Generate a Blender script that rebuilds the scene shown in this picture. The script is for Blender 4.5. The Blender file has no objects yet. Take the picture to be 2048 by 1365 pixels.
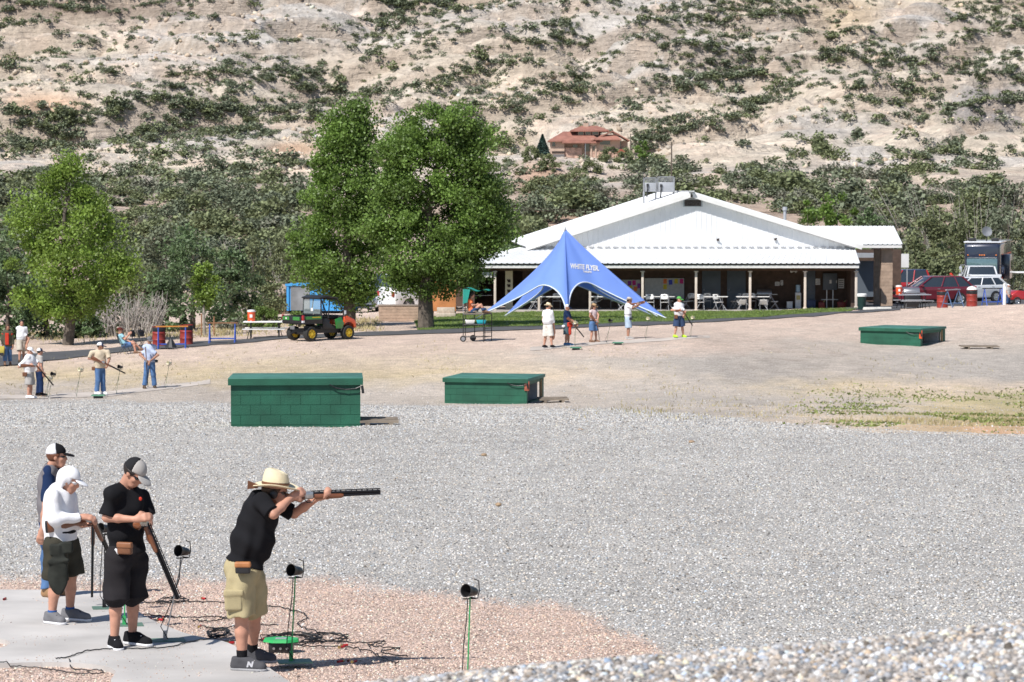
import bpy, bmesh, math, random
import numpy as np
from mathutils import Vector, Matrix
from mathutils.geometry import tessellate_polygon
R = math.radians
random.seed(7)
rng = np.random.default_rng(7)
V = lambda *a: np.array(a, float)
COL = bpy.context.scene.collection
SC = bpy.context.scene
# ------------------------------------------------------------ camera, sky, sun, exposure
F, CX, CY, HY, CAMZ = 6000.0, 1024.0, 682.5, 380.0, 6.8      # focal length in photo pixels, horizon row, eye height
TH = math.atan((CY - HY) / F)
cam = bpy.data.cameras.new('camera')
cam_o = bpy.data.objects.new('camera', cam)
COL.objects.link(cam_o)
cam.sensor_width = 36.0
cam.lens = F / 2048 * 36.0
cam.clip_start, cam.clip_end = 0.5, 5000
cam_o.location = (0, 0, CAMZ)
cam_o.rotation_euler = (math.pi / 2 - TH, 0, 0)
cam.dof.use_dof = True
cam.dof.focus_distance = 38.0
cam.dof.aperture_fstop = 9.5
SC.camera = cam_o
SUN_AZ, SUN_EL = R(-142), R(50)
w = bpy.data.worlds.new('World')
SC.world = w
w.use_nodes = True
nt = w.node_tree
sky = nt.nodes.new('ShaderNodeTexSky')
sky.sky_type = 'NISHITA'
sky.sun_disc = False
sky.sun_elevation = SUN_EL
sky.sun_rotation = SUN_AZ
sky.altitude = 1500
nt.links.new(sky.outputs[0], nt.nodes['Background'].inputs[0])
nt.nodes['Background'].inputs[1].default_value = 0.085
sun = bpy.data.lights.new('sun', 'SUN')
sun.energy = 4.3
sun.angle = R(0.5)
sun.color = (1.0, 0.96, 0.91)
sun_o = bpy.data.objects.new('sun', sun)
COL.objects.link(sun_o)
sd = Vector((math.sin(SUN_AZ) * math.cos(SUN_EL), math.cos(SUN_AZ) * math.cos(SUN_EL), math.sin(SUN_EL)))
sun_o.rotation_euler = sd.to_track_quat('Z', 'Y').to_euler()
SC.view_settings.view_transform = 'Standard'
SC.view_settings.look = 'None'
SC.view_settings.exposure = 0.42
SC.view_settings.gamma = 1

# ------------------------------------------------------------ projection helpers
_c, _s = math.cos(TH), math.sin(TH)
def P(px, py, D):
    u, v = (px - CX) / F, (CY - py) / F
    dx, dy, dz = u, _c + v * _s, -_s + v * _c
    t = D / dy
    return np.array([dx * t, D, CAMZ + dz * t])
def proj(x, y, z):
    z = z - CAMZ
    d = y * _c - z * _s
    return CX + F * x / d, CY - F * (y * _s + z * _c) / d

# ------------------------------------------------------------ terrain height
GD = np.array([0, 5, 10, 12.5, 17, 22, 26, 33, 43, 60, 77, 95, 102, 111, 122, 130, 141, 154, 166, 197, 257, 330])
GS = np.array([-400, 150, 600, 1024, 1400, 1800, 2300.])
GH = np.array([
 [1.9, 2.0, 2.4, 3.0, 3.7, 4.06, 4.17, 4.42, 4.55, 4.75, 5.7, 6.95, 7.3, 7.3, 7.0, 7.0, 7.2, 7.6, 8.0, 8.8, 10.5, 12],
 [1.8, 1.9, 2.1, 2.7, 3.6, 4.06, 4.17, 4.42, 4.55, 4.75, 5.72, 6.75, 7.0, 7.0, 6.9, 6.9, 7.1, 7.5, 7.9, 8.7, 10.5, 12],
 [1.75, 1.7, 1.655, 2.2, 3.4, 4.06, 4.17, 4.42, 4.5, 4.7, 5.72, 6.8, 6.85, 6.7, 6.5, 6.5, 6.65, 6.9, 7.2, 8.0, 10, 11.5],
 [1.7, 1.65, 1.585, 2.1, 3.3, 4.01, 4.17, 4.38, 4.5, 4.7, 5.75, 6.85, 6.85, 6.6, 6.35, 6.3, 6.35, 6.6, 6.78, 7.2, 9, 10.5],
 [1.65, 1.6, 1.535, 2.0, 3.2, 3.9, 4.05, 4.3, 4.5, 4.75, 5.75, 6.75, 6.75, 6.45, 6.1, 6.05, 6.2, 6.5, 6.75, 7.2, 9, 10],
 [1.6, 1.55, 1.48, 1.9, 3.1, 3.8, 4.0, 4.3, 4.55, 4.85, 5.85, 6.8, 6.85, 6.6, 6.5, 6.3, 5.95, 6.15, 6.5, 7.45, 8.3, 9],
 [1.6, 1.5, 1.4, 1.75, 2.9, 3.6, 3.9, 4.3, 4.6, 5.0, 6.0, 6.9, 7.0, 6.8, 6.5, 5.9, 5.1, 5.5, 6.3, 7.4, 8.3, 9]])
def _h(s, D):
    cols = np.stack([np.interp(D, GD, r) for r in GH])
    s = np.clip(s, GS[0], GS[-1] - 1e-6)
    i = np.clip(np.searchsorted(GS, s, side='right') - 1, 0, len(GS) - 2)
    t = (s - GS[i]) / (GS[i + 1] - GS[i])
    k = np.arange(len(s))
    return cols[i, k] * (1 - t) + cols[i + 1, k] * t
def Gv(x, y):
    x, y = np.atleast_1d(np.asarray(x, float)), np.atleast_1d(np.asarray(y, float))
    D = np.maximum(y, 0.5)
    s = CX + x / D * F
    h = sum(wt * _h(s + ds, D * m) for m, ds, wt in ((.95, 0, .25), (1, -40, .25), (1, 40, .25), (1.05, 0, .25)))
    return CAMZ - h
def G(x, y):
    return float(Gv(x, y)[0])
_DD = np.geomspace(8, 260, 1400)
def gd(px, py, lo=14, hi=250):
    """distance along +Y of the ground seen at a photo pixel"""
    D = _DD[(_DD >= lo) & (_DD <= hi)]
    x = (px - CX) / F * D
    for _ in range(2):
        z = Gv(x, D)
        d = D * _c - (z - CAMZ) * _s
        x = (px - CX) / F * d
    yy = proj(x, D, z)[1]
    k = np.argmax(yy <= py)
    return float(D[k])
def gp(px, py, lo=14, hi=250, up=0.0):
    D = gd(px, py, lo, hi)
    x = P(px, py, D)[0]
    return V(x, D, G(x, D) + up)
def at(px, D, up=0.0):
    x = P(px, 700, D)[0]
    return V(x, D, G(x, D) + up)

# ------------------------------------------------------------ numpy noise
def _hash(ix, iy, seed):
    n = (ix.astype(np.int64) * 374761393 + iy.astype(np.int64) * 668265263 + seed * 1442695041) & 0xffffffff
    n = ((n ^ (n >> 13)) * 1274126177) & 0xffffffff
    return ((n ^ (n >> 16)) & 0xffff) / 65535.0
def vnoise(x, y, seed=0):
    ix, iy = np.floor(x), np.floor(y)
    fx, fy = x - ix, y - iy
    fx, fy = fx * fx * (3 - 2 * fx), fy * fy * (3 - 2 * fy)
    a, b = _hash(ix, iy, seed), _hash(ix + 1, iy, seed)
    c, d = _hash(ix, iy + 1, seed), _hash(ix + 1, iy + 1, seed)
    return (a * (1 - fx) + b * fx) * (1 - fy) + (c * (1 - fx) + d * fx) * fy
def fbm(x, y, oct=4, seed=0, gain=.5):
    t, a, n = 0, 1, 0
    for o in range(oct):
        t = t + a * vnoise(x * 2 ** o + 17.3 * o, y * 2 ** o - 9.1 * o, seed + o)
        n += a
        a *= gain
    return t / n

# ------------------------------------------------------------ materials
def lin(c):
    return tuple(((v / 255) / 12.92 if v / 255 <= .04045 else ((v / 255 + .055) / 1.055) ** 2.4) for v in c)
_M = {}
def mat(name, col, rough=.6, metal=0., spec=.5, var=.12, scale=8., bump=0., bscale=30., attr=None, coat=0., trans=0., avar=.5):
    """procedural Principled material: colour broken by noise, optional bump, optional per-face 'rnd' attribute"""
    if name in _M:
        return _M[name]
    m = bpy.data.materials.new(name)
    m.use_nodes = True
    t = m.node_tree
    b = t.nodes['Principled BSDF']
    L = t.links.new
    b.inputs['Roughness'].default_value = rough
    b.inputs['Metallic'].default_value = metal
    b.inputs['Specular IOR Level'].default_value = spec
    b.inputs['Coat Weight'].default_value = coat
    b.inputs['Coat Roughness'].default_value = .06
    tc = t.nodes.new('ShaderNodeTexCoord')
    n = t.nodes.new('ShaderNodeTexNoise')
    n.inputs['Scale'].default_value = scale
    n.inputs['Detail'].default_value = 5
    L(tc.outputs['Object'], n.inputs['Vector'])
    mr = t.nodes.new('ShaderNodeMapRange')
    mr.inputs[1].default_value, mr.inputs[2].default_value = .3, .7
    mr.inputs[3].default_value, mr.inputs[4].default_value = 1 - var, 1 + var
    L(n.outputs[0], mr.inputs[0])
    mx = t.nodes.new('ShaderNodeMix')
    mx.data_type, mx.blend_type = 'RGBA', 'MULTIPLY'
    mx.inputs[0].default_value = 1
    if attr == 'Col':
        a = t.nodes.new('ShaderNodeAttribute')
        a.attribute_name = 'Col'
        L(a.outputs['Color'], mx.inputs[6])
    else:
        mx.inputs[6].default_value = (*col, 1)
    src = mr.outputs[0]
    if attr == 'rnd':
        a = t.nodes.new('ShaderNodeAttribute')
        a.attribute_name = 'rnd'
        m2 = t.nodes.new('ShaderNodeMapRange')
        m2.inputs[3].default_value, m2.inputs[4].default_value = 1 - avar, 1 + avar
        L(a.outputs['Fac'], m2.inputs[0])
        mm = t.nodes.new('ShaderNodeMath')
        mm.operation = 'MULTIPLY'
        L(src, mm.inputs[0])
        L(m2.outputs[0], mm.inputs[1])
        src = mm.outputs[0]
    L(src, mx.inputs[7])
    L(mx.outputs[2], b.inputs['Base Color'])
    if bump:
        n2 = t.nodes.new('ShaderNodeTexNoise')
        n2.inputs['Scale'].default_value = bscale
        n2.inputs['Detail'].default_value = 4
        L(tc.outputs['Object'], n2.inputs['Vector'])
        bp = t.nodes.new('ShaderNodeBump')
        bp.inputs['Strength'].default_value = 1
        bp.inputs['Distance'].default_value = bump
        L(n2.outputs[0], bp.inputs['Height'])
        L(bp.outputs[0], b.inputs['Normal'])
    if trans:
        tr = t.nodes.new('ShaderNodeBsdfTranslucent')
        hs = t.nodes.new('ShaderNodeHueSaturation')
        hs.inputs['Value'].default_value = 1.5
        L(mx.outputs[2], hs.inputs['Color'])
        L(hs.outputs[0], tr.inputs['Color'])
        ms = t.nodes.new('ShaderNodeMixShader')
        ms.inputs[0].default_value = trans
        L(b.outputs[0], ms.inputs[1])
        L(tr.outputs[0], ms.inputs[2])
        L(ms.outputs[0], t.nodes['Material Output'].inputs['Surface'])
    _M[name] = m
    return m
def glass(name, col=(.02, .03, .035), rough=.05):
    return mat(name, col, rough, 0, .8, .05, 3, coat=.5)
def see_glass(name, tint=(.8, .9, .9)):
    if name in _M:
        return _M[name]
    m = bpy.data.materials.new(name)
    m.use_nodes = True
    t = m.node_tree
    b = t.nodes['Principled BSDF']
    b.inputs['Base Color'].default_value = (*tint, 1)
    b.inputs['Roughness'].default_value = .08
    b.inputs['Alpha'].default_value = .3
    nz = t.nodes.new('ShaderNodeTexNoise')
    nz.inputs['Scale'].default_value = 4
    t.links.new(nz.outputs[0], b.inputs['Sheen Weight'])
    _M[name] = m
    return m

# ------------------------------------------------------------ objects
ROOTLOC = {}
def tag(o, label=None, cat=None, group=None, kind=None):
    if label: o['label'] = label
    if cat: o['category'] = cat
    if group: o['group'] = group
    if kind: o['kind'] = kind
    return o
def empty(name, loc, label, cat, group=None, rz=0., rx=0., ry=0.):
    o = bpy.data.objects.new(name, None)
    COL.objects.link(o)
    o.empty_display_size = .1
    o.location = tuple(loc)
    o.rotation_euler = (rx, ry, rz)
    return tag(o, label, cat, group)
def link(name, me, m, parent=None, loc=None):
    o = bpy.data.objects.new(name, me)
    COL.objects.link(o)
    if m is not None and len(me.materials) == 0:
        me.materials.append(m)
    if parent is not None: o.parent = parent
    if loc is not None: o.location = tuple(loc)
    return o
def npmesh(name, v, f, smooth=True, attrs=None, cols=None):
    """v (N,3); f (M,k) int array or a list of index lists"""
    me = bpy.data.meshes.new(name)
    v = np.asarray(v, np.float32)
    if isinstance(f, np.ndarray):
        n, k = f.shape
        me.vertices.add(len(v)); me.loops.add(n * k); me.polygons.add(n)
        me.vertices.foreach_set('co', v.ravel())
        me.loops.foreach_set('vertex_index', f.astype(np.int32).ravel())
        me.polygons.foreach_set('loop_start', np.arange(0, n * k, k, dtype=np.int32))
        me.update(calc_edges=True)
    else:
        me.from_pydata([tuple(map(float, p)) for p in v], [], [tuple(q) for q in f])
    if smooth:
        me.polygons.foreach_set('use_smooth', np.ones(len(me.polygons), bool))
    for an, (dom, arr) in (attrs or {}).items():
        a = me.attributes.new(an, 'FLOAT', dom)
        a.data.foreach_set('value', np.asarray(arr, np.float32))
    if cols is not None:
        a = me.attributes.new('Col', 'FLOAT_COLOR', 'POINT')
        c4 = np.ones((len(v), 4), np.float32)
        c4[:, :3] = cols
        a.data.foreach_set('color', c4.ravel())
    me.update()
    return me
def copy_tree(o, parent=None):
    c = o.copy()
    COL.objects.link(c)
    if parent is not None: c.parent = parent
    for ch in list(o.children):
        copy_tree(ch, c)
    return c

class MB:
    """collects solid pieces of one part into one mesh"""
    def __init__(s): s.v, s.f = [], []
    def add(s, v, f):
        o = len(s.v)
        s.v += [tuple(map(float, p)) for p in v]
        s.f += [tuple(i + o for i in q) for q in f]
        return s
    def box(s, c, sz, rz=0., ry=0., rx=0.):
        h = np.array(sz) / 2.
        m = np.array(Matrix.Rotation(rz, 3, 'Z') @ Matrix.Rotation(ry, 3, 'Y') @ Matrix.Rotation(rx, 3, 'X'))
        p = [m @ (np.array((i, j, k)) * h) + np.array(c) for i in (-1, 1) for j in (-1, 1) for k in (-1, 1)]
        return s.add(p, [(0, 1, 3, 2), (4, 6, 7, 5), (0, 4, 5, 1), (2, 3, 7, 6), (0, 2, 6, 4), (1, 5, 7, 3)])
    def tube(s, pts, rad, n=8, cap=True):
        pts = [np.array(p, float) for p in pts]
        rad = [rad] * len(pts) if np.isscalar(rad) else rad
        vs, up = [], None
        for i, p in enumerate(pts):
            d = pts[min(i + 1, len(pts) - 1)] - pts[max(i - 1, 0)]
            d = d / (np.linalg.norm(d) + 1e-9)
            if up is None:
                up = np.cross(d, (0, 0, 1) if abs(d[2]) < .9 else (1, 0, 0))
            a = up - d * up.dot(d)
            a /= np.linalg.norm(a) + 1e-9
            up = a
            b = np.cross(d, a)
            vs += [p + rad[i] * (math.cos(2 * math.pi * k / n) * a + math.sin(2 * math.pi * k / n) * b) for k in range(n)]
        f = [(i * n + k, i * n + (k + 1) % n, (i + 1) * n + (k + 1) % n, (i + 1) * n + k) for i in range(len(pts) - 1) for k in range(n)]
        if cap:
            f += [tuple(range(n - 1, -1, -1)), tuple((len(pts) - 1) * n + k for k in range(n))]
        return s.add(vs, f)
    def lathe(s, prof, c=(0, 0, 0), n=20, axis='z'):
        vs, f = [], []
        for r, h in prof:
            for k in range(n):
                a = 2 * math.pi * k / n
                q = (r * math.cos(a), r * math.sin(a), h)
                if axis == 'y': q = (q[0], q[2], q[1])
                if axis == 'x': q = (q[2], q[0], q[1])
                vs.append(np.array(q) + np.array(c))
        for i in range(len(prof) - 1):
            f += [(i * n + k, i * n + (k + 1) % n, (i + 1) * n + (k + 1) % n, (i + 1) * n + k) for k in range(n)]
        return s.add(vs, f)
    def loft(s, secs, cap=True):
        n = len(secs[0]); vs = [p for q in secs for p in q]
        f = [(i * n + k, i * n + (k + 1) % n, (i + 1) * n + (k + 1) % n, (i + 1) * n + k) for i in range(len(secs) - 1) for k in range(n)]
        if cap:
            f += [tuple(range(n - 1, -1, -1)), tuple((len(secs) - 1) * n + k for k in range(n))]
        return s.add(vs, f)
    def prism(s, poly, y0, y1, inset=0.):
        """polygon in x,z extruded along y; inset rounds the two flanks"""
        poly = np.array(poly, float)
        c = poly.mean(0)
        sm = c + (poly - c) * (1 - inset)
        e = (y1 - y0) * .06
        if inset:
            secs = [[(p[0], y0, p[1]) for p in sm], [(p[0], y0 + e, p[1]) for p in poly], [(p[0], y1 - e, p[1]) for p in poly], [(p[0], y1, p[1]) for p in sm]]
        else:
            secs = [[(p[0], y0, p[1]) for p in poly], [(p[0], y1, p[1]) for p in poly]]
        return s.loft(secs)
    def ico(s, c, r, sub=1, jit=0.):
        bm = bmesh.new()
        bmesh.ops.create_icosphere(bm, subdivisions=sub, radius=1)
        rr = np.array(r if not np.isscalar(r) else (r, r, r))
        v = [np.array(q.co) * rr * (1 + jit * (random.random() - .5)) + np.array(c) for q in bm.verts]
        bm.verts.index_update()
        f = [tuple(q.index for q in p.verts) for p in bm.faces]
        bm.free()
        return s.add(v, f)
    def mesh(s, name, smooth=False, bevel=0., seg=2, off=None):
        me = bpy.data.meshes.new(name)
        v = s.v if off is None else [tuple(np.array(p) - off) for p in s.v]
        me.from_pydata(v, [], s.f)
        bm = bmesh.new()
        bm.from_mesh(me)
        bmesh.ops.recalc_face_normals(bm, faces=bm.faces)
        if bevel:
            es = [e for e in bm.edges if len(e.link_faces) == 2 and e.calc_face_angle(0) > .5]
            bmesh.ops.bevel(bm, geom=es, offset=bevel, segments=seg, profile=.5, affect='EDGES', clamp_overlap=True)
        for e in bm.edges:
            e.smooth = len(e.link_faces) != 2 or e.calc_face_angle(0) < .6
        for q in bm.faces: q.smooth = smooth or bool(bevel)
        bm.to_mesh(me)
        bm.free()
        return me
    def build(s, name, m, parent=None, smooth=False, bevel=0., loc=None, world=False, seg=2):
        off = None
        if world and parent is not None:
            off = np.array(parent.location)
        elif loc is not None and world:
            off = np.array(loc)
        return link(name, s.mesh(name, smooth, bevel, seg, off), m, parent, loc)
# ------------------------------------------------------------ ground
def blendmap(px, py, rows, cols, table):
    """bilinear lookup of a table of RGB tones given at rows/cols of the place as seen"""
    t = np.array(table, float)
    i = np.interp(py, rows, np.arange(len(rows)))
    j = np.interp(px, cols, np.arange(len(cols)))
    i0, j0 = np.minimum(i.astype(int), len(rows) - 2), np.minimum(j.astype(int), len(cols) - 2)
    a, b = (i - i0)[:, None], (j - j0)[:, None]
    return t[i0, j0] * (1 - a) * (1 - b) + t[i0 + 1, j0] * a * (1 - b) + t[i0, j0 + 1] * (1 - a) * b + t[i0 + 1, j0 + 1] * a * b
YU = ([-600, 0, 350, 870, 1060, 1300, 1600, 1800, 2048, 2600], [800, 803, 806, 812, 815, 822, 850, 868, 886, 930])
YL = ([-600, 0, 300, 560, 700, 900, 1100, 1200, 1300, 1380, 1450, 1600], [1170, 1165, 1158, 1162, 1168, 1182, 1208, 1235, 1285, 1340, 1400, 1500])
GREY, PINK, MOUND = np.array((.425, .405, .38)), np.array((.54, .405, .335)), np.array((.42, .38, .345))
def srgb(a):
    a = np.array(a, float) / 255
    return np.where(a <= .04045, a / 12.92, ((a + .055) / 1.055) ** 2.4)
mid_rows = [600, 650, 690, 720, 750, 780, 800, 835, 870]
mid_cols = [-300, 0, 300, 600, 900, 1150, 1400, 1700, 1900, 2048, 2400]
pk, sa, ye, gr, gg, gn = (222, 204, 191), (218, 203, 184), (213, 198, 168), (200, 192, 183), (186, 181, 175), (150, 146, 92)
mid_tab = [[pk] * 11, [pk] * 11,
           [pk, pk, pk, pk, pk, pk, (216, 200, 188), gr, gr, gr, gr],
           [pk, pk, pk, sa, sa, gr, gg, gr, gg, gg, gg],
           [ye, ye, ye, ye, ye, sa, gg, gr, gg, gg, gg],
           [sa, gr, gr, gr, gr, gr, gr, ye, sa, sa, sa],
           [gr, gr, gr, gr, gr, gr, gg, gr, ye, (186, 178, 140), ye],
           [gr, gr, gr, gr, gr, gr, gr, sa, (190, 178, 142), (188, 176, 136), ye],
           [gr, gr, gr, gr, gr, gr, gr, sa, (200, 172, 140), (216, 180, 150), pk]]
mid_tab = srgb(mid_tab) * np.array((.86, .82, .78))
def masks(x, y, z):
    px, py = proj(x, y, z)
    n = (fbm(x * .7, y * .25, 4, 3) - .5)
    n2 = (fbm(x * 2.1, y * .6, 3, 8) - .5)
    up = np.interp(px, *YU)
    lo = np.interp(px, *YL)
    D = y
    far = np.clip((up - py + n * 14) / 6 + .5, 0, 1) * (D > 60)
    pink = np.clip((py - lo + n * 60 + n2 * 25) / 26 + .5, 0, 1) * np.clip((D - 15) / 2, 0, 1)
    return px, py, far, pink, n, n2
def ground_cols(x, y, z):
    px, py, far, pink, n, n2 = masks(x, y, z)
    c = np.tile(GREY, (len(x), 1)) * (1 + n[:, None] * .25)
    mound = np.clip((16 - y) / 3, 0, 1)[:, None]
    c = c * (1 - mound) + MOUND * mound
    c = c * (1 - pink[:, None]) + PINK * pink[:, None] * (1 + n[:, None] * .2)
    fc = blendmap(px + n * 260 + n2 * 160, py + n * 34 + n2 * 20, mid_rows, mid_cols, mid_tab)
    fc = fc * (1 + .34 * (fbm(x * .22, y * .07, 4, 15) - .5)[:, None] + .3 * n2[:, None])
    c = c * (1 - far[:, None]) + fc * far[:, None]
    return c
def fan(s0, s1, ns, D):
    s = np.linspace(s0, s1, ns)
    S, Dm = np.meshgrid(s, D)
    x = ((S - CX) / F * Dm).ravel()
    y = Dm.ravel()
    nr = len(D)
    i = np.arange(ns * (nr - 1)).reshape(nr - 1, ns)[:, :-1].ravel()
    f = np.stack([i, i + 1, i + ns + 1, i + ns], 1)
    return x, y, f
Dg = np.concatenate([np.linspace(1, 9, 12), np.geomspace(9.3, 330, 620)])
gx, gy, gf = fan(-2600, 4600, 420, Dg)
gz = Gv(gx, gy)
rough_amp = np.interp(gy, [5, 30, 60, 140, 200], [.03, .03, .08, .10, .2])
flat = np.interp(proj(gx, gy, gz)[0], [500, 700], [0, 1]) + (gy > 40)
gz_n = (fbm(gx * .8, gy * .4, 3, 5) - .5) * rough_amp * np.clip(flat, 0, 1)
gme = npmesh('ground', np.stack([gx, gy, gz + gz_n * 1.2], 1), gf, True, cols=np.clip(ground_cols(gx, gy, gz), 0, 1))

def ground_mat():
    m = bpy.data.materials.new('loose_stone_ground')
    m.use_nodes = True
    t = m.node_tree
    L = t.links.new
    N = lambda k: t.nodes.new(k)
    b = t.nodes['Principled BSDF']
    b.inputs['Roughness'].default_value = .9
    b.inputs['Specular IOR Level'].default_value = .2
    a = N('ShaderNodeAttribute'); a.attribute_name = 'Col'
    tc = N('ShaderNodeTexCoord')
    vo = N('ShaderNodeTexVoronoi'); vo.inputs['Scale'].default_value = 32
    L(tc.outputs['Object'], vo.inputs['Vector'])
    wn = N('ShaderNodeSeparateColor'); L(vo.outputs['Color'], wn.inputs[0])
    mr = N('ShaderNodeMapRange'); mr.inputs[3].default_value, mr.inputs[4].default_value = .62, 1.3
    L(wn.outputs[0], mr.inputs[0])
    n = N('ShaderNodeTexNoise'); n.inputs['Scale'].default_value = 1.6; n.inputs['Detail'].default_value = 9
    n.inputs['Roughness'].default_value = .72
    L(tc.outputs['Object'], n.inputs['Vector'])
    mr2 = N('ShaderNodeMapRange'); mr2.inputs[1].default_value, mr2.inputs[2].default_value = .3, .7
    mr2.inputs[3].default_value, mr2.inputs[4].default_value = .78, 1.2
    L(n.outputs[0], mr2.inputs[0])
    mm = N('ShaderNodeMath'); mm.operation = 'MULTIPLY'
    L(mr.outputs[0], mm.inputs[0]); L(mr2.outputs[0], mm.inputs[1])
    mx = N('ShaderNodeMix'); mx.data_type, mx.blend_type = 'RGBA', 'MULTIPLY'; mx.inputs[0].default_value = 1
    L(a.outputs['Color'], mx.inputs[6]); L(mm.outputs[0], mx.inputs[7])
    L(mx.outputs[2], b.inputs['Base Color'])
    bp = N('ShaderNodeBump'); bp.inputs['Distance'].default_value = .03; bp.inputs['Strength'].default_value = .9; bp.invert = True
    L(vo.outputs['Distance'], bp.inputs['Height'])
    L(bp.outputs[0], b.inputs['Normal'])
    return m
tag(link('ground', gme, ground_mat()), kind='structure')
def GN(x, y):
    """ground height with its small bumps"""
    z = Gv(x, y)
    fl = np.clip(np.interp(proj(np.asarray(x), np.asarray(y), z)[0], [500, 700], [0, 1]) + (np.asarray(y) > 40), 0, 1)
    return z + (fbm(np.asarray(x) * .8, np.asarray(y) * .4, 3, 5) - .5) * np.interp(y, [5, 30, 60, 140, 200], [.03, .03, .08, .10, .2]) * 1.2 * fl

# ------------------------------------------------------------ loose stones: points carrying a few stone shapes
def stone_mat(name):
    m = bpy.data.materials.new(name)
    m.use_nodes = True
    t = m.node_tree
    b = t.nodes['Principled BSDF']
    b.inputs['Roughness'].default_value = .75
    a = t.nodes.new('ShaderNodeAttribute'); a.attribute_name = 'tone'; a.attribute_type = 'INSTANCER'
    n = t.nodes.new('ShaderNodeTexNoise'); n.inputs['Scale'].default_value = 3
    mx = t.nodes.new('ShaderNodeMix'); mx.data_type, mx.blend_type = 'RGBA', 'OVERLAY'; mx.inputs[0].default_value = .35
    t.links.new(a.outputs['Color'], mx.inputs[6]); t.links.new(n.outputs[0], mx.inputs[7])
    t.links.new(mx.outputs[2], b.inputs['Base Color'])
    return m
_proto = []
def stone_protos():
    if _proto: return _proto
    for k in range(5):
        r = np.random.default_rng(k)
        mb = MB(); mb.ico((0, 0, 0), (1, .8 + .2 * r.random(), .55 + .3 * r.random()), 1)
        v = np.array(mb.v) * (1 + .35 * (r.random((len(mb.v), 1)) - .5))
        me = npmesh('stone_shape', v, np.array(mb.f), False)
        me.materials.append(stone_mat('stone_%d' % k))
        _proto.append(me)
    return _proto
def scatter(name, pts, size, tone, protos, label=None):
    me = bpy.data.meshes.new(name)
    me.vertices.add(len(pts))
    me.vertices.foreach_set('co', np.asarray(pts, np.float32).ravel())
    a = me.attributes.new('size', 'FLOAT', 'POINT'); a.data.foreach_set('value', np.asarray(size, np.float32))
    c = np.ones((len(pts), 4), np.float32); c[:, :3] = tone
    a = me.attributes.new('tone', 'FLOAT_COLOR', 'POINT'); a.data.foreach_set('color', c.ravel())
    a = me.attributes.new('turn', 'FLOAT_VECTOR', 'POINT'); a.data.foreach_set('vector', (rng.random((len(pts), 3)) * (.9, .9, 6.28)).astype(np.float32).ravel())
    a = me.attributes.new('pick', 'INT', 'POINT'); a.data.foreach_set('value', rng.integers(0, len(protos), len(pts)).astype(np.int32))
    o = link(name, me, None)
    g = bpy.data.node_groups.new(name + '_nodes', 'GeometryNodeTree')
    g.interface.new_socket('Geometry', in_out='INPUT', socket_type='NodeSocketGeometry')
    g.interface.new_socket('Geometry', in_out='OUTPUT', socket_type='NodeSocketGeometry')
    N = lambda k: g.nodes.new(k)
    gi, go = N('NodeGroupInput'), N('NodeGroupOutput')
    iop = N('GeometryNodeInstanceOnPoints')
    gti = N('GeometryNodeGeometryToInstance')
    for pm in reversed(protos):
        po = bpy.data.objects.new(pm.name, pm)          # never linked to the scene: only the shape is used
        oi = N('GeometryNodeObjectInfo'); oi.inputs[0].default_value = po
        g.links.new(oi.outputs['Geometry'], gti.inputs[0])
    iop.inputs['Pick Instance'].default_value = True
    def na(n, ty):
        q = N('GeometryNodeInputNamedAttribute'); q.data_type = ty; q.inputs[0].default_value = n
        return [s for s in q.outputs if s.enabled][0]
    g.links.new(gi.outputs[0], iop.inputs['Points'])
    g.links.new(gti.outputs[0], iop.inputs['Instance'])
    g.links.new(na('pick', 'INT'), iop.inputs['Instance Index'])
    g.links.new(na('turn', 'FLOAT_VECTOR'), iop.inputs['Rotation'])
    g.links.new(na('size', 'FLOAT'), iop.inputs['Scale'])
    g.links.new(iop.outputs[0], go.inputs[0])
    md = o.modifiers.new('scatter', 'NODES'); md.node_group = g
    return tag(o, label, None, None, 'stuff')
def fanpts(n, s0, s1, d0, d1, power=1.0):
    """random ground points, uniform in area between two distances"""
    u = rng.random(n)
    D = (d0 ** power + u * (d1 ** power - d0 ** power)) ** (1 / power)
    s = s0 + rng.random(n) * (s1 - s0)
    x = (s - CX) / F * D
    return x, D
def tones(base, n, spread=.28, hue=.05):
    v = np.exp(rng.normal(0, spread, (n, 1)))
    h = rng.normal(0, hue, (n, 1)) * np.array((1, .1, -1.))
    c = base * v * (1 + h)
    dark = rng.random(n) < .09
    c[dark] *= .35
    return np.clip(c, .01, .62)
# concrete walkway outline, photo pixels on the ground
SLAB = [(-260, 1186), (130, 1190), (238, 1193), (262, 1210), (280, 1236), (312, 1254), (380, 1281), (452, 1292), (500, 1322), (545, 1352), (640, 1420), (560, 1480),
        (330, 1470), (215, 1372), (242, 1354), (215, 1342), (130, 1335), (0, 1337), (-200, 1345), (-260, 1322), (-60, 1316), (0, 1308), (27, 1300), (30, 1293), (0, 1286), (-260, 1280)]
def inpoly(x, y, poly):
    c = np.zeros(len(x), bool)
    p = np.array(poly, float)
    j = len(p) - 1
    for i in range(len(p)):
        cond = ((p[i, 1] > y) != (p[j, 1] > y)) & (x < (p[j, 0] - p[i, 0]) * (y - p[i, 1]) / (p[j, 1] - p[i, 1] + 1e-12) + p[i, 0])
        c ^= cond
        j = i
    return c
slab_w = [gp(px, py, 16, 45) for px, py in SLAB]
slab_xy = [(p[0], p[1]) for p in slab_w]
def dens(poly, step=.25):
    out = []
    for a, b in zip(poly, poly[1:] + poly[:1]):
        a, b = np.array(a), np.array(b)
        k = max(1, int(np.linalg.norm(b - a) / step))
        out += [tuple(a + (b - a) * t / k) for t in range(k)]
    return out
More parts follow.
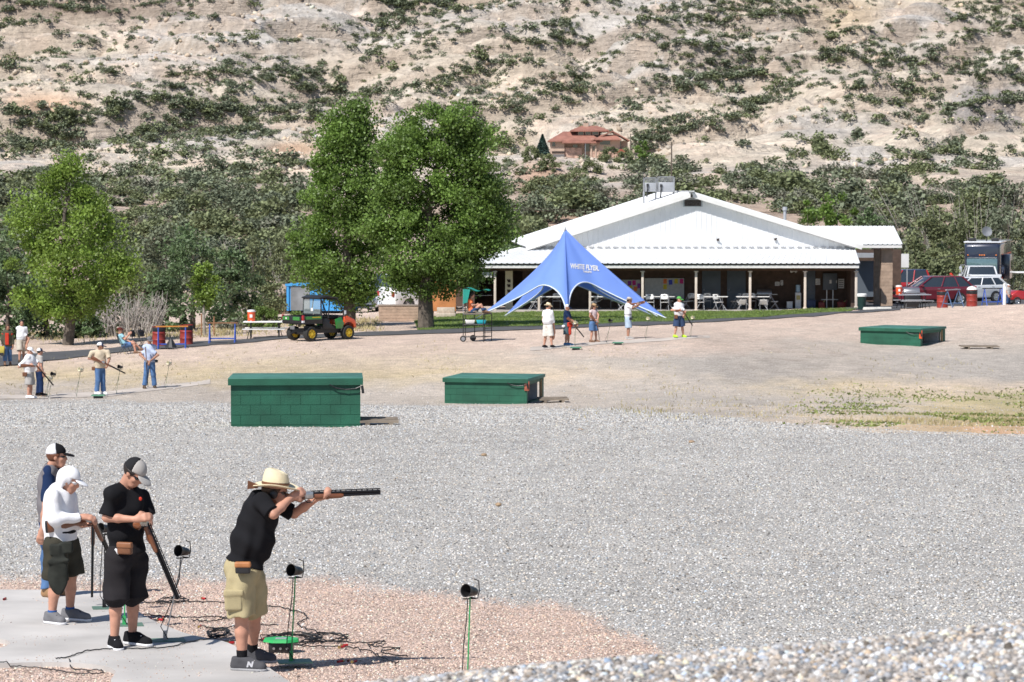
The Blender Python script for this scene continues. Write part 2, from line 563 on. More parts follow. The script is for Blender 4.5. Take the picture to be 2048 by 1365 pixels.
def smooth_loop(poly, it=2):
    p = np.array(poly)
    for _ in range(it):
        p = (np.roll(p, 1, 0) + 2 * p + np.roll(p, -1, 0)) / 4
    return [tuple(q) for q in p]
sp = smooth_loop(dens(slab_xy, .15), 3)
tri = tessellate_polygon([[Vector((a, b, 0)) for a, b in sp]])
nsp = len(sp)
sv = [(a, b, G(a, b) + .045) for a, b in sp] + [(a, b, G(a, b) - .1) for a, b in sp]
sf = [tuple(q) for q in tri] + [(i, (i + 1) % nsp, nsp + (i + 1) % nsp, nsp + i) for i in range(nsp)]
mb = MB(); mb.add(sv, sf)
concrete = mat('broom_swept_concrete', (.50, .475, .45), .85, var=.2, scale=.9, bump=.003, bscale=160)
tag(mb.build('path', concrete), kind='structure')

N1 = 225000
x, y = fanpts(N1, -500, 2750, 26, 62, 1.5)
z = GN(x, y); px, py, far, pink, n, n2 = masks(x, y, z)
keep = (rng.random(N1) > pink)
x, y, z = x[keep], y[keep], z[keep]
sz = .008 + .014 * rng.random(len(x)) ** 2
A1 = np.stack([x, y, z], 1); T1 = tones(GREY * 1.0, len(x), .32, .06); S1 = sz
N2 = 160000
x, y = fanpts(N2, -500, 2750, 60, 104, 1.4)
z = GN(x, y); px, py, far, pink, n, n2 = masks(x, y, z)
keep = rng.random(N2) > far * .93
x, y, z = x[keep], y[keep], z[keep]
sz = .012 + .019 * rng.random(len(x)) ** 2
scatter('gravel', np.concatenate([A1, np.stack([x, y, z], 1)]), np.concatenate([S1, sz]), np.concatenate([T1, tones(GREY * 1.0, len(x), .30, .055)]), stone_protos(), 'loose grey crushed gravel over the range floor')
N3 = 72000
x, y = fanpts(N3, -360, 1500, 22, 36, 1.2)
z = GN(x, y); px, py, far, pink, n, n2 = masks(x, y, z)
keep = (rng.random(N3) < pink) & ~inpoly(x, y, sp)
x, y, z = x[keep], y[keep], z[keep]
scatter('pink_gravel', np.stack([x, y, z], 1), .006 + .011 * rng.random(len(x)) ** 2, tones(PINK * 1.05, len(x), .24, .05), stone_protos(), 'fine pink gravel beside the concrete walkway')
N4 = 60000
x, y = fanpts(N4, 350, 2760, 7.5, 14, 1.6)
z = GN(x, y)
tn = tones(MOUND, N4, .42, .085)
bl = rng.random(N4) < .15
tn[bl] = tn[bl] * (.8, .92, 1.1)
scatter('mound_gravel', np.stack([x, y, z], 1), .006 + .013 * rng.random(N4) ** 1.8, tn, stone_protos(), 'coarse mixed gravel heaped up close to the viewer')

# ------------------------------------------------------------ hillside
def hill_base(x, y):
    D = y
    zr = np.interp(D, [240, 290, 330, 430, 560, 660, 760, 860, 1000, 1300, 1500], [-13.5, -10.5, -6.6, -3.6, 1.2, 6.6, 30, 57, 92, 150, 170])
    return zr
def billow(x, y):
    n = fbm((x + .5 * y) / 62, (y - .35 * x) / 40, 2, 131, .4)
    m = fbm((x + .3 * y) / 19, (y - .3 * x) / 13, 2, 137, .4)
    return np.clip(np.abs(2 * n - 1) * 2.4, 0, 1) ** .6, np.clip(np.abs(2 * m - 1) * 2.4, 0, 1) ** .6
def hill_z(x, y):
    s = CX + x / y * F
    zb = hill_base(x, y + 30 * (fbm(x / 130, y / 130, 3, 21) - .5))
    up = np.interp(y, [300, 600, 720], [.12, .35, 1])
    big = (fbm(x / 60 + .004 * y, y / 45, 4, 31) - .5) * 11 * up
    # tilted benches of slickrock: smooth faces broken by ledges
    q = (zb + big) * .155 - x * .010 + (fbm(x / 45, y / 60, 3, 41) - .5) * 1.6
    fr = q - np.floor(q)
    led = (np.clip((fr - .55) / .11, 0, 1) - fr) * 5.0 * up
    sm = (fbm(x / 9, y / 9, 4, 51, .55) - .5) * 2.2 * up
    knoll = .4 * np.exp(-((x - (1175 - CX) / F * 667) / 22) ** 2 - ((y - 640) / 70) ** 2)
    pad = np.exp(-((x - (1175 - CX) / F * 667) / 17) ** 4 - ((y - 674) / 14) ** 4)
    lay = (fbm(x / 32 + 7, q * 7.5 + x * .02, 3, 57) - .5) * 2.6 * up + (fbm(x / 14 - 3, q * 21, 2, 58) - .5) * 1.0 * up
    b1, b2 = billow(x, y)
    z = zb + big * .6 + led * .85 + sm * .5 + lay * .7 + knoll + ((b1 - .6) * 11 + (b2 - .6) * 3.2) * up
    return CAMZ + z * (1 - pad) + pad * 7.0
NS_, ND_ = 1000, 420
Dh = np.concatenate([np.geomspace(240, 620, 110), np.geomspace(622, 1000, 250), np.geomspace(1004, 1450, 60)])
hx, hy, hf = fan(-2600, 4600, NS_, Dh)
hz = hill_z(hx, hy)
# density of scrub over the hillside as seen, rows 48 px high, columns 128 px wide
VEG = ['8862117466676138', '3323336466775747', '4336622444665557', '5567523455554666', '2588435646644444', '6765666423444232', '6665543325332344', '3787645664577555', '7878777887776777', '8888888888888888', '9999999999999999']
VEGT = np.array([[int(c) for c in r] for r in VEG], float) / 9
def lookup(px, py, T, cw=128., rh=48.):
    j = np.clip(px / cw - .5, 0, T.shape[1] - 1.001); i = np.clip(py / rh - .5, 0, T.shape[0] - 1.001)
    i0, j0 = i.astype(int), j.astype(int); a, b = i - i0, j - j0
    return T[i0, j0] * (1 - a) * (1 - b) + T[i0 + 1, j0] * a * (1 - b) + T[i0, j0 + 1] * (1 - a) * b + T[i0 + 1, j0 + 1] * a * b
hpx, hpy = proj(hx, hy, hz)
def blob(cx, cy, rx, ry):
    d = ((hpx - cx) / rx) ** 2 + ((hpy - cy) / ry) ** 2
    return np.exp(-d ** 2)[:, None]
n1 = fbm(hx / 40, hy / 40, 5, 61)[:, None]
n2_ = fbm(hx / 7 + hy * .02, hy / 3 + hx * .05, 4, 71)[:, None]
cream, pinkish, greyr, soil = np.array((.64, .555, .45)), np.array((.61, .485, .39)), np.array((.56, .52, .475)), np.array((.36, .25, .19))
hc = cream + (greyr - cream) * np.clip((n1 - .42) * 4, 0, 1)
hc = hc + (pinkish - hc) * np.clip((n2_ - .5) * 3, 0, .8)
qs = (hz - CAMZ)[:, None] + hx[:, None] * .07
n3_ = fbm(hx[:, None] / 34, qs * .55, 3, 83); n4_ = fbm(hx[:, None] / 12, qs * 1.7, 3, 87)
hc = hc * (.86 + .3 * n2_) * (.82 + .36 * n3_) * (.86 + .28 * n4_)
hc = hc + (np.array((.30, .27, .24)) - hc) * np.clip((n4_ - .6) * 5, 0, .55)
orange = np.array((.55, .33, .20))
for b_, c_, k_ in [(blob(95, 210, 95, 26), orange, .6), (blob(590, 300, 60, 16), orange, .6), (blob(1980, 215, 90, 50), np.array((.27, .25, .245)), .9), (blob(1650, 250, 110, 35), greyr * .9, .8),
                   (blob(150, 20, 260, 26), np.array((.25, .19, .16)), .9), (blob(1080, 360, 60, 40), np.array((.52, .34, .24)), .9), (blob(1110, 430, 90, 22), np.array((.48, .32, .22)), .8),
                   (blob(1010, 285, 60, 24), np.array((.56, .46, .33)), .9), (blob(1680, 35, 90, 40), np.array((.55, .43, .29)), .8), (blob(700, 150, 130, 50), np.array((.54, .45, .35)), .7)]:
    hc = hc + (c_ - hc) * b_ * k_
sl = np.clip((hpy - 330) / 90, 0, 1)[:, None]
hc = hc + (soil * 1.15 - hc) * sl * .6
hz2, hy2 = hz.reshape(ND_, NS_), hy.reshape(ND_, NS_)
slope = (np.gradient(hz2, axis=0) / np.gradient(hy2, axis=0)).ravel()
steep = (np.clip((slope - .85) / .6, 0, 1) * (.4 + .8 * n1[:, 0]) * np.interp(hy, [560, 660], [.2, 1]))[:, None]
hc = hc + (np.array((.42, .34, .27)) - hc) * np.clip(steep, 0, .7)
bench = (np.clip((.06 - slope) / .12, 0, 1) * np.interp(hy, [560, 660], [0, 1]))[:, None]
hc = hc + (np.array((.46, .37, .30)) - hc) * bench * .45
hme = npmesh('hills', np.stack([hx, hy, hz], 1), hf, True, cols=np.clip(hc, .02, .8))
def hill_mat():
    m = bpy.data.materials.new('layered_slickrock')
    m.use_nodes = True
    t = m.node_tree; L = t.links.new; N = lambda k: t.nodes.new(k)
    b = t.nodes['Principled BSDF']; b.inputs['Roughness'].default_value = .92; b.inputs['Specular IOR Level'].default_value = .12
    a = N('ShaderNodeAttribute'); a.attribute_name = 'Col'
    tc = N('ShaderNodeTexCoord')
    def layer(sx, sz, ry, sc, det):
        mp = N('ShaderNodeMapping'); mp.inputs['Scale'].default_value = (sx, sx, sz); mp.inputs['Rotation'].default_value = (0, ry, 0)
        L(tc.outputs['Object'], mp.inputs['Vector'])
        n = N('ShaderNodeTexNoise'); n.inputs['Scale'].default_value = sc; n.inputs['Detail'].default_value = det; n.inputs['Roughness'].default_value = .62; n.inputs['Distortion'].default_value = .6
        L(mp.outputs[0], n.inputs['Vector'])
        return n.outputs[0]
    def mrange(s, a0, a1, b0, b1):
        r = N('ShaderNodeMapRange'); r.inputs[1].default_value, r.inputs[2].default_value, r.inputs[3].default_value, r.inputs[4].default_value = a0, a1, b0, b1
        L(s, r.inputs[0]); return r.outputs[0]
    def mul(p, q):
        r = N('ShaderNodeMath'); r.operation = 'MULTIPLY'; L(p, r.inputs[0]); L(q, r.inputs[1]); return r.outputs[0]
    n1, n2, n3 = layer(.07, .42, .12, 1, 8), layer(.2, 1.1, .14, 1, 5), layer(.45, .45, 0, 1, 8)
    k = mul(mul(mrange(n1, .35, .62, .86, 1.10), mrange(n2, .3, .42, .88, 1.0)), mrange(n3, .32, .68, .80, 1.14))
    mx = N('ShaderNodeMix'); mx.data_type, mx.blend_type = 'RGBA', 'MULTIPLY'; mx.inputs[0].default_value = 1
    L(a.outputs['Color'], mx.inputs[6]); L(k, mx.inputs[7]); L(mx.outputs[2], b.inputs['Base Color'])
    ad = N('ShaderNodeMath'); ad.operation = 'ADD'; L(mul(n1, mrange(n2, .2, .8, .3, 1.4)), ad.inputs[0]); L(n3, ad.inputs[1])
    bp = N('ShaderNodeBump'); bp.inputs['Distance'].default_value = 1.3; bp.inputs['Strength'].default_value = 1
    L(ad.outputs[0], bp.inputs['Height']); L(bp.outputs[0], b.inputs['Normal'])
    return m
hill_m = hill_mat()
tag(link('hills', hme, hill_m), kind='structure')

# boulders shed from the ledges
nb_ = 5200
x, y = fanpts(nb_ * 3, -250, 2300, 600, 900, 1.3)
z = hill_z(x, y)
k = (fbm(x / 35, y / 35, 3, 171) > .53) & (rng.random(len(x)) < .6)
x, y, z = x[k][:nb_], y[k][:nb_], z[k][:nb_]
scatter('boulders', np.stack([x, y, z + .05], 1), .25 + .75 * rng.random(len(x)) ** 3, tones(np.array((.50, .41, .32)), len(x), .2, .05), stone_protos(), 'broken sandstone blocks strewn over the hillside')
# grit trodden onto the walkway
x, y = fanpts(9000, -60, 600, 24, 33, 1.2)
k = inpoly(x, y, sp) & (fbm(x * 1.3, y * 1.3, 3, 181) > .5) & (rng.random(len(x)) < .3)
x, y = x[k], y[k]
scatter('grit', np.stack([x, y, Gv(x, y) + .047], 1), .003 + .006 * rng.random(len(x)) ** 3, tones(PINK, len(x), .3, .05), stone_protos(), 'loose grit scattered on the concrete walkway')
# ------------------------------------------------------------ foliage
leaf_cw = mat('cottonwood_leaf', (.135, .215, .045), .5, spec=.45, var=.22, scale=.5, attr='rnd', trans=.3, avar=.55)
leaf_yg = mat('young_cottonwood_leaf', (.185, .27, .05), .5, spec=.4, var=.2, scale=.6, attr='rnd', trans=.32, avar=.5)
leaf_dk = mat('dark_thicket_leaf', (.10, .15, .064), .55, spec=.45, var=.25, scale=.6, attr='rnd', trans=.2, avar=.6)
leaf_ol = mat('olive_scrub_leaf', (.18, .205, .105), .7, spec=.2, var=.25, scale=.3, attr='rnd', trans=.15, avar=.5)
leaf_jn = mat('juniper_leaf', (.16, .185, .12), .7, spec=.2, var=.25, scale=.3, attr='rnd', trans=.1, avar=.5)
leaf_sg = mat('sage_leaf', (.2, .205, .155), .8, spec=.15, var=.2, scale=.4, attr='rnd', trans=.1, avar=.45)
leaf_sp = mat('spruce_needle', (.03, .06, .05), .6, spec=.3, var=.2, scale=.5, attr='rnd', avar=.5)
leaf_rb = mat('rabbitbrush_stem', (.13, .19, .05), .6, spec=.2, var=.2, scale=.8, attr='rnd', trans=.2, avar=.4)
bark = mat('grey_brown_bark', (.11, .09, .072), .9, var=.3, scale=5, bump=.03, bscale=14)
bark_pale = mat('pale_bark', (.30, .27, .23), .9, var=.25, scale=5, bump=.01, bscale=20)
dead_m = mat('bleached_dead_wood', (.36, .33, .30), .9, var=.25, scale=2)
def leaves(c, size, flat=0., aspect=.7):
    """one rhombus leaf at every point of c (N,3)"""
    n = len(c)
    nrm = rng.normal(size=(n, 3)); nrm[:, 2] = nrm[:, 2] * (1 - flat) + flat * np.abs(nrm[:, 2]) + .35 + .6 * flat
    nrm /= np.linalg.norm(nrm, axis=1, keepdims=True)
    a = np.cross(nrm, rng.normal(size=(n, 3))); a /= np.linalg.norm(a, axis=1, keepdims=True) + 1e-9
    b = np.cross(nrm, a)
    s = (np.asarray(size) * (.7 + .6 * rng.random(n)))[:, None]
    v = np.stack([c - a * s * .5, c + b * s * .5 * aspect, c + a * s * .5, c - b * s * .5 * aspect], 1)
    return v.reshape(-1, 3), np.arange(4 * n).reshape(n, 4)
def leaf_mesh(name, c, size, rnd=None, **k):
    v, f = leaves(c, size, **k)
    return npmesh(name, v, f, False, {'rnd': ('FACE', rng.random(len(c)) if rnd is None else rnd)})
def crown_points(prof, zs, n_cl, n_leaf, cl_r, squash=.8, depth=.85, core=.35):
    """prof: rows (height fraction, left reach, right reach); clumps spread through the crown's volume"""
    prof = np.array(prof, float)
    fr, lo, hi = prof[:, 0], prof[:, 1], prof[:, 2]
    wd = np.interp(np.linspace(0, 1, 200), fr, hi - lo)
    cdf = np.cumsum(wd + .15); cdf /= cdf[-1]
    t = np.interp(rng.random(n_cl), cdf, np.linspace(0, 1, 200))
    l, h = np.interp(t, fr, lo), np.interp(t, fr, hi)
    mid, half = (l + h) / 2, np.maximum((h - l) / 2 * 1.12 - cl_r * .3, .05)
    ang = rng.random(n_cl) * 6.283
    ang = ang - .28 * np.sin(2 * ang)
    rad = np.sqrt(core ** 2 + (1 - core ** 2) * rng.random(n_cl)) * (.86 + .22 * rng.random(n_cl))
    cc = np.stack([mid + half * rad * np.cos(ang), half * depth * rad * np.sin(ang), zs[0] + t * (zs[1] - zs[0])], 1)
    lobe = .72 + .62 * vnoise(t * 7 + 3 * np.cos(ang), 2.2 * np.sin(ang) + 5 + t * 2, int(rng.integers(99)))
    cc[:, 0] = mid + (cc[:, 0] - mid) * lobe; cc[:, 1] *= lobe
    r = cl_r * (.55 + 1.0 * rng.random(n_cl) ** 1.5)
    k = rng.integers(0, n_cl, n_leaf)
    d = rng.normal(size=(n_leaf, 3)); d /= np.linalg.norm(d, axis=1, keepdims=True)
    d *= (rng.random(n_leaf) ** .45)[:, None] * r[k][:, None]
    d[:, 2] *= squash
    tone = (rng.random(n_cl) * .5)[k] + rng.random(n_leaf) * .5
    return cc, cc[k] + d, tone
def tree(name, label, loc, prof, zs, n_cl, n_leaf, cl_r, lsz, lm, bm_, r0, cat='tree', group=None, limbs=26, crown='crown', **k):
    root = empty(name, loc, label, cat, group)
    cc, pts, tone = crown_points(prof, zs, n_cl, n_leaf, cl_r, **k)
    root_m = link(crown, leaf_mesh(crown, pts, lsz, tone), lm, root)
    top = zs[0] + (zs[1] - zs[0]) * .86
    mb = MB()
    px_ = [0] + [float(random.gauss(0, .03) * top) for _ in range(5)]
    tx = (prof[-1][1] + prof[-1][2]) / 2
    tr = [V(tx * i / 5 * (i / 5) + px_[i] * .5, px_[i] * .4, -.15 if i == 0 else top * i / 5) for i in range(6)]
    mb.tube(tr, [r0 * 1.25, r0, r0 * .8, r0 * .6, r0 * .38, r0 * .12], 9)
    for i in rng.choice(len(cc), min(limbs, len(cc)), False):
        e = cc[i]
        zb = max(zs[0] * .75, min(e[2] - abs(e[0]) * .8, top * .8))
        b = V(np.interp(zb, [q[2] for q in tr], [q[0] for q in tr]), np.interp(zb, [q[2] for q in tr], [q[1] for q in tr]), zb)
        m_ = (b + e) / 2 + V(0, 0, -.05 * np.linalg.norm(e - b))
        rr = r0 * .28 * (1 - zb / top * .6)
        mb.tube([b, m_, e], [rr, rr * .6, rr * .2], 5)
    mb.build('trunk', bm_, root, True)
    return root
def bush(name, label, loc, wdt, hgt, n_cl, n_leaf, lsz, lm, group=None, cat='bush', cl_r=None, base=0., **k):
    h = wdt / 2
    prof = [(0, -h * .75, h * .75), (.25, -h, h), (.55, -h * .92, h * .92), (.8, -h * .62, h * .62), (1, -h * .18, h * .18)]
    return tree(name, label, loc, prof, (base, hgt), n_cl, n_leaf, cl_r or wdt * .16, lsz, lm, bark, .04 + hgt * .018, cat, group, limbs=7, crown='foliage', **k)
def prof_px(rows, px0, D):
    """crown outline read from the photo: rows (py, left px, right px), bottom first -> metres about the trunk"""
    sc = F / D
    y0, y1 = rows[0][0], rows[-1][0]
    return [((r[0] - y0) / (y1 - y0), (r[1] - px0) / sc, (r[2] - px0) / sc) for r in rows]
def zpx(py, D, loc): return P(CX, py, D)[2] - loc[2]
def px_tree(name, label, px, D, rows, **k):
    loc = at(px, D)
    zs = (zpx(rows[0][0], D, loc), zpx(rows[-1][0], D, loc))
    return tree(name, label, loc, prof_px(rows, px, D), zs, **k)

px_tree('cottonwood_tree', 'tall narrow deep green cottonwood whose trunk stands behind the green utility vehicle', 697, 146,
        [(598, 665, 745), (575, 625, 760), (545, 606, 770), (500, 596, 775), (450, 598, 775), (400, 612, 775), (350, 624, 770), (300, 636, 752), (250, 647, 745), (228, 665, 735), (210, 698, 718)],
        n_cl=190, n_leaf=52000, cl_r=.78, lsz=.14, lm=leaf_cw, bm_=bark, r0=.28, core=.2)
px_tree('cottonwood_tree', 'broad deep green cottonwood standing on the lawn edge beside the pavilion', 852, 140,
        [(585, 790, 905), (560, 760, 945), (520, 745, 985), (470, 745, 1002), (420, 748, 1006), (375, 752, 998), (335, 756, 975), (290, 772, 972), (250, 790, 962), (228, 830, 935), (214, 885, 910)],
        n_cl=300, n_leaf=84000, cl_r=.78, lsz=.14, lm=leaf_cw, bm_=bark, r0=.32, core=.2)
px_tree('cottonwood_tree', 'yellow green cottonwood standing alone behind the walking couple', 135, 136,
        [(628, 85, 180), (600, 48, 215), (560, 24, 240), (520, 20, 245), (480, 34, 226), (450, 40, 205), (400, 52, 195), (365, 85, 178), (340, 120, 168), (318, 142, 158)],
        n_cl=150, n_leaf=27000, cl_r=.72, lsz=.145, lm=leaf_yg, bm_=bark, r0=.22, core=.15)
px_tree('sapling', 'young yellow green sapling held between two wooden stakes', 410, 141,
        [(612, 400, 420), (590, 388, 436), (565, 384, 442), (540, 392, 430), (522, 404, 418)],
        n_cl=34, n_leaf=2200, cl_r=.34, lsz=.14, lm=leaf_yg, bm_=bark_pale, r0=.07, limbs=8)
for px_, lb in ((403, 'thin wooden stake standing closest to the sapling trunk'), (428, 'thin wooden stake on the bush side of the sapling')):
    q = at(px_, 140.5)
    s_ = MB(); s_.tube([(0, 0, -.1), (.01, 0, 1.05 if px_ < 410 else .9)], .035, 6)
    tag(s_.build('tree_stake', mat('weathered_stake', (.30, .15, .08), .9, var=.3), None, loc=q), lb, 'stake', 'stakes of the sapling')
# thicket along the edge of the range
HEDGE = [(15, 146, 520, 110, leaf_dk, 'dark thicket bush at the very edge behind the walking woman'),
         (95, 150, 545, 120, leaf_dk, 'dark thicket bush under the lone yellow green cottonwood'),
         (160, 147, 610, 75, leaf_dk, 'low dark bush beside the lone cottonwood trunk'),
         (215, 158, 560, 120, leaf_dk, 'dark bush standing behind the dead grey brush'),
         (385, 156, 458, 165, leaf_dk, 'tall rounded dark green bush behind the sapling'),
         (335, 152, 560, 90, leaf_dk, 'dark bush between the dead grey brush and the tall rounded bush'),
         (462, 162, 500, 110, leaf_dk, 'dark leafy bush above the rabbitbrush'),
         (505, 176, 478, 100, leaf_ol, 'olive bush behind the rabbitbrush near the wooden shed'),
         (575, 190, 470, 110, leaf_ol, 'olive bush rising behind the blue container'),
         (290, 170, 520, 100, leaf_ol, 'olive bush far behind the dead grey brush')]
for px_, D_, ytop, wpx, lm_, lb in HEDGE:
    q = at(px_, D_); h_ = zpx(ytop, D_, q)
    bush('bush', lb, q, wpx * D_ / F, h_, 46, 5200 if h_ > 3 else 3000, .17, lm_, 'bushes along the range edge', core=.2)
q = at(527, 148)
bush('rabbitbrush', 'rounded bright green rabbitbrush behind the white bench table', q, 1.95, 1.0, 60, 4200, .10, leaf_rb, None, 'bush', cl_r=.25)
q = at(598, 150)
bush('rabbitbrush', 'small yellow green rabbitbrush in front of the blue container', q, 1.1, .8, 24, 1500, .10, leaf_rb, None, 'bush', cl_r=.2)
for px_, D_, wd_, hh_, lb in ((478, 148, 1.0, .55, 'grey sagebrush beside the bright rabbitbrush'), (445, 150, .9, .45, 'low grey sagebrush behind the blue sawhorse'), (1910, 205, 2.4, 1.5, 'pale grey sagebrush behind the red capped man')):
    bush('sagebrush', lb, at(px_, D_), wd_, hh_, 20, 1100, .09, leaf_sg, None, 'bush')
# dead brush: many bare stems
def dead_brush(label, loc, wd, hg, n, group=None):
    mb = MB()
    for i in range(n):
        x0, y0 = random.uniform(-wd, wd) * .5, random.uniform(-.8, .8)
        lean = random.gauss(x0 * .25, .28)
        h_ = hg * random.uniform(.45, 1)
        p = [V(x0, y0, -.05)]
        for k in range(1, 5):
            p.append(V(x0 + lean * k / 4 * h_ * .5 + random.gauss(0, .06), y0 + random.gauss(0, .08), h_ * k / 4))
        mb.tube(p, [.03, .026, .02, .014, .007], 4)
        for _ in range(3):
            k = random.randint(1, 3)
            e = p[k] + V(random.gauss(0, .3), random.gauss(0, .2), random.uniform(.15, .55))
            mb.tube([p[k], (p[k] + e) / 2 + V(.03, 0, .02), e], [.014, .01, .005], 3)
    tag(mb.build('dead_brush', dead_m, None, True, loc=loc), label, 'dead brush', group)
dead_brush('pale grey dead brush of bare stems beside the lone cottonwood', at(252, 149), 3.2, 2.3, 130)
dead_brush('bare grey bush on the slope behind the tall rounded bush', at(545, 200), 4.5, 5.2, 60)
dead_brush('bare grey tree tops above the trees over the motorhome', at(1960, 250), 9, 9.5, 80)
dead_brush('bare grey shrub rising behind the gable of the pavilion', at(1465, 255), 6, 8.5, 60)
# trees behind the pavilion and the parking
BACK = [(1560, 235, 430, 70, leaf_dk), (1615, 228, 405, 75, leaf_cw), (1670, 225, 378, 100, leaf_cw), (1735, 240, 415, 95, leaf_dk), (1790, 250, 405, 100, leaf_jn),
        (1850, 228, 425, 110, leaf_ol), (1900, 235, 432, 100, leaf_ol), (1960, 225, 470, 110, leaf_ol), (2015, 232, 415, 120, leaf_jn), (2060, 240, 430, 120, leaf_ol),
        (1830, 215, 500, 80, leaf_ol), (1880, 212, 520, 70, leaf_ol), (1525, 250, 455, 70, leaf_jn), (2090, 215, 500, 90, leaf_jn), (1060, 240, 440, 95, leaf_ol), (1025, 215, 470, 80, leaf_dk)]
BL = ['dark bush peeping over the roof slope of the pavilion', 'bright leafy tree over the pavilion roof beside the thin vent pipe', 'tallest bright leafy tree behind the side wing roof',
      'dark tree over the ridge of the side wing', 'juniper between the side wing and the motorhome', 'olive juniper just beyond the brick pillar', 'olive juniper above the red capped man',
      'olive juniper directly behind the motorhome', 'dark juniper over the satellite dish', 'olive juniper cut by the edge behind the golf cart', 'low olive juniper behind the white sign board',
      'low olive juniper behind the red pickup', 'juniper peeping over the low end of the pavilion gable', 'dark juniper beyond the golf cart', 'olive juniper over the low eave by the blue tent', 'dark bush between broad cottonwood and pavilion eave']
for (px_, D_, yt, wpx, lm_), lb in zip(BACK, BL):
    q = at(px_, D_); h_ = zpx(yt, D_, q)
    bush('juniper_tree' if lm_ in (leaf_ol, leaf_jn) else 'leafy_tree', lb, q, wpx * D_ / F, h_, 44, 4600, .24, lm_, 'trees behind the pavilion', 'tree', core=.2)
for px_, D_, yt, wpx, lb in ((20, 235, 420, 130, 'dark tree at the edge far behind the lone cottonwood'), (235, 250, 440, 120, 'dark tree on the flat behind the lone cottonwood'), (-60, 200, 380, 120, 'tall dark tree cut by the edge of the view'), (330, 240, 455, 110, 'dark tree on the flat above the dead brush')):
    q = at(px_, D_); h_ = zpx(yt, D_, q)
    bush('leafy_tree', lb, q, wpx * D_ / F, h_, 40, 3600, .26, leaf_dk if px_ < 100 else leaf_jn, 'trees on the flat below the hill', 'tree', core=.2)

# ------------------------------------------------------------ scrub on the hillside
HPX, HPY = hpx.reshape(ND_, NS_), hpy.reshape(ND_, NS_)
CMIN = np.minimum.accumulate(HPY, 0)
SCOL = HPX[ND_ // 2]
def hill_at(px, py):
    j = np.clip(np.searchsorted(SCOL, px), 0, NS_ - 1)
    D = np.zeros(len(px))
    for i in range(len(px)):
        k = np.searchsorted(-CMIN[:, j[i]], -py[i])
        D[i] = Dh[min(k, ND_ - 1)] + rng.random() * .6
    x = (px - CX) / F * D
    return x, D, hill_z(x, D), np.array([len(px) and 1] * len(px))
cx_, cy_ = [], []
psz = lambda y: np.interp(y, [0, 150, 260, 330, 400, 470, 560], [11.5, 13.5, 17, 26, 42, 56, 70])
for gy_ in range(-14, 575, 12):
    for gx_ in range(-260, 2330, 24):
        d = float(lookup(np.array([gx_ + 12.]), np.array([gy_ + 6.]), VEGT)[0])
        nb = float(fbm(np.array([(gx_ - .35 * gy_) / 150.]), np.array([(gy_ + .30 * gx_) / 26.]), 4, 91)[0])
        d *= float(np.clip(.55 + 3.6 * (nb - .30), .25, 2.0))
        d = min(max(d * 1.35 - .05, .01), .955)
        s = float(psz(gy_))
        lam = -math.log(1 - d) * 24 * 12 / (s * s * .5)
        for _ in range(rng.poisson(lam)):
            cx_.append(gx_ + rng.random() * 24); cy_.append(gy_ + rng.random() * 12)
cx_, cy_ = np.array(cx_), np.array(cy_)
ok = ~((cx_ > 1095) & (cx_ < 1262) & (cy_ > 268) & (cy_ < 322)) & ~((cx_ > 1040) & (cx_ < 1095) & (cy_ > 330) & (cy_ < 375) & (rng.random(len(cx_)) < .8))
ok &= ~((cx_ > 1052) & (cx_ < 1118) & (cy_ > 262) & (cy_ < 334))
ok &= ~((cx_ > 630) & (cx_ < 985) & (cy_ > 330)) & ~((cx_ > 1080) & (cx_ < 1700) & (cy_ > 450)) & ~((cx_ > 1215) & (cx_ < 1560) & (cy_ > 425)) & ~((cx_ > 40) & (cx_ < 210) & (cy_ > 480))
cx_, cy_ = cx_[ok], cy_[ok]
sx, sD, sz_, _ = hill_at(cx_, cy_)
kp = rng.random(len(cx_)) < np.clip(1.55 - 1.15 * billow(sx, sD)[0] - .45 * billow(sx, sD)[1], .24, 1) * np.interp(sD, [450, 620], [0, 1]) + np.interp(sD, [450, 620], [1, 0])
cx_, cy_, sx, sD, sz_ = cx_[kp], cy_[kp], sx[kp], sD[kp], sz_[kp]
wid = psz(cy_) * np.exp(rng.normal(0, .33, len(cx_))) * sD / F
big_i = np.argsort(-(wid / sD) * ((cx_ > -10) & (cx_ < 2058) & (cy_ > 0)))[:290]
isbig = np.zeros(len(cx_), bool); isbig[big_i] = True
def shrub_pts(n):
    d = rng.normal(size=(n, 3)); d /= np.linalg.norm(d, axis=1, keepdims=True); d[:, 2] = np.abs(d[:, 2])
    lob = rng.normal(size=(5, 3)) * (.3, .3, .12)
    c = d * (.55 + .45 * rng.random((n, 1))) * (.36, .36, .5) + lob[rng.integers(0, 5, n)]
    c[:, 2] = np.maximum(c[:, 2] * .8, -.12)
    return c
SHM = [leaf_ol, leaf_jn, leaf_jn, leaf_sg]
shr_proto = {}
for mi, lm_ in enumerate(SHM):
    shr_proto[mi] = []
    for k in range(3):
        me = leaf_mesh('shrub', shrub_pts(950), .095, flat=.8); me.materials.append(lm_)
        shr_proto[mi].append(me)
def area_of(px, py):
    if py < 300: return 'high on the slickrock slope'
    if px < 620: return 'low on the slope beyond the lone cottonwood' if px < 300 else 'low on the slope beyond the tall rounded bush'
    if px < 1100: return 'on the bank below the spruce' if px > 980 else 'on the slope beside the tall cottonwoods'
    if px < 1320: return 'on the bank below the red roofed house'
    return 'on the slope behind the pavilion roof' if px < 1700 else 'on the slope above the parked vehicles'
KN = ['olive green oak scrub', 'dark juniper shrub', 'dark juniper shrub', 'pale grey sage shrub']
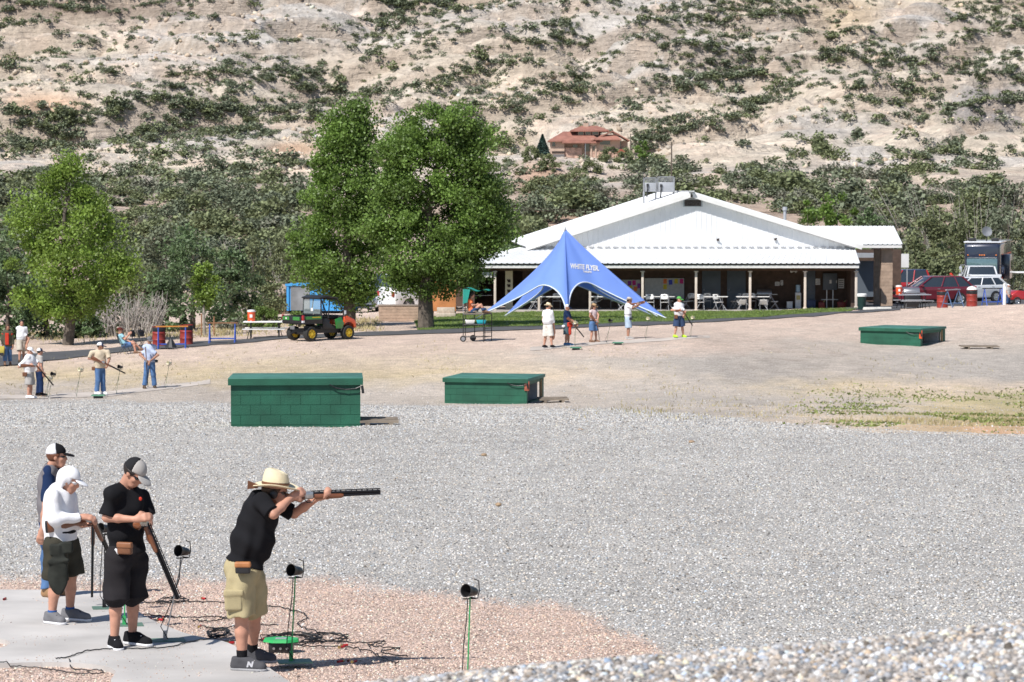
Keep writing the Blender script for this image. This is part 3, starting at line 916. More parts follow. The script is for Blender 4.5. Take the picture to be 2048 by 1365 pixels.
for i in big_i:
    mi = int(rng.choice(4, p=[.45, .25, .18, .12]))
    o = link('shrub', shr_proto[mi][int(rng.integers(3))], None)
    o.location = (sx[i], sD[i], sz_[i] - .02 * wid[i])
    o.rotation_euler = (0, 0, float(rng.random() * 6.28))
    o.scale = (wid[i], wid[i], wid[i] * (.75 + .5 * rng.random()))
    tag(o, KN[mi] + ' ' + area_of(cx_[i], cy_[i]), 'shrub', KN[mi] + ' ' + area_of(cx_[i], cy_[i]))
sm_i = np.where(~isbig)[0]
for lm_, sub, nm in ((leaf_ol, sm_i[::3], 'oak_scrub'), (leaf_jn, np.concatenate([sm_i[1::3], sm_i[2::3]]), 'juniper_scrub')):
    nl = 125
    vv = []
    for i in sub:
        c = shrub_pts(nl) * (wid[i], wid[i], wid[i] * (.75 + .5 * rng.random())) + (sx[i], sD[i], sz_[i])
        vv.append(c)
    vv = np.concatenate(vv); ws = np.repeat(wid[sub], nl)
    tag(link(nm, leaf_mesh(nm, vv, ws * .19, flat=.8), lm_), 'small dark scrub dotted over the whole slickrock hillside', kind='stuff')
print('shrubs', len(cx_))

# ------------------------------------------------------------ lawn, weeds, asphalt path and parking
def strip(name, pts_w, m, lift, kind='structure', step=.5):
    """flat sheet following the ground inside a polygon given in world x,y"""
    p = dens(pts_w, step)
    xs, ys = np.array(p)[:, 0], np.array(p)[:, 1]
    x0, x1, y0, y1 = xs.min(), xs.max(), ys.min(), ys.max()
    bm = bmesh.new()
    vs = [bm.verts.new((a, b, 0)) for a, b in p]
    es = [bm.edges.new((vs[i], vs[(i + 1) % len(vs)])) for i in range(len(vs))]
    bmesh.ops.triangle_fill(bm, use_beauty=True, edges=es)
    for k in range(1, int((y1 - y0) / 1.2)):
        bmesh.ops.bisect_plane(bm, geom=bm.verts[:] + bm.edges[:] + bm.faces[:], plane_co=(0, y0 + k * 1.2, 0), plane_no=(0, 1, 0))
    for k in range(1, int((x1 - x0) / 1.5)):
        bmesh.ops.bisect_plane(bm, geom=bm.verts[:] + bm.edges[:] + bm.faces[:], plane_co=(x0 + k * 1.5, 0, 0), plane_no=(1, 0, 0))
    z = GN(np.array([v.co.x for v in bm.verts]), np.array([v.co.y for v in bm.verts]))
    for v, q in zip(bm.verts, z): v.co.z = q + lift
    bmesh.ops.recalc_face_normals(bm, faces=bm.faces)
    for f_ in bm.faces:
        if f_.normal.z < 0: f_.normal_flip()
        f_.smooth = True
    me = bpy.data.meshes.new(name); bm.to_mesh(me); bm.free()
    return tag(link(name, me, m), kind=kind)
def w2(px, D):
    q = at(px, D); return (q[0], q[1])
asphalt = mat('old_asphalt', (.075, .075, .078), .9, var=.2, scale=1.2, bump=.004, bscale=80)
# path edges as (px, far D, near D)
PATH = [(-500, 130, 108), (0, 124.5, 118.5), (100, 128, 121.5), (200, 130, 124.5), (300, 132.5, 127), (420, 132.5, 128.5), (560, 135, 131.5), (750, 137, 133), (900, 138, 134), (1060, 139, 134.5), (1250, 141.5, 136.5), (1400, 144.5, 139.5), (1560, 149, 144), (1700, 155, 149.5), (1800, 162, 154)]
strip('road', [w2(a, c) for a, b, c in PATH] + [w2(a, b) for a, b, c in PATH[::-1]], asphalt, .03)
strip('parking', [w2(1690, 157), w2(1760, 160), w2(1900, 161), w2(2500, 158), w2(2500, 212), w2(1690, 212)], asphalt, .035)
lawn_m = mat('mown_grass_soil', (.085, .125, .03), .9, var=.3, scale=.8)
LAWN = [(826, 160), (836, 137.6), (900, 138.3), (1060, 139.3), (1250, 141.8), (1400, 144.8), (1560, 149.3), (1700, 155.3), (1715, 162.2), (1300, 165.3), (985, 165.3), (985, 170)]
strip('lawn', [w2(a, b) for a, b in LAWN], lawn_m, .03)
def blades(name, x, y, h, m, label, w_=.012, lean=.5):
    n = len(x); z = GN(x, y)
    a = rng.random(n) * 6.283
    base = np.stack([x, y, z], 1)
    d = np.stack([np.cos(a), np.sin(a), np.zeros(n)], 1) * (w_ * (.6 + rng.random(n)))[:, None]
    ln = rng.normal(size=(n, 3)) * lean; ln[:, 2] = 1
    tip = base + ln * h[:, None]
    v = np.stack([base - d, base + d, tip], 1).reshape(-1, 3)
    me = npmesh(name, v, np.arange(3 * n).reshape(n, 3), False, {'rnd': ('FACE', rng.random(n))})
    return tag(link(name, me, m), label, kind='stuff')
grass_m = mat('grass_blade', (.17, .235, .05), .6, var=.2, scale=.5, attr='rnd', trans=.25, avar=.4)
dry_m = mat('dry_grass_blade', (.42, .36, .19), .8, var=.2, scale=.5, attr='rnd', trans=.2, avar=.35)
weed_m = mat('range_weed', (.19, .23, .065), .7, var=.3, scale=.5, attr='rnd', trans=.2, avar=.4)
LP = [w2(a, b) for a, b in LAWN]
n = 90000
ar = np.array(LP)
x = ar[:, 0].min() + rng.random(n) * np.ptp(ar[:, 0]); y = ar[:, 1].min() + rng.random(n) * np.ptp(ar[:, 1])
k = inpoly(x, y, LP)
blades('grass', x[k], y[k], .05 + .06 * rng.random(k.sum()), grass_m, 'mown green lawn in front of the pavilion', .02)
def weed_field(n, s0, s1, d0, d1, f, h, m, name, label, w_=.012, lean=.4, clump=0):
    x, y = fanpts(n, s0, s1, d0, d1, 1.5)
    z = Gv(x, y); px, py = proj(x, y, z)
    k = rng.random(n) < f(px, py, x, y)
    x, y = x[k], y[k]
    if clump:
        x = np.repeat(x, clump) + rng.normal(size=len(x) * clump) * .12; y = np.repeat(y, clump) + rng.normal(size=len(y) * clump) * .2
    return blades(name, x, y, h * (.5 + rng.random(len(x))), m, label, w_, lean)
patch = lambda px, py, x, y: np.clip((fbm(x * .35, y * .09, 3, 77) - .46) * 7, 0, 1)
gate = lambda v, a, b, s: 1 / (1 + np.exp(-(v - a) / s)) * 1 / (1 + np.exp((v - b) / s))
UPK = lambda px: np.interp(px, *YU)
weed_field(22000, 1500, 2250, 62, 108, lambda px, py, x, y: .5 * np.clip((fbm(x * .5, y * .16, 3, 78) - .5) * 8, 0, 1) * gate(px, 1700, 2400, 40) * gate(py, 786, 856, 8) * (py < UPK(px) + 2), .05, weed_m, 'weeds', 'green weeds growing at the far edge of the range', .035, .9, 2)
weed_field(9000, 900, 2250, 68, 108, lambda px, py, x, y: gate(py, UPK(px) - 40, UPK(px) - 2, 8) * gate(px, 1250, 2400, 60) * (.15 + .85 * patch(px, py, x, y)), .09, dry_m, 'dry_grass', 'straw coloured dry grass fringe behind the gravel', .012, .35, 3)
weed_field(9000, -50, 2200, 100, 145, lambda px, py, x, y: .35 * patch(px, py, x, y) * gate(py, 700, 805, 10), .08, dry_m, 'dry_weeds', 'sparse dry weeds over the sandy ground', .014, .6, 2)
weed_field(7000, -80, 1000, 138, 165, lambda px, py, x, y: gate(py, 640, 676, 5) * (px < 760) * (.2 + .8 * patch(px, py, x, y)), .16, dry_m, 'verge_grass', 'dry yellow grass verge under the bushes', .02, .4, 3)
# ------------------------------------------------------------ materials of built things
white_metal = mat('white_painted_metal', (.73, .74, .75), .45, var=.05, scale=1.2)
white_paint = mat('white_paint', (.72, .71, .69), .55, var=.05, scale=3)
post_m = mat('cream_post_paint', (.62, .54, .46), .6, var=.08, scale=3)
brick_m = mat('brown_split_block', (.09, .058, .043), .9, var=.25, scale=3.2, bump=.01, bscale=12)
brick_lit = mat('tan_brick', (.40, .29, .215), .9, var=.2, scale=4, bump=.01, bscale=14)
door_m = mat('grey_blue_door_paint', (.10, .12, .145), .5, var=.06, scale=2)
dark_m = mat('dark_interior_board', (.045, .03, .025), .8, var=.2, scale=2)
soffit_m = mat('stained_timber_soffit', (.10, .05, .028), .8, var=.25, scale=2)
black_m = mat('black_plastic', (.018, .018, .02), .45, var=.15, scale=10)
rubber = mat('tyre_rubber', (.025, .025, .026), .85, var=.2, scale=12, bump=.004, bscale=60)
steel = mat('bare_steel', (.42, .42, .43), .35, .8, var=.1, scale=6)
grey_m = mat('galvanised_sheet', (.40, .41, .43), .45, .3, var=.08, scale=4)
chrome = mat('bright_alloy', (.62, .63, .65), .22, .9, var=.05, scale=5)
green_wall = mat('green_block_paint', (.011, .092, .052), .6, var=.28, scale=1.7, bump=.006, bscale=40)
green_top = mat('green_roof_felt', (.05, .165, .128), .65, var=.28, scale=2.2, bump=.004, bscale=30)
orange_m = mat('orange_plastic', (.72, .10, .03), .45, var=.1, scale=6)
red_m = mat('red_drum_paint', (.28, .035, .025), .5, var=.25, scale=4)
blue_m = mat('blue_frame_paint', (.03, .09, .42), .45, var=.12, scale=6)
white_pl = mat('white_plastic', (.80, .79, .76), .45, var=.05, scale=6)
wood_m = mat('grey_plank', (.22, .18, .14), .9, var=.3, scale=4, bump=.005, bscale=20)
terracotta = mat('terracotta_tile', (.30, .135, .10), .75, var=.2, scale=.8)
stucco = mat('pink_stucco', (.50, .37, .29), .9, var=.12, scale=.6)
rubble = mat('pink_rubble_stone', (.48, .32, .25), .9, var=.45, scale=1.6, bump=.1, bscale=2)
win_g = glass('dark_window_glass', (.03, .04, .05))
def sheet(mb, a, b, c, d, n, th=.025, rib=.035):
    """ribbed metal sheet: lower edge a->b, upper edge d->c, ribs running up the slope"""
    a, b, c, d = [np.array(q, float) for q in (a, b, c, d)]
    nr = np.cross(b - a, d - a); nr /= np.linalg.norm(nr)
    if nr[2] < 0: nr = -nr
    lo, hi = [], []
    for i in range(n):
        for t, h in ((0, 0), (.62, 0), (.72, rib), (.9, rib)):
            u = (i + t) / n
            lo.append(a + (b - a) * u + nr * h); hi.append(d + (c - d) * u + nr * h)
    lo.append(b); hi.append(c)
    m = len(lo)
    vs = lo + hi + [p - nr * th for p in lo] + [p - nr * th for p in hi]
    f = []
    for i in range(m - 1):
        f += [(i, i + 1, m + i + 1, m + i), (2 * m + i, 3 * m + i, 3 * m + i + 1, 2 * m + i + 1), (i, 2 * m + i, 2 * m + i + 1, i + 1), (m + i, m + i + 1, 3 * m + i + 1, 3 * m + i)]
    f += [(0, m, 3 * m, 2 * m), (m - 1, 3 * m - 1, 4 * m - 1, 2 * m - 1)]
    mb.add(vs, f)
# ------------------------------------------------------------ pavilion
BD = 166.0
bz = .05
BX = lambda px, D=BD: P(px, 600, D)[0]
BZ = lambda py, D=BD: P(CX, py, D)[2]
base = V(BX(1380), BD, bz)
pav = empty('pavilion', base, 'long white metal roofed pavilion with wide gable and open porch on cream posts', 'pavilion')
def pb(name, mb, m, **k): return mb.build(name, m, pav, world=True, **k)
WD = 169.4                                   # depth of the back wall of the porch
ex0, ex1, ez = BX(938, 165.5), BX(1720, 165.5), BZ(527, 165.5)
tz = BZ(496, 169)
mb = MB(); sheet(mb, (ex0, 165.5, ez), (ex1, 165.5, ez), (BX(1709, 169.3), 169.3, tz), (ex0 + 3.4, 169.3, tz), 70)
sheet(mb, (ex0, 176, ez), (ex0, 165.5, ez), (ex0 + 3.4, 169.3, tz), (ex0 + 3.4, 176, tz), 30)
pb('porch_roof', mb, white_metal)
mb = MB(); mb.box(((ex0 + ex1) / 2, 165.62, ez - .185), (ex1 - ex0 - .1, .05, .17)); mb.box((ex1 - .07, 167.4, ez + .35), (.06, 3.4, .14), rx=math.atan2(tz - ez, 3.8))
pb('porch_fascia', mb, white_paint)
mb = MB(); mb.box(((ex0 + ex1) / 2, 167.45, ez - .2), (ex1 - ex0 - .3, 3.5, .06)); mb.box(((ex0 + ex1) / 2, 166, ez - .33), (ex1 - ex0 - .4, .14, .2))
pb('porch_ceiling', mb, soffit_m)
for px in (990, 1078, 1180, 1285, 1392, 1500, 1610, 1712):
    mb = MB(); x = BX(px); g = G(x, BD)
    mb.box((x, BD, (g - .2 + ez - .43) / 2), (.13, .13, ez - .43 - g + .2)); mb.box((x, BD, g + .06), (.2, .2, .1)); mb.box((x, BD, ez - .47), (.24, .2, .06))
    pb('post', mb, post_m, bevel=.01)
# porch floor and walls
mb = MB(); mb.box(((ex0 + ex1) / 2 + .2, 167.7, bz - .2), (ex1 - ex0 - .2, 4.2, .56)); pb('porch_floor', mb, mat('porch_concrete', (.42, .39, .36), .85, var=.1, scale=1))
wl, wr = BX(1045, WD), BX(1705, WD)
mb = MB()
rows = 16
for i in range(rows):                         # courses of split block, joints kept as thin gaps
    z0 = bz + .08 + i * .19
    mb.box(((wl + wr) / 2, WD + .15, z0 + .09), (wr - wl, .28 + (.004 if i % 2 else 0), .178))
mb.box(((wl + wr) / 2, WD + .17, bz + 1.5), (wr - wl - .02, .24, 3.1))
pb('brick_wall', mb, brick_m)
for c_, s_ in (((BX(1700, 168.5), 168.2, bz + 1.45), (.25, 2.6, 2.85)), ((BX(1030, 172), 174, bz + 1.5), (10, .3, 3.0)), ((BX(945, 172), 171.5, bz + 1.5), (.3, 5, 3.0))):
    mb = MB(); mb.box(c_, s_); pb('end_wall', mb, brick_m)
mb = MB(); mb.box((BX(1018, 168), 168, bz + 1.2), (.42, .3, 2.6)); pb('cream_pier', mb, mat('cream_render', (.66, .60, .44), .8, var=.08))
# doors in the wall
for x0, x1, y0, lb in ((1404, 1441, 545, None), (1454, 1491, 545, None), (1613, 1630, 546, None)):
    a, b = BX(x0, WD), BX(x1, WD)
    mb = MB(); mb.box(((a + b) / 2, WD - .03, bz + 1.13), (b - a, .06, 2.1)); mb.box(((a + b) / 2, WD - .065, bz + 1.5), ((b - a) * .72, .02, .9)); mb.box(((a + b) / 2, WD - .065, bz + .55), ((b - a) * .72, .02, .6))
    d = pb('door', mb, door_m, bevel=.006)
    mb = MB(); mb.ico((a + .1, WD - .11, bz + 1.1), .045, 1)
    link('handle', mb.mesh('handle', True, off=base), steel, d)
# gable
RK = 168.55
apx, apz = BX(1383, 168.3), BZ(384, 168.3)
lx, lz = BX(1050, 168.3), BZ(492, 168.3)
rx_, rz_ = BX(1727, 168.3), BZ(490, 168.3)
mb = MB()
GWD = 169.0
nx = 64
xs = np.linspace(lx + .4, rx_ - .4, nx)
vs, f = [], []
def rz_at(x): return (lz + (apz - lz) * (x - lx) / (apx - lx)) if x < apx else (rz_ + (apz - rz_) * (rx_ - x) / (rx_ - apx))
prof_ = []
for i in range(nx - 1):
    w_ = xs[i + 1] - xs[i]
    prof_ += [(xs[i], 0), (xs[i] + w_ * .78, 0), (xs[i] + w_ * .84, -.025), (xs[i] + w_ * .94, -.025)]
for x, dy in prof_:
    vs += [(x, GWD + dy, tz - .1), (x, GWD + dy, max(rz_at(x) - .12, tz - .1))]
m_ = len(prof_)
f = [(2 * i, 2 * i + 2, 2 * i + 3, 2 * i + 1) for i in range(m_ - 1)]
vs += [(p[0], GWD + .2, p[2]) for p in vs]
f += [(2 * m_ + 2 * i, 2 * m_ + 2 * i + 1, 2 * m_ + 2 * i + 3, 2 * m_ + 2 * i + 2) for i in range(m_ - 1)]
mb.add(vs, f); pb('gable_wall', mb, white_metal)
SK = -.9
mb = MB()
sheet(mb, (lx, RK, lz), (lx + SK, 185, lz), (apx + SK, 185, apz), (apx, RK, apz), 40, .06)
sheet(mb, (rx_ + SK, 185, rz_), (rx_, RK, rz_), (apx, RK, apz), (apx + SK, 185, apz), 40, .06)
mb.box((apx + SK / 2, 176.6, apz + .03), (.3, 16.7, .05), rz=math.atan2(-SK, 16.7))
pb('roof', mb, white_metal)
mb = MB()
for (x0, z0, x1, z1) in ((lx, lz, apx, apz), (apx, apz, rx_, rz_)):
    L_ = math.hypot(x1 - x0, z1 - z0); a = math.atan2(z1 - z0, x1 - x0)
    n_ = (-math.sin(a), math.cos(a))
    mb.box(((x0 + x1) / 2 - n_[0] * .17, RK - .03, (z0 + z1) / 2 - n_[1] * .17), (L_ - .02, .05, .24), ry=-a)
pb('rake_board', mb, white_paint)
mb = MB()
for (x0, z0, x1, z1) in ((lx + .2, lz, apx, apz), (apx, apz, rx_ - .2, rz_)):
    L_ = math.hypot(x1 - x0, z1 - z0); a = math.atan2(z1 - z0, x1 - x0)
    mb.box(((x0 + x1) / 2 + math.sin(a) * .27, 168.8, (z0 + z1) / 2 - math.cos(a) * .27), (L_ - .3, .4, .03), ry=-a)
pb('rake_soffit', mb, white_paint)
mb = MB(); k_ = int((rx_ - lx - 1) / .45)
for i in range(k_): mb.box((lx + .6 + i * .45, GWD - .06, tz + .035), (.3, .05, .045))
link('flashing', mb.mesh('flashing', off=base), mat('dull_flashing', (.30, .30, .31), .6), pav)
vx, vz = BX(1385, 168.9), BZ(406.5, 168.9)
mb = MB(); mb.box((vx, GWD - .06, vz), (1.1, .06, .42))
vent = pb('gable_vent', mb, mat('vent_frame_grey', (.38, .42, .45), .5))
mb = MB()
for i in range(5): mb.box((vx, GWD - .11, vz - .14 + i * .07), (.94, .05, .035), rx=.6)
link('louvre', mb.mesh('louvre', off=base), dark_m, vent)
for px, py in ((1435, 480), (1550, 479)):
    mb = MB(); mb.box((BX(px, GWD), GWD - .08, BZ(py, GWD)), (.12, .1, .12)); mb.tube([(BX(px, GWD), GWD - .1, BZ(py, GWD)), (BX(px, GWD) + .06, GWD - .22, BZ(py, GWD) + .05)], .04, 6); pb('floodlight', mb, dark_m)
mb = MB(); q = (BX(1569, 178), 178, BZ(448, 178)); mb.tube([q, (q[0], q[1], q[2] + .8)], .09, 10); mb.tube([(q[0], q[1], q[2] + .8), (q[0], q[1], q[2] + 1.0)], [.15, .14], 10); pb('vent_pipe', mb, grey_m)
# side wing with brick pillars
wx0, wx1 = BX(1612, 170), BX(1805, 170)
we, wt = BZ(489, 170), BZ(453, 174)
mb = MB(); sheet(mb, (wx0, 170, we), (wx1, 170, we), (wx1, 174, wt), (wx0, 174, wt), 20); sheet(mb, (wx1, 178, we), (wx0, 178, we), (wx0, 174, wt), (wx1, 174, wt), 20)
pb('wing_roof', mb, white_metal)
mb = MB(); mb.box(((wx0 + wx1) / 2 + .8, 170.06, we - .12), (wx1 - wx0 - 1.7, .05, .18)); mb.add([(wx1 - .06, 170.1, we - .03), (wx1 - .06, 177.9, we - .03), (wx1 - .06, 174, wt - .05), (wx1 - .12, 170.1, we - .03), (wx1 - .12, 177.9, we - .03), (wx1 - .12, 174, wt - .05)], [(0, 1, 2), (3, 5, 4), (0, 3, 4, 1), (1, 4, 5, 2), (2, 5, 3, 0)])
pb('wing_fascia', mb, white_paint)
for px0, px1, D, dp in ((1762, 1785, 170.6, .62), (1749, 1765, 176.5, .6)):
    mb = MB(); x0, x1 = BX(px0, D), BX(px1, D); g = G((x0 + x1) / 2, D)
    k = int((we - .05 - g) / .2)
    for i in range(k + 1):
        h_ = min(.2, we - .05 - g - i * .2)
        if h_ > .03: mb.box(((x0 + x1) / 2, D + dp / 2, g + i * .2 + h_ / 2), (x1 - x0 - (.012 if i % 2 else 0), dp - (.012 if i % 2 else 0), h_ - .012))
    mb.box(((x0 + x1) / 2, D + dp / 2, g - .1 + (we - g) / 2), (x1 - x0 - .03, dp - .03, we - g + .1))
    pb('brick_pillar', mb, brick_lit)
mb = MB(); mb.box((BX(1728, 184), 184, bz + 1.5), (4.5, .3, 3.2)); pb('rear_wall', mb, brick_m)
mb = MB(); mb.box((BX(1738, 183.8), 183.75, bz + 1.3), (1.5, .1, 2.2)); pb('garage_door', mb, door_m)
mb = MB(); mb.box((BX(1730, 183), 182.9, BZ(511, 183)), (1.6, 1.2, .26)); pb('rear_fascia', mb, grey_m)
# cooling unit on the roof
cu = empty('rooftop_cooler', V(BX(1318, 173), 173, BZ(392, 173)), 'twin grey evaporative coolers on a pipe frame above the roof slope', 'cooler')
def rel(o): return np.array(o.location)
for px0, px1, top, bot in ((1287, 1313, 356, 384), (1314, 1349, 354, 385)):
    x0, x1 = BX(px0, 173), BX(px1, 173); z0, z1 = BZ(bot, 173), BZ(top, 173)
    mb = MB(); mb.box(((x0 + x1) / 2, 173.6, z0 + (z1 - z0) * .33), (x1 - x0 - .04, 1.2, (z1 - z0) * .66))
    b_ = mb.build('cooler_box', grey_m, cu, world=True, bevel=.02)
    mb = MB()
    for i in range(5): mb.box(((x0 + x1) / 2, 173.0, z0 + (z1 - z0) * (.72 + .06 * i)), (x1 - x0 - .1, .03, .025))
    for x in (x0 + .03, x1 - .03):
        for y in (173, 174.2): mb.box((x, y, (z0 + z1) / 2), (.05, .05, z1 - z0))
        mb.box((x, 173.6, z1), (.05, 1.25, .05))
    for y in (173, 174.2): mb.box(((x0 + x1) / 2, y, z1), (x1 - x0, .05, .05))
    link('guard_frame', mb.mesh('guard_frame', off=rel(cu)), steel, b_)
    mb = MB(); mb.tube([(x0 + .22, 172.95, z0 + .35), (x0 + .22, 172.85, z0 + .15), (x0 + .18, 172.9, z0 - .3)], .04, 6); mb.box((x0 + .22, 172.95, z0 + .38), (.13, .08, .16))
    link('valve', mb.mesh('valve', off=rel(cu)), black_m, b_)
mb = MB()
for px in (1288, 1312, 1348):
    for y in (173.1, 174.1):
        zb = rz_at(BX(px, 173)) - .1
        mb.tube([(BX(px, 173), y, zb), (BX(px, 173), y, BZ(384, 173))], .035, 6)
mb.build('stand', grey_m, cu, world=True)
# notice boards on the back wall
notes = [(1214, 568, 'green'), (1225, 572, 'orange'), (1259, 567, 'purple'), (1268, 566, 'magenta'), (1261, 576, 'yellow'), (1271, 578, 'orange'), (1278, 572, 'purple')], [(1330, 563, 'orange'), (1341, 565, 'blue'), (1352, 563, 'yellow'), (1363, 563, 'magenta'), (1330, 574, 'yellow')]
NC = {'green': (.12, .45, .08), 'orange': (.75, .20, .06), 'purple': (.25, .05, .35), 'magenta': (.55, .03, .22), 'yellow': (.62, .50, .05), 'blue': (.06, .08, .5)}
for (x0, x1, y0, y1, lb), ns in zip(((1207, 1281, 559, 600, 'whiteboard half hidden by the tent with scattered coloured sheets'), (1288, 1369, 556, 599, 'wide whiteboard with a row of coloured sheets along its top')), notes):
    a, b, t, u = BX(x0, WD), BX(x1, WD), BZ(y0, WD), BZ(y1, WD)
    o = empty('notice_board', V((a + b) / 2, WD - .02, (t + u) / 2), lb, 'whiteboard', 'whiteboards on the back wall')
    mb = MB(); mb.box((0, 0, 0), (b - a, .03, t - u)); mb.build('board', mat('dull_whiteboard', (.42, .42, .42), .4), o)
    mb = MB()
    for s in (-1, 1): mb.box((s * (b - a) / 2, 0, 0), (.05, .05, t - u + .1)); mb.box((0, 0, s * (t - u) / 2), (b - a, .05, .05))
    mb.build('frame', dark_m, o)
    for px, py, c in ns:
        mb = MB(); mb.box((BX(px, WD) - (a + b) / 2, -.021, BZ(py, WD) - (t + u) / 2), (.2, .006, .27), ry=random.uniform(-.06, .06)); mb.build('paper_sheet', mat('paper_' + c, NC[c], .8), o)
def wall_thing(name, px0, px1, py0, py1, dep, m, lb, cat, extra=None, bev=.01):
    a, b, t, u = BX(px0, WD), BX(px1, WD), BZ(py0, WD), BZ(py1, WD)
    o = empty(name, V((a + b) / 2, WD - dep / 2 - .005, (t + u) / 2), lb, cat)
    mb = MB(); mb.box((0, 0, 0), (b - a, dep, t - u)); mb.build('panel', m, o, bevel=bev)
    if extra: extra(o, b - a, t - u, dep)
    return o
def cab_x(o, w_, h_, d):
    mb = MB()
    for s in (-.22, .22): mb.box((s * w_, 0, -h_ / 2 - .62), (.05, .05, 1.24))
    mb.box((0, 0, -h_ / 2 - .55), (w_ * 1.2, .04, .04)); mb.build('support_leg', steel, o)
    mb = MB(); mb.box((.02, -d / 2 - .004, 0), (.12, .01, .2)); mb.box((w_ * .45, -d / 2 - .01, 0), (.03, .03, .14)); mb.build('notice', white_paint, o)
wall_thing('electrical_cabinet', 1645, 1673, 547, 580, .28, door_m, 'big grey blue electrical cabinet on two conduit legs', 'cabinet', cab_x)
def sign_lines(o, w_, h_, d):
    mb = MB()
    for i in range(4): mb.box((0, -d / 2 - .003, h_ * (.3 - .2 * i)), (w_ * .75, .004, h_ * .06))
    mb.build('text_lines', dark_m, o)
for x0, x1, y0, y1, lb in ((1631, 1640, 558, 570, 'small white notice between narrow door and grey cabinet'), (1676, 1688, 558, 577, 'white notice sheet past the grey cabinet'), (1550, 1559, 564, 572, 'small pale notice on the wall above the gas grill'), (1561, 1566, 561, 571, 'tiny switch plate notice beside the small pale notice')):
    wall_thing('wall_notice', x0, x1, y0, y1, .02, white_paint, lb, 'notice', sign_lines, .002)
def lamp_x(o, w_, h_, d):
    for s in (-1, 1):
        mb = MB(); mb.tube([(s * .04, -.02, -.02), (s * .13, -.14, -.08)], [.05, .085], 10); mb.build('lamp_head', white_pl, o)
wall_thing('porch_lamp', 1583, 1590, 537, 544, .08, white_pl, 'twin headed white lamp on wall under the porch', 'lamp', lamp_x)
wall_thing('porch_lamp', 1703, 1711, 538, 543, .1, white_pl, 'white lamp at the corner post end of the porch wall', 'lamp', lamp_x)
mb = MB(); mb.box((0, 0, 0), (.55, .04, .3)); so = mb.build('porch_sign', white_paint, None, bevel=.01, loc=V(BX(974, 165.9), 165.9, BZ(550, 165.9)))
tag(so, 'small white sign hung under the porch eave beside the broad cottonwood', 'sign')
mb = MB(); mb.box((.16, -.024, .03), (.03, .008, .16), ry=.5); mb.box((.2, -.024, .0), (.03, .008, .1)); mb.build('arrow_mark', dark_m, so)
mb = MB()
for z_ in (-.35, -.05, .22): mb.box((.02 * z_, 0, z_), (.16, .02, .16)); mb.box((-.08, 0, z_ + .05), (.05, .02, .08))
tag(mb.build('pier_number', dark_m, None, loc=V(BX(1018, 167.8), 167.82, BZ(570, 168))), 'dark markings fixed on the cream pier', 'sign')

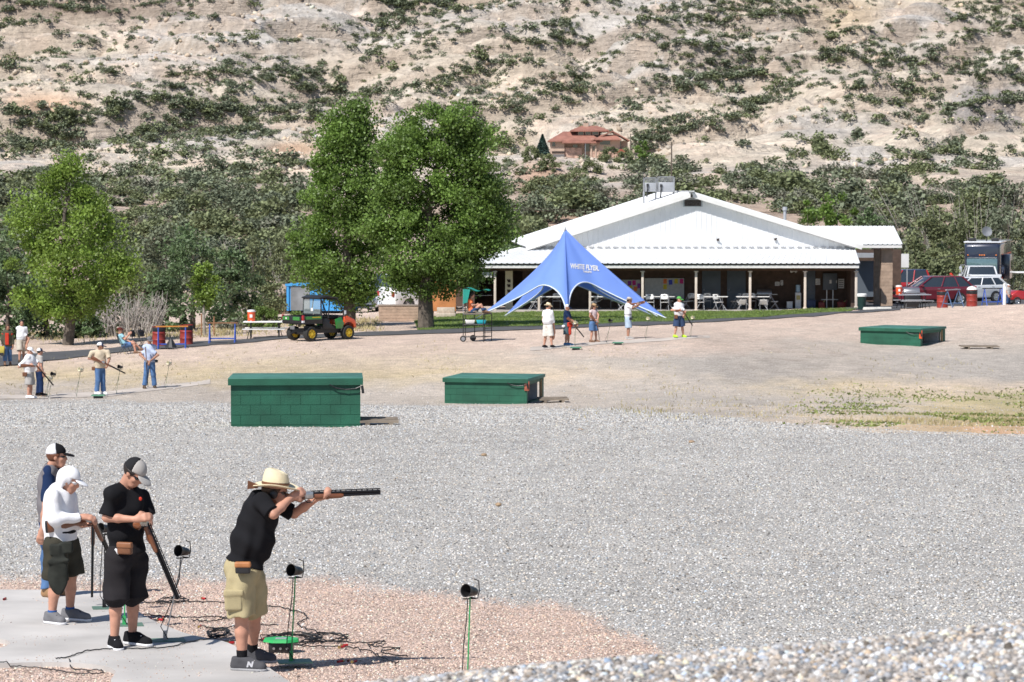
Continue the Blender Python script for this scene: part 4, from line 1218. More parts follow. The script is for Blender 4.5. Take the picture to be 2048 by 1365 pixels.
# ------------------------------------------------------------ trap houses
def trap_house(label, px_fl, px_fr, D, ptop, width, deg, open_side, planks):
    """px_fl/px_fr: where the front wall's lower corners stand; D: distance of the front's middle"""
    ph = R(deg)
    cx = P((px_fl + px_fr) / 2, 700, D)[0]
    fm = V(cx, D, 0)
    ztop = P(CX, ptop, D)[2]
    g = min(G(cx - 1.3, D), G(cx + 1.3, D), G(cx, D + 1)) - .12
    o = empty('trap_house', V(cx, D, g), label, 'trap house', 'green trap houses', rz=ph)
    Hh = ztop - g
    dp = width * .97
    hw = width / 2
    mb = MB()
    courses = [.2 * i for i in range(int(Hh / .2) + 1)]
    for i, z0 in enumerate(courses):              # painted block courses with raked joints
        h_ = min(.2, Hh - z0)
        if h_ < .03: continue
        off = .2 if i % 2 else 0
        x = -hw
        k = 0
        while x < hw - .01:
            w_ = min(.4 - (off if k == 0 else 0), hw - x)
            mb.box((x + w_ / 2, .1, z0 + h_ / 2), (w_ - .009, .2 + random.uniform(0, .004), h_ - .009))
            x += w_; k += 1
    mb.box((0, .1, Hh / 2), (width - .012, .188, Hh - .004))
    mb.box((-hw + .1, dp / 2 + .1, Hh / 2), (.2, dp - .2, Hh)); mb.box((0, dp - .1, Hh / 2), (width - .41, .2, Hh))
    if not open_side: mb.box((hw - .1, dp / 2, Hh / 2), (.19, dp - .42, Hh))
    else: mb.box((hw - .05, dp - .1, Hh / 2), (.1, .24, Hh)); mb.box((hw - .1, dp / 2, .08), (.16, dp - .5, .16)); mb.box((hw - .1, dp / 2, Hh - .05), (.16, dp - .5, .1))
    mb.build('block_wall', green_wall, o)
    mb = MB()
    t0, t1 = .14, .10
    ov = .05
    zf, zb = Hh + .01, Hh + (.01 if open_side else -.04)
    mb.loft([[(-hw - ov, -ov, zf), (-hw - ov, dp + ov, zb), (-hw - ov, dp + ov, zb + t1), (-hw - ov, -ov, zf + t0 * .8)], [(hw + ov, -ov, zf), (hw + ov, dp + ov, zb), (hw + ov, dp + ov, zb + t1), (hw + ov, -ov, zf + t0 * .8)]])
    mb.build('roof', green_top, o, bevel=.012)
    mb = MB(); mb.box((0, -ov - .012, zf + .03), (width + 2 * ov, .02, .13)); mb.build('drip_edge', green_wall, o)
    mb = MB(); xs_ = [hw - .62, hw - .5, hw - .3, hw - .1, hw + .03]
    mb.tube([(x, -.07, zf - .02 - .09 * math.sin((i / 4) * math.pi) - .03 * i / 4) for i, x in enumerate(xs_)], .012, 6); mb.tube([(hw + .03, -.07, zf - .05), (hw + .05, -.05, zf - .2)], .03, 6)
    mb.build('cable', black_m, o)
    if open_side:
        mb = MB(); mb.box((hw + .01, -.02, Hh - .12), (.15 if planks else .12, .05, .34 if not planks else .3), ry=.03); mb.build('marker_tag', orange_m if not planks else mat('rust_red_tag', (.35, .1, .06), .7), o, bevel=.005)
        mb = MB(); mb.box((hw * .45, dp * .5, .2), (.5, .5, .4)); mb.tube([(hw * .45, dp * .5, .4), (hw * .6, dp * .45, .75)], .06, 8); mb.box((hw * .62, dp * .45, .78), (.8, .09, .04), rz=.6); mb.lathe([(0, .42), (.16, .42), (.16, .74), (0, .74)], (hw * .4, dp * .6, 0), 12)
        mb.build('trap_machine', black_m, o)
        mb = MB(); mb.box((hw * .5, dp - .28, Hh * .5), (1.0, .1, Hh * .75)); mb.build('inner_panel', mat('pale_inner_panel', (.45, .45, .46), .7), o)
        mb = MB(); mb.box((hw - .02, dp - .32, Hh / 2), (.07, .05, Hh - .05), rx=.06); mb.build('door_jamb', mat('raw_pine', (.45, .3, .16), .8), o)
    return o
trap_house('widest green block trap house standing closest to the viewer', 461, 721, 60, 768, 2.6, 3.2, False, False)
trap_house('green block trap house with a rust red tag at its open end', 887, 1055, 95, 764, 2.68, -12.4, True, True)
trap_house('green block trap house with a bright orange tag at its open end, beyond the others', 1716, 1845, 124, 662, 2.7, -30.4, True, False)
def planks(label, px, D, L_, deg, n=3):
    g = at(px, D)
    o = empty('plank_lid', g, label, 'plank lid', 'plank lids on the gravel', rz=R(deg))
    for i in range(n):
        mb = MB(); mb.box((0, i * .24, .09 + .015 * i), (L_, .22, .045), ry=random.uniform(-.02, .02)); mb.build('plank', wood_m, o)
    mb = MB(); mb.box((-L_ * .3, .24, .03), (.09, .7, .07)); mb.box((L_ * .3, .24, .03), (.09, .7, .07)); mb.build('batten', wood_m, o)
planks('grey plank lid lying at the end of the closest trap house', 758, 60.2, .78, 4)
planks('dark plank lid lying by the open end of the rust red tagged trap house', 1108, 95.3, .95, 6)
planks('thin dark plank lying beyond the orange tagged trap house', 1960, 122, 1.6, 8, 2)

# ------------------------------------------------------------ star tent
TD = 151.0
tc_ = at(1130, TD)
TS = F / TD
tent = empty('star_tent', tc_, 'bright blue star shaped sun tent with white lettering on the lawn', 'tent')
tent_m = mat('blue_tent_fabric', (.21, .35, .82), .55, spec=.35, var=.04, scale=1.2, trans=.22)
hem_m = mat('white_tent_hem', (.72, .76, .85), .6, var=.04)
TH_ = P(CX, 458, TD)[2] - tc_[2]
def anchor(px, D, up=0.):
    q = at(px, D); q[2] += up
    return q - tc_
AN = [anchor(963, 152.5, .25), anchor(1136, 147.6, -.02), anchor(1333, 149.8, -.02), anchor(1300, 156.5, .05), anchor(1010, 156.5, .05)]
ARCH = [1.78, 1.95, 1.9, 1.8, 1.8]
APEX = V(0, 0, TH_)
def tent_edge(i, t):
    a, b = AN[i], AN[(i + 1) % 5]
    m = (a + b) / 2
    m = m * (1.5 / max(np.linalg.norm(m[:2]), .1)) if np.linalg.norm(m[:2]) > 1.5 else m
    mid = V(m[0], m[1], ARCH[i])
    u = abs(2 * t - 1)
    e = a if t < .5 else b
    def ctl(e_):
        c_ = e_ / np.linalg.norm(e_[:2]) * 1.25; c_ = c_ + (mid - c_) * .12; c_[2] = ARCH[i] - .28
        return c_
    m_ = mid.copy(); m_[2] = ARCH[i] + .5; m_[:2] *= 1.25
    cp = [a, ctl(a), ctl(a), m_, ctl(b), ctl(b), b]
    q = sum(cp[r] * math.comb(6, r) * t ** r * (1 - t) ** (6 - r) for r in range(7))
    return q
nt_, ns_ = 36, 16
AP = [.72, .8, .92, .85, .75]
mb = MB()
hem = MB()
for i in range(5):
    vs = []
    for j in range(ns_ + 1):
        s = j / ns_
        for k in range(nt_ + 1):
            e = tent_edge(i, k / nt_)
            pw = AP[i] * (1 - k / nt_) + AP[(i + 1) % 5] * k / nt_
            z = TH_ + (e[2] - TH_) * s ** pw
            vs.append((e[0] * s, e[1] * s, z + .03))
    f = [(j * (nt_ + 1) + k, j * (nt_ + 1) + k + 1, (j + 1) * (nt_ + 1) + k + 1, (j + 1) * (nt_ + 1) + k) for j in range(ns_) for k in range(nt_)]
    mb.add(vs, f)
    hem.tube([tent_edge(i, k / nt_) + (0, 0, .03) for k in range(nt_ + 1)], .035, 5)
me = mb.mesh('canopy', True)
bm = bmesh.new(); bm.from_mesh(me); bmesh.ops.remove_doubles(bm, verts=bm.verts, dist=.004); bmesh.ops.recalc_face_normals(bm, faces=bm.faces); bm.to_mesh(me); bm.free()
can = link('canopy', me, tent_m, tent)
from mathutils.bvhtree import BVHTree
bvh = BVHTree.FromPolygons([v.co[:] for v in me.vertices], [p.vertices[:] for p in me.polygons])
link('hem', hem.mesh('hem', True), hem_m, can)
mb = MB(); mb.tube([(0, 0, -.1), (0, 0, TH_ - .02)], .045, 8); mb.tube([(0, 0, TH_ - .05), (0, 0, TH_ + .1)], [.07, .02], 8); mb.build('pole', grey_m, tent)
for a in AN:
    d = a / np.linalg.norm(a[:2]); mb = MB(); mb.tube([a, a + V(d[0] * .35, d[1] * .35, -a[2] * .5 - .12)], .02, 5); mb.build('guy_strap', hem_m, tent)
mb = MB()
for k in (0, 1): mb.tube([V(2.3, 1.5 + k * .2, 1.65), anchor(1318 + 8 * k, 152.5, 0)], .03, 5)
mb.build('rear_strap', hem_m, tent)
def text_mesh(s, size, extrude=.004, bold=.0):
    cu_ = bpy.data.curves.new('txt', 'FONT'); cu_.body = s; cu_.size = size; cu_.extrude = extrude; cu_.offset = bold
    cu_.align_x, cu_.align_y = 'CENTER', 'CENTER'
    to = bpy.data.objects.new('txt', cu_); COL.objects.link(to)
    dg = bpy.context.evaluated_depsgraph_get()
    me = bpy.data.meshes.new_from_object(to.evaluated_get(dg))
    bpy.data.objects.remove(to); bpy.data.curves.remove(cu_)
    return me
def drape_text(s, size, cxp, cyp, slope, name, bold, wpx):
    me = text_mesh(s, size, .0, bold)
    bm = bmesh.new(); bm.from_mesh(me); bmesh.ops.triangulate(bm, faces=bm.faces); bmesh.ops.subdivide_edges(bm, edges=bm.edges, cuts=1)
    xs = [v.co.x for v in bm.verts]; sc_ = wpx / TS / (max(xs) - min(xs))
    c0 = P(cxp, cyp, TD) - tc_
    for v in bm.verts:
        x = c0[0] + v.co.x * sc_; z = c0[2] + v.co.y * size * 1.0 / size - v.co.x * sc_ * slope
        h = bvh.ray_cast(Vector((x, -8, z)), Vector((0, 1, 0)))
        y = (h[0].y if h[0] else -.8) - .03
        v.co = (x, y, z)
    bm.to_mesh(me); bm.free()
    link(name, me, white_paint, can)
drape_text('WHITE FLYER.', .34, 1169, 534.5, .10, 'lettering', .012, 58)
drape_text('TARGETS', .12, 1174, 543.5, .10, 'small_lettering', .006, 17)

# ------------------------------------------------------------ house on the hill
HD = 667.0
HS = F / HD
hx0 = P(1175, 300, HD)[0]
hz0 = CAMZ + 7.0
ho = empty('tiled_house', V(hx0, HD, hz0), 'pink stucco house with red tiled roofs on the hillside knoll', 'house')
hm = lambda px, py: ((px - 1175) / HS, (318 - py) / HS)
def hb(name, pieces, m, par=ho, **k):
    mb = MB()
    for c, s in pieces: mb.box(c, s)
    return mb.build(name, m, par, **k)
def hbox(px0, px1, py0, py1, y0, y1):
    a, b = hm(px0, py0), hm(px1, py1)
    return (((a[0] + b[0]) / 2, (y0 + y1) / 2, (a[1] + b[1]) / 2), (abs(b[0] - a[0]), y1 - y0, abs(a[1] - b[1])))
hb('wall', [hbox(1101, 1129, 283, 321, 1, 9), hbox(1128, 1196, 284, 321, 2.5, 9.5), hbox(1182, 1240, 279, 322, .8, 9), hbox(1236, 1256, 283, 322, 2.2, 8)], stucco)
hb('stone_base', [hbox(1129, 1164, 297, 322, 1.4, 2.4), hbox(1180, 1238, 305, 323, .55, .75)], rubble)
def hip(mb, x0, x1, y0, y1, z0, z1, ri=.3, th=.25):
    """hipped roof slab with a ridge along x"""
    ym = (y0 + y1) / 2; i = (y1 - y0) / 2 * ri * 2
    v = [(x0, y0, z0), (x1, y0, z0), (x1, y1, z0), (x0, y1, z0), (x0 + i, ym, z1), (x1 - i, ym, z1), (x0, y0, z0 - th), (x1, y0, z0 - th), (x1, y1, z0 - th), (x0, y1, z0 - th)]
    mb.add(v, [(0, 1, 5, 4), (1, 2, 5), (2, 3, 4, 5), (3, 0, 4), (0, 6, 7, 1), (1, 7, 8, 2), (2, 8, 9, 3), (3, 9, 6, 0), (6, 9, 8, 7)])
mb = MB()
X = lambda px: (px - 1175) / HS
Z = lambda py: (318 - py) / HS
hip(mb, X(1096), X(1205), 0, 10, Z(283), Z(264), .35); hip(mb, X(1124), X(1200), -.4, 9, Z(286), Z(268), .3)
mb.add([(X(1176), -.2, Z(285)), (X(1225), -.2, Z(263)), (X(1259), -.2, Z(282)), (X(1176), 9.5, Z(285)), (X(1225), 9.5, Z(263)), (X(1259), 9.5, Z(282)), (X(1176), -.2, Z(287.5)), (X(1225), -.2, Z(265.5)), (X(1259), -.2, Z(284.5)), (X(1176), 9.5, Z(287.5)), (X(1225), 9.5, Z(265.5)), (X(1259), 9.5, Z(284.5))],
       [(0, 1, 4, 3), (1, 2, 5, 4), (0, 6, 7, 1), (1, 7, 8, 2), (6, 9, 10, 7), (7, 10, 11, 8), (0, 3, 9, 6), (2, 8, 11, 5)])
hip(mb, X(1190), X(1243), -1.0, 2.2, Z(280.5), Z(271), .45, .2)
hip(mb, X(1141), X(1219), 2.2, 10, Z(262), Z(252), .33, .3)
roof = mb.build('roof', terracotta, ho)
hb('chimney', [hbox(1168, 1178, 247, 258, 5.2, 6.4)], stucco, roof)
hb('upper_storey', [hbox(1153, 1202, 262, 275, 3.2, 9)], dark_m)
hb('wall', [hbox(1226, 1238, 268, 282, .5, .7)], stucco)
for px0, px1, py0, py1, y in ((1157, 1168, 264, 271, 3.1), (1171, 1182, 264, 271, 3.1), (1185, 1198, 264, 271, 3.1), (1199, 1221, 283, 291.5, .72), (1104, 1111, 285, 295, .93), (1146, 1156, 290, 297, 2.42), (1169, 1180, 288, 305, 2.42), (1186, 1191, 290, 304, .74), (1240, 1243, 284, 295, 2.1), (1199, 1221, 302.5, 304.5, .72)):
    c, s = hbox(px0, px1, py0, py1, y - .05, y + .05)
    wn_ = hb('window', [(c, s)], win_g)
    a, s2 = np.array(c), np.array(s)
    fr = MB()
    for sg in (-1, 1): fr.box((a[0] + sg * s2[0] / 2, a[1] - .06, a[2]), (.1, .08, s2[2])); fr.box((a[0], a[1] - .06, a[2] + sg * s2[2] / 2), (s2[0], .08, .1))
    fr.build('frame', stucco, wn_)
hb('garage_door', [hbox(1106, 1129, 310, 320, .9, .97)], mat('grey_garage', (.16, .15, .15), .6))
hb('balcony_opening', [hbox(1104, 1129, 304, 308, .9, .96)], dark_m)
hb('porch_column', [hbox(1170, 1171.4, 286, 318, -.1, .1)], steel)
hb('arch_pier', [hbox(1181, 1184, 292, 318, .4, .7), hbox(1190, 1193, 292, 318, .4, .7), hbox(1181, 1193, 288, 293, .4, .7)], stucco)
hb('deck', [hbox(1232, 1256, 300, 306, -.2, 2)], mat('red_deck', (.30, .08, .05), .8))
sp_ = hill_at(np.array([1085.]), np.array([331.]))
sl_ = V(P(1085, 330, 650)[0], 650, float(hill_z(np.array([P(1085, 330, 650)[0]]), np.array([650.]))[0]))
spt = empty('spruce_tree', sl_, 'dark blue green conical spruce beside the red roofed house', 'tree')
n = 5200
Hs = P(CX, 269, 650)[2] - sl_[2]
t = rng.random(n) ** .8; a = rng.random(n) * 6.283; lay = np.floor(t * 13) / 13
rr = (1 - t) * 2.25 * (.55 + .45 * rng.random(n) ** .5) * (1 - .25 * ((t * 13) % 1)) + .06
pts = np.stack([rr * np.cos(a), rr * np.sin(a), .3 + t * (Hs - .3) - rr * .2], 1)
link('crown', leaf_mesh('crown', pts, .34), leaf_sp, spt)
mb = MB(); mb.tube([(0, 0, -.4), (0, 0, Hs * .9)], [.22, .03], 7); mb.build('trunk', bark, spt)
# poles and wires
def pole(label, px, D, pyt, pyb, cross):
    b_, t_ = P(px, pyb, D), P(px, pyt, D)
    o = empty('utility_pole', b_, label, 'pole')
    mb = MB(); mb.tube([(0, 0, -.6), (0, 0, t_[2] - b_[2])], [.14, .1], 8); mb.build('shaft', bark, o)
    mb = MB(); mb.box((0, 0, t_[2] - b_[2] - .5), (cross, .1, .12)); mb.build('crossarm', bark, o)
pole('weathered utility pole on the bank above the rooftop cooler', 1343, 470, 284, 372, .5)
pole('thin lamp pole at the end of the red roofed house', 1261, 655, 268, 316, .3)
for k, (y0, y1, lb) in enumerate(((413, 416, 'upper thin overhead wire crossing behind the pavilion'), (417, 420, 'lower thin overhead wire crossing behind the pavilion'))):
    a, b = P(985, y0, 260), P(1800, y1, 262)
    mb = MB(); mb.tube([a + (b - a) * i / 12 - V(0, 0, .5 * math.sin(math.pi * i / 12)) for i in range(13)], .022, 4)
    tag(mb.build('overhead_wire', dark_m, None), lb, 'wire', 'overhead wires')

for px, py, wd_, hh_, lb in ((1098, 350, 4.2, 3.0, 'rounded green bush on the red dirt below the spruce'), (1180, 352, 4.5, 2.2, 'green bush below the stone base of the red roofed house'), (1222, 338, 4.5, 3.0, 'green bush under the wide window of the red roofed house'), (1252, 334, 4.0, 3.0, 'green bush below the red deck of the hillside house'), (1286, 322, 3.8, 4.4, 'tall green bush past the end of the red roofed house'), (1150, 366, 5.0, 2.6, 'broad green bush on the bank under the house drive'), (1062, 332, 3.6, 3.0, 'green bush on the far side of the spruce')):
    x_, d_h, z_h, _ = hill_at(np.array([float(px)]), np.array([float(py)]))
    bush('bush', lb, (x_[0], d_h[0], z_h[0] - .1), wd_, hh_, 26, 2200, .34, leaf_ol if px != 1286 else leaf_cw, 'bushes around the hillside house')
# ------------------------------------------------------------ folding furniture
FG = 'white folding chairs under the porch'
def make_chair(white=True):
    o = empty('folding_chair', (0, 0, 0), 'x', 'chair', FG if white else None)
    pm, fm = (white_pl, grey_m) if white else (black_m, mat('dark_chair_frame', (.05, .045, .04), .5))
    mb = MB(); mb.loft([[(-.2, -.2, .435), (.2, -.2, .435), (.2, -.2, .46), (-.2, -.2, .46)], [(-.21, .19, .425), (.21, .19, .425), (.21, .19, .45), (-.21, .19, .45)]]); mb.build('seat', pm, o, bevel=.01)
    mb = MB(); mb.loft([[(-.19, .215, .6), (.19, .215, .6), (.19, .235, .6), (-.19, .235, .6)], [(-.21, .25, .75), (.21, .25, .75), (.21, .27, .75), (-.21, .27, .75)], [(-.16, .285, .88), (.16, .285, .88), (.16, .305, .88), (-.16, .305, .88)]])
    b_ = mb.build('backrest', pm, o, bevel=.01)
    mb = MB(); mb.box((0, .262, .8), (.14, .045, .03), rx=-.25); link('hand_slot', mb.mesh('hand_slot'), dark_m, b_)
    for s in (-1, 1):
        mb = MB(); mb.tube([(s * .22, -.24, 0), (s * .22, .02, .43), (s * .215, .26, .86)], .012, 6); mb.build('leg', fm, o)
        mb = MB(); mb.tube([(s * .2, .26, 0), (s * .2, -.12, .42)], .012, 6); mb.build('leg', fm, o)
    return o
def make_table():
    o = empty('folding_table', (0, 0, 0), 'x', 'table', 'white folding tables under the porch')
    mb = MB(); mb.box((0, 0, .735), (1.83, .76, .045)); mb.build('tabletop', white_pl, o, bevel=.012)
    for s in (-1, 1):
        mb = MB(); mb.tube([(s * .62, -.28, .71), (s * .62, -.1, .35), (s * .84, -.26, 0)], .014, 6); mb.tube([(s * .62, .28, .71), (s * .62, .1, .35), (s * .84, .26, 0)], .014, 6); mb.tube([(s * .72, -.2, .2), (s * .72, .2, .2)], .012, 6); mb.tube([(s * .62, 0, .38), (s * .1, 0, .7)], .01, 5)
        mb.build('leg_frame', grey_m, o)
    return o
PZ = bz + .08
ch0, tb0 = make_chair(), make_table()
CH = [(1067, 166.7, 80, 'turned to the table behind the white polo man'), (1076, 168.0, 95, 'in shade at the end of the table behind the white polo man'), (1113, 168.2, 180, 'on the wall side of the table behind the white polo man'),
      (1186, 166.6, 85, 'just past the post by the woman in the straw hat'), (1193, 168.0, 100, 'on the wall side near the post by the straw hatted woman'), (1229, 168.3, 180, 'against the whiteboard half hidden by the tent'),
      (1246, 166.5, -95, 'behind the man aiming in the pale cap'), (1300, 166.2, 0, 'seen from behind under the tent arm'), (1329, 166.2, 0, 'seen from behind in front of the wide whiteboard'),
      (1340, 168.2, -80, 'in shade under the wide whiteboard edge'), (1371, 167.6, 75, 'turned sideways behind the green capped man'), (1381, 168.3, 170, 'grey with shade by the wall past the green capped man'),
      (1400, 166.2, 0, 'seen from behind next to the post before the first grey door'), (1414, 168.3, 180, 'against the first grey door'), (1437, 166.2, -35, 'angled in front of the first grey door'),
      (1470, 167.6, 70, 'dark with shade in front of the second grey door'), (1489, 168.2, 170, 'behind the small table facing out'), (1504, 168.4, 190, 'between the small table and the gas grill'), (1549, 167.4, -80, 'beside the gas grill facing the small table')]
for i, (px, D, rz, lb) in enumerate(CH):
    c = ch0 if i == 0 else copy_tree(ch0)
    c.location = (BX(px, D), D, PZ); c.rotation_euler = (0, 0, R(-rz if abs(rz) != 180 else 180)); c['label'] = 'white folding chair ' + lb
for px, tl, lb in ((1488, 1, 'tipped forward onto the near side of the small table'), (1526, -1, 'tipped forward against the small table close to the gas grill')):
    c = copy_tree(ch0); c.location = (BX(px, 166.3), 166.3, PZ + .10); c.rotation_euler = (R(-42), 0, R(14 * tl)); c['label'] = 'white folding chair ' + lb
for i, (px, D, lb) in enumerate(((1105, 166.75, 'white folding table behind the white polo man'), (1214, 166.75, 'white folding table behind the straw hatted woman'), (1316, 166.9, 'white folding table below the wide whiteboard'), (1422, 166.8, 'white folding table before the first grey door'), (1505, 166.8, 'white folding table with chairs tipped against it'))):
    t = tb0 if i == 0 else copy_tree(tb0)
    t.location = (BX(px, D), D, PZ); t['label'] = lb
# gas grill, water jugs, bins on the porch
def grill(loc, label, lid_m, sc=1.):
    o = empty('gas_grill', loc, label, 'grill'); o.scale = (sc,) * 3
    mb = MB(); mb.box((0, 0, .42), (.75, .5, .7)); mb.build('cabinet', black_m, o, bevel=.02)
    secs = [[(x, .27 * math.cos(a), .8 + .3 * math.sin(a)) for a in [math.pi * k / 8 for k in range(9)]] for x in (-.42, .42)]
    mb = MB(); mb.loft(secs); l_ = mb.build('lid', lid_m, o, bevel=.01)
    mb = MB(); mb.tube([(-.35, -.3, .86), (-.35, -.34, .9), (.35, -.34, .9), (.35, -.3, .86)], .015, 6); link('handle', mb.mesh('handle', True), steel, l_)
    for s in (-1, 1):
        mb = MB(); mb.box((s * .58, 0, .8), (.32, .45, .03)); mb.build('side_shelf', steel, o)
        mb = MB(); mb.lathe([(0, -.03), (.09, -.03), (.09, .03), (0, .03)], (s * .33, -.2, .09), 12, 'x'); mb.build('wheel', rubber, o)
    return o
grill(V(BX(1528, 168.6), 168.6, PZ), 'black gas grill with silver lid against the porch wall', steel)
def water_cooler(loc, label):
    o = empty('water_dispenser', loc, label, 'dispenser')
    mb = MB(); mb.box((0, 0, .45), (.32, .32, .9)); mb.build('cabinet', white_pl, o, bevel=.02)
    mb = MB(); mb.lathe([(.05, .9), (.13, .95), (.135, 1.15), (.12, 1.2), (.135, 1.25), (.13, 1.32), (0, 1.34)], (0, 0, 0), 14); mb.build('bottle', mat('pale_blue_bottle', (.35, .5, .62), .15), o, True)
    mb = MB(); mb.box((0, -.17, .62), (.22, .03, .25)); mb.build('tap_panel', mat('yellow_panel', (.5, .42, .15), .5), o)
water_cooler(V(BX(1596, 168.7), 168.7, PZ), 'white water dispenser with blue bottle near the porch post')
for px, D, sz, m_, lb in ((1579, 168.7, (.32, .3, .36), white_pl, 'small white box on the porch floor beside the water dispenser'), (1622, 168.8, (.5, .4, .45), mat('navy_tote', (.03, .05, .12), .5), 'dark blue tote below the narrow door'), (1643, 168.7, (.35, .3, .35), red_m, 'red fuel can under the grey electrical cabinet'), (1683, 168.7, (.45, .35, .36), red_m, 'red fuel can beside the corner of the porch'), (1697, 168.9, (.35, .3, .45), red_m, 'red fuel can at the very corner of the porch')):
    o = empty('storage_box' if m_ not in (red_m,) else 'fuel_can', V(BX(px, D), D, PZ), lb, 'box' if m_ not in (red_m,) else 'fuel can')
    mb = MB(); mb.box((0, 0, sz[2] / 2), sz); mb.build('body', m_, o, bevel=.03)
    if m_ is red_m:
        mb = MB(); mb.tube([(sz[0] * .3, 0, sz[2]), (sz[0] * .55, 0, sz[2] + .1)], [.03, .018], 8); mb.build('spout', mat('yellow_panel', (.5, .42, .15), .5), o)
        mb = MB(); mb.tube([(-sz[0] * .3, 0, sz[2] - .01), (-sz[0] * .2, 0, sz[2] + .07), (sz[0] * .15, 0, sz[2] + .07), (sz[0] * .2, 0, sz[2] - .01)], .018, 6); mb.build('handle', m_, o)
    else:
        mb = MB(); mb.box((0, 0, sz[2] + .01), (sz[0] * 1.04, sz[1] * 1.04, .05)); mb.build('lid', m_, o, bevel=.01)

# ------------------------------------------------------------ range-side furniture
def drum(loc, label, lid=None):
    o = empty('steel_drum', loc, label, 'drum', 'red steel drums')
    pr = [(.0, 0), (.285, 0), (.295, .02), (.285, .04), (.285, .28), (.297, .3), (.285, .32), (.285, .57), (.297, .59), (.285, .61), (.285, .85), (.295, .88), (.28, .88), (.27, .8), (0, .8)]
    mb = MB(); mb.lathe(pr, n=24); mb.build('shell', red_m, o, True)
    mb = MB(); mb.lathe([(.288, .66), (.291, .665), (.291, .845), (.288, .85)], n=24); mb.build('dark_band', black_m, o, True)
    if lid:
        mb = MB(); mb.lathe([(.29, .89), (.2, 1.02), (0, 1.08)], n=20); mb.build('lid', lid, o, True)
    return o
drum(at(318, 129.5), 'rusty red drum behind the closer leg of the drum side sawhorse rack')
drum(at(373, 130), 'rusty red drum standing at the far end of the drum side sawhorse rack')
def sawhorse(loc, label, L_=1.35, h=.95, rz=0., bar=None, m=None):
    o = empty('gun_rack', loc, label, 'rack', 'blue A-frame gun racks', rz=rz)
    for s in (-1, 1):
        mb = MB()
        for t in (-1, 1): mb.tube([(s * L_ / 2, 0, h), (s * L_ / 2 + t * .02, t * .36, 0)], .026, 6)
        mb.tube([(s * L_ / 2, -.27, .22), (s * L_ / 2, .27, .22)], .02, 6)
        mb.build('leg_frame', m or blue_m, o)
    mb = MB(); mb.box((0, 0, h + .02), (L_ + .22, .09, .05)); mb.build('top_rail', bar or mat('orange_rail', (.55, .22, .04), .6), o)
    mb = MB(); mb.box((0, 0, .2), (L_, .3, .04)); mb.build('butt_tray', m or blue_m, o)
    return o
sawhorse(at(344, 127.3), 'blue A-frame gun rack with orange rail between the red drums', 1.15, .93, .12)
sawhorse(at(445, 130.5), 'empty blue A-frame gun rack with brown rail before the sapling', 1.1, .86, .06, mat('brown_rail', (.25, .12, .06), .7))
g = at(342, 126.6); o = empty('umbrella', g + V(0, 0, .1), 'folded black umbrella leaning on the drum side gun rack', 'umbrella')
mb = MB(); mb.lathe([(.0, .42), (.06, .36), (.26, 0), (.2, .03), (0, .06)], n=10); mb.build('canopy', black_m, o)
mb = MB(); mb.tube([(0, 0, .35), (-.12, .1, .75), (-.16, .14, .82)], .012, 6); mb.build('shaft', black_m, o)
def bench_table(loc, label, rz=0., L_=1.9, top=None, gap=.5):
    o = empty('picnic_table', loc, label, 'table', None, rz=rz)
    mb = MB(); mb.box((0, 0, .735), (L_, .72, .05)); mb.build('tabletop', top or white_pl, o, bevel=.01)
    for t in (-1, 1):
        mb = MB(); mb.box((0, t * .68, .43), (L_, .25, .04)); mb.build('bench', top or white_pl, o, bevel=.01)
    for s in (-1, 1):
        mb = MB(); mb.tube([(s * L_ * .33, -.25, .71), (s * L_ * .33, -.25, 0)], .022, 6); mb.tube([(s * L_ * .33, .25, .71), (s * L_ * .33, .25, 0)], .022, 6); mb.tube([(s * L_ * .33, -.78, .41), (s * L_ * .33, .78, .41)], .02, 6)
        for t in (-1, 1): mb.tube([(s * L_ * .33, t * .68, .41), (s * L_ * .38, t * .82, 0)], .02, 6)
        mb.build('leg_frame', black_m, o)
    return o
bt = bench_table(at(530, 134), 'white picnic table with benches behind the utility vehicle tailgate', .0)
def cooler(loc, label, sc=1.):
    o = empty('drink_cooler', loc, label, 'cooler', 'orange drink coolers'); o.scale = (sc,) * 3
    mb = MB(); mb.lathe([(0, 0), (.16, 0), (.165, .02), (.178, .44), (.17, .45), (0, .45)], n=20); mb.build('body', orange_m, o, True)
    mb = MB(); mb.lathe([(.18, .44), (.185, .47), (.175, .52), (.06, .54), (0, .54)], n=20); mb.build('lid', white_pl, o, True)
    mb = MB(); mb.box((0, -.178, .26), (.12, .012, .14)); mb.build('label_patch', white_pl, o)
    mb = MB(); mb.tube([(0, -.16, .06), (0, -.21, .06), (0, -.21, .02)], .018, 6); mb.build('spigot', white_pl, o)
cooler(at(503, 134, .765), 'orange drink cooler with white lid on the picnic table behind the utility vehicle', 1.0)
# dark folding chairs by the path
bch = make_chair(False)
for i, (px, D, rz, lb) in enumerate(((249, 124.5, 80, 'dark folding chair the seated woman is sitting on'), (275, 126.5, 62, 'empty dark folding chair next to the seated woman'), (291, 126.5, 55, 'empty dark folding chair nearer the drums'))):
    c = bch if i == 0 else copy_tree(bch)
    c.location = tuple(at(px, D)); c.rotation_euler = (0, 0, R(rz)); c['label'] = lb; c['group'] = 'dark folding chairs by the path'
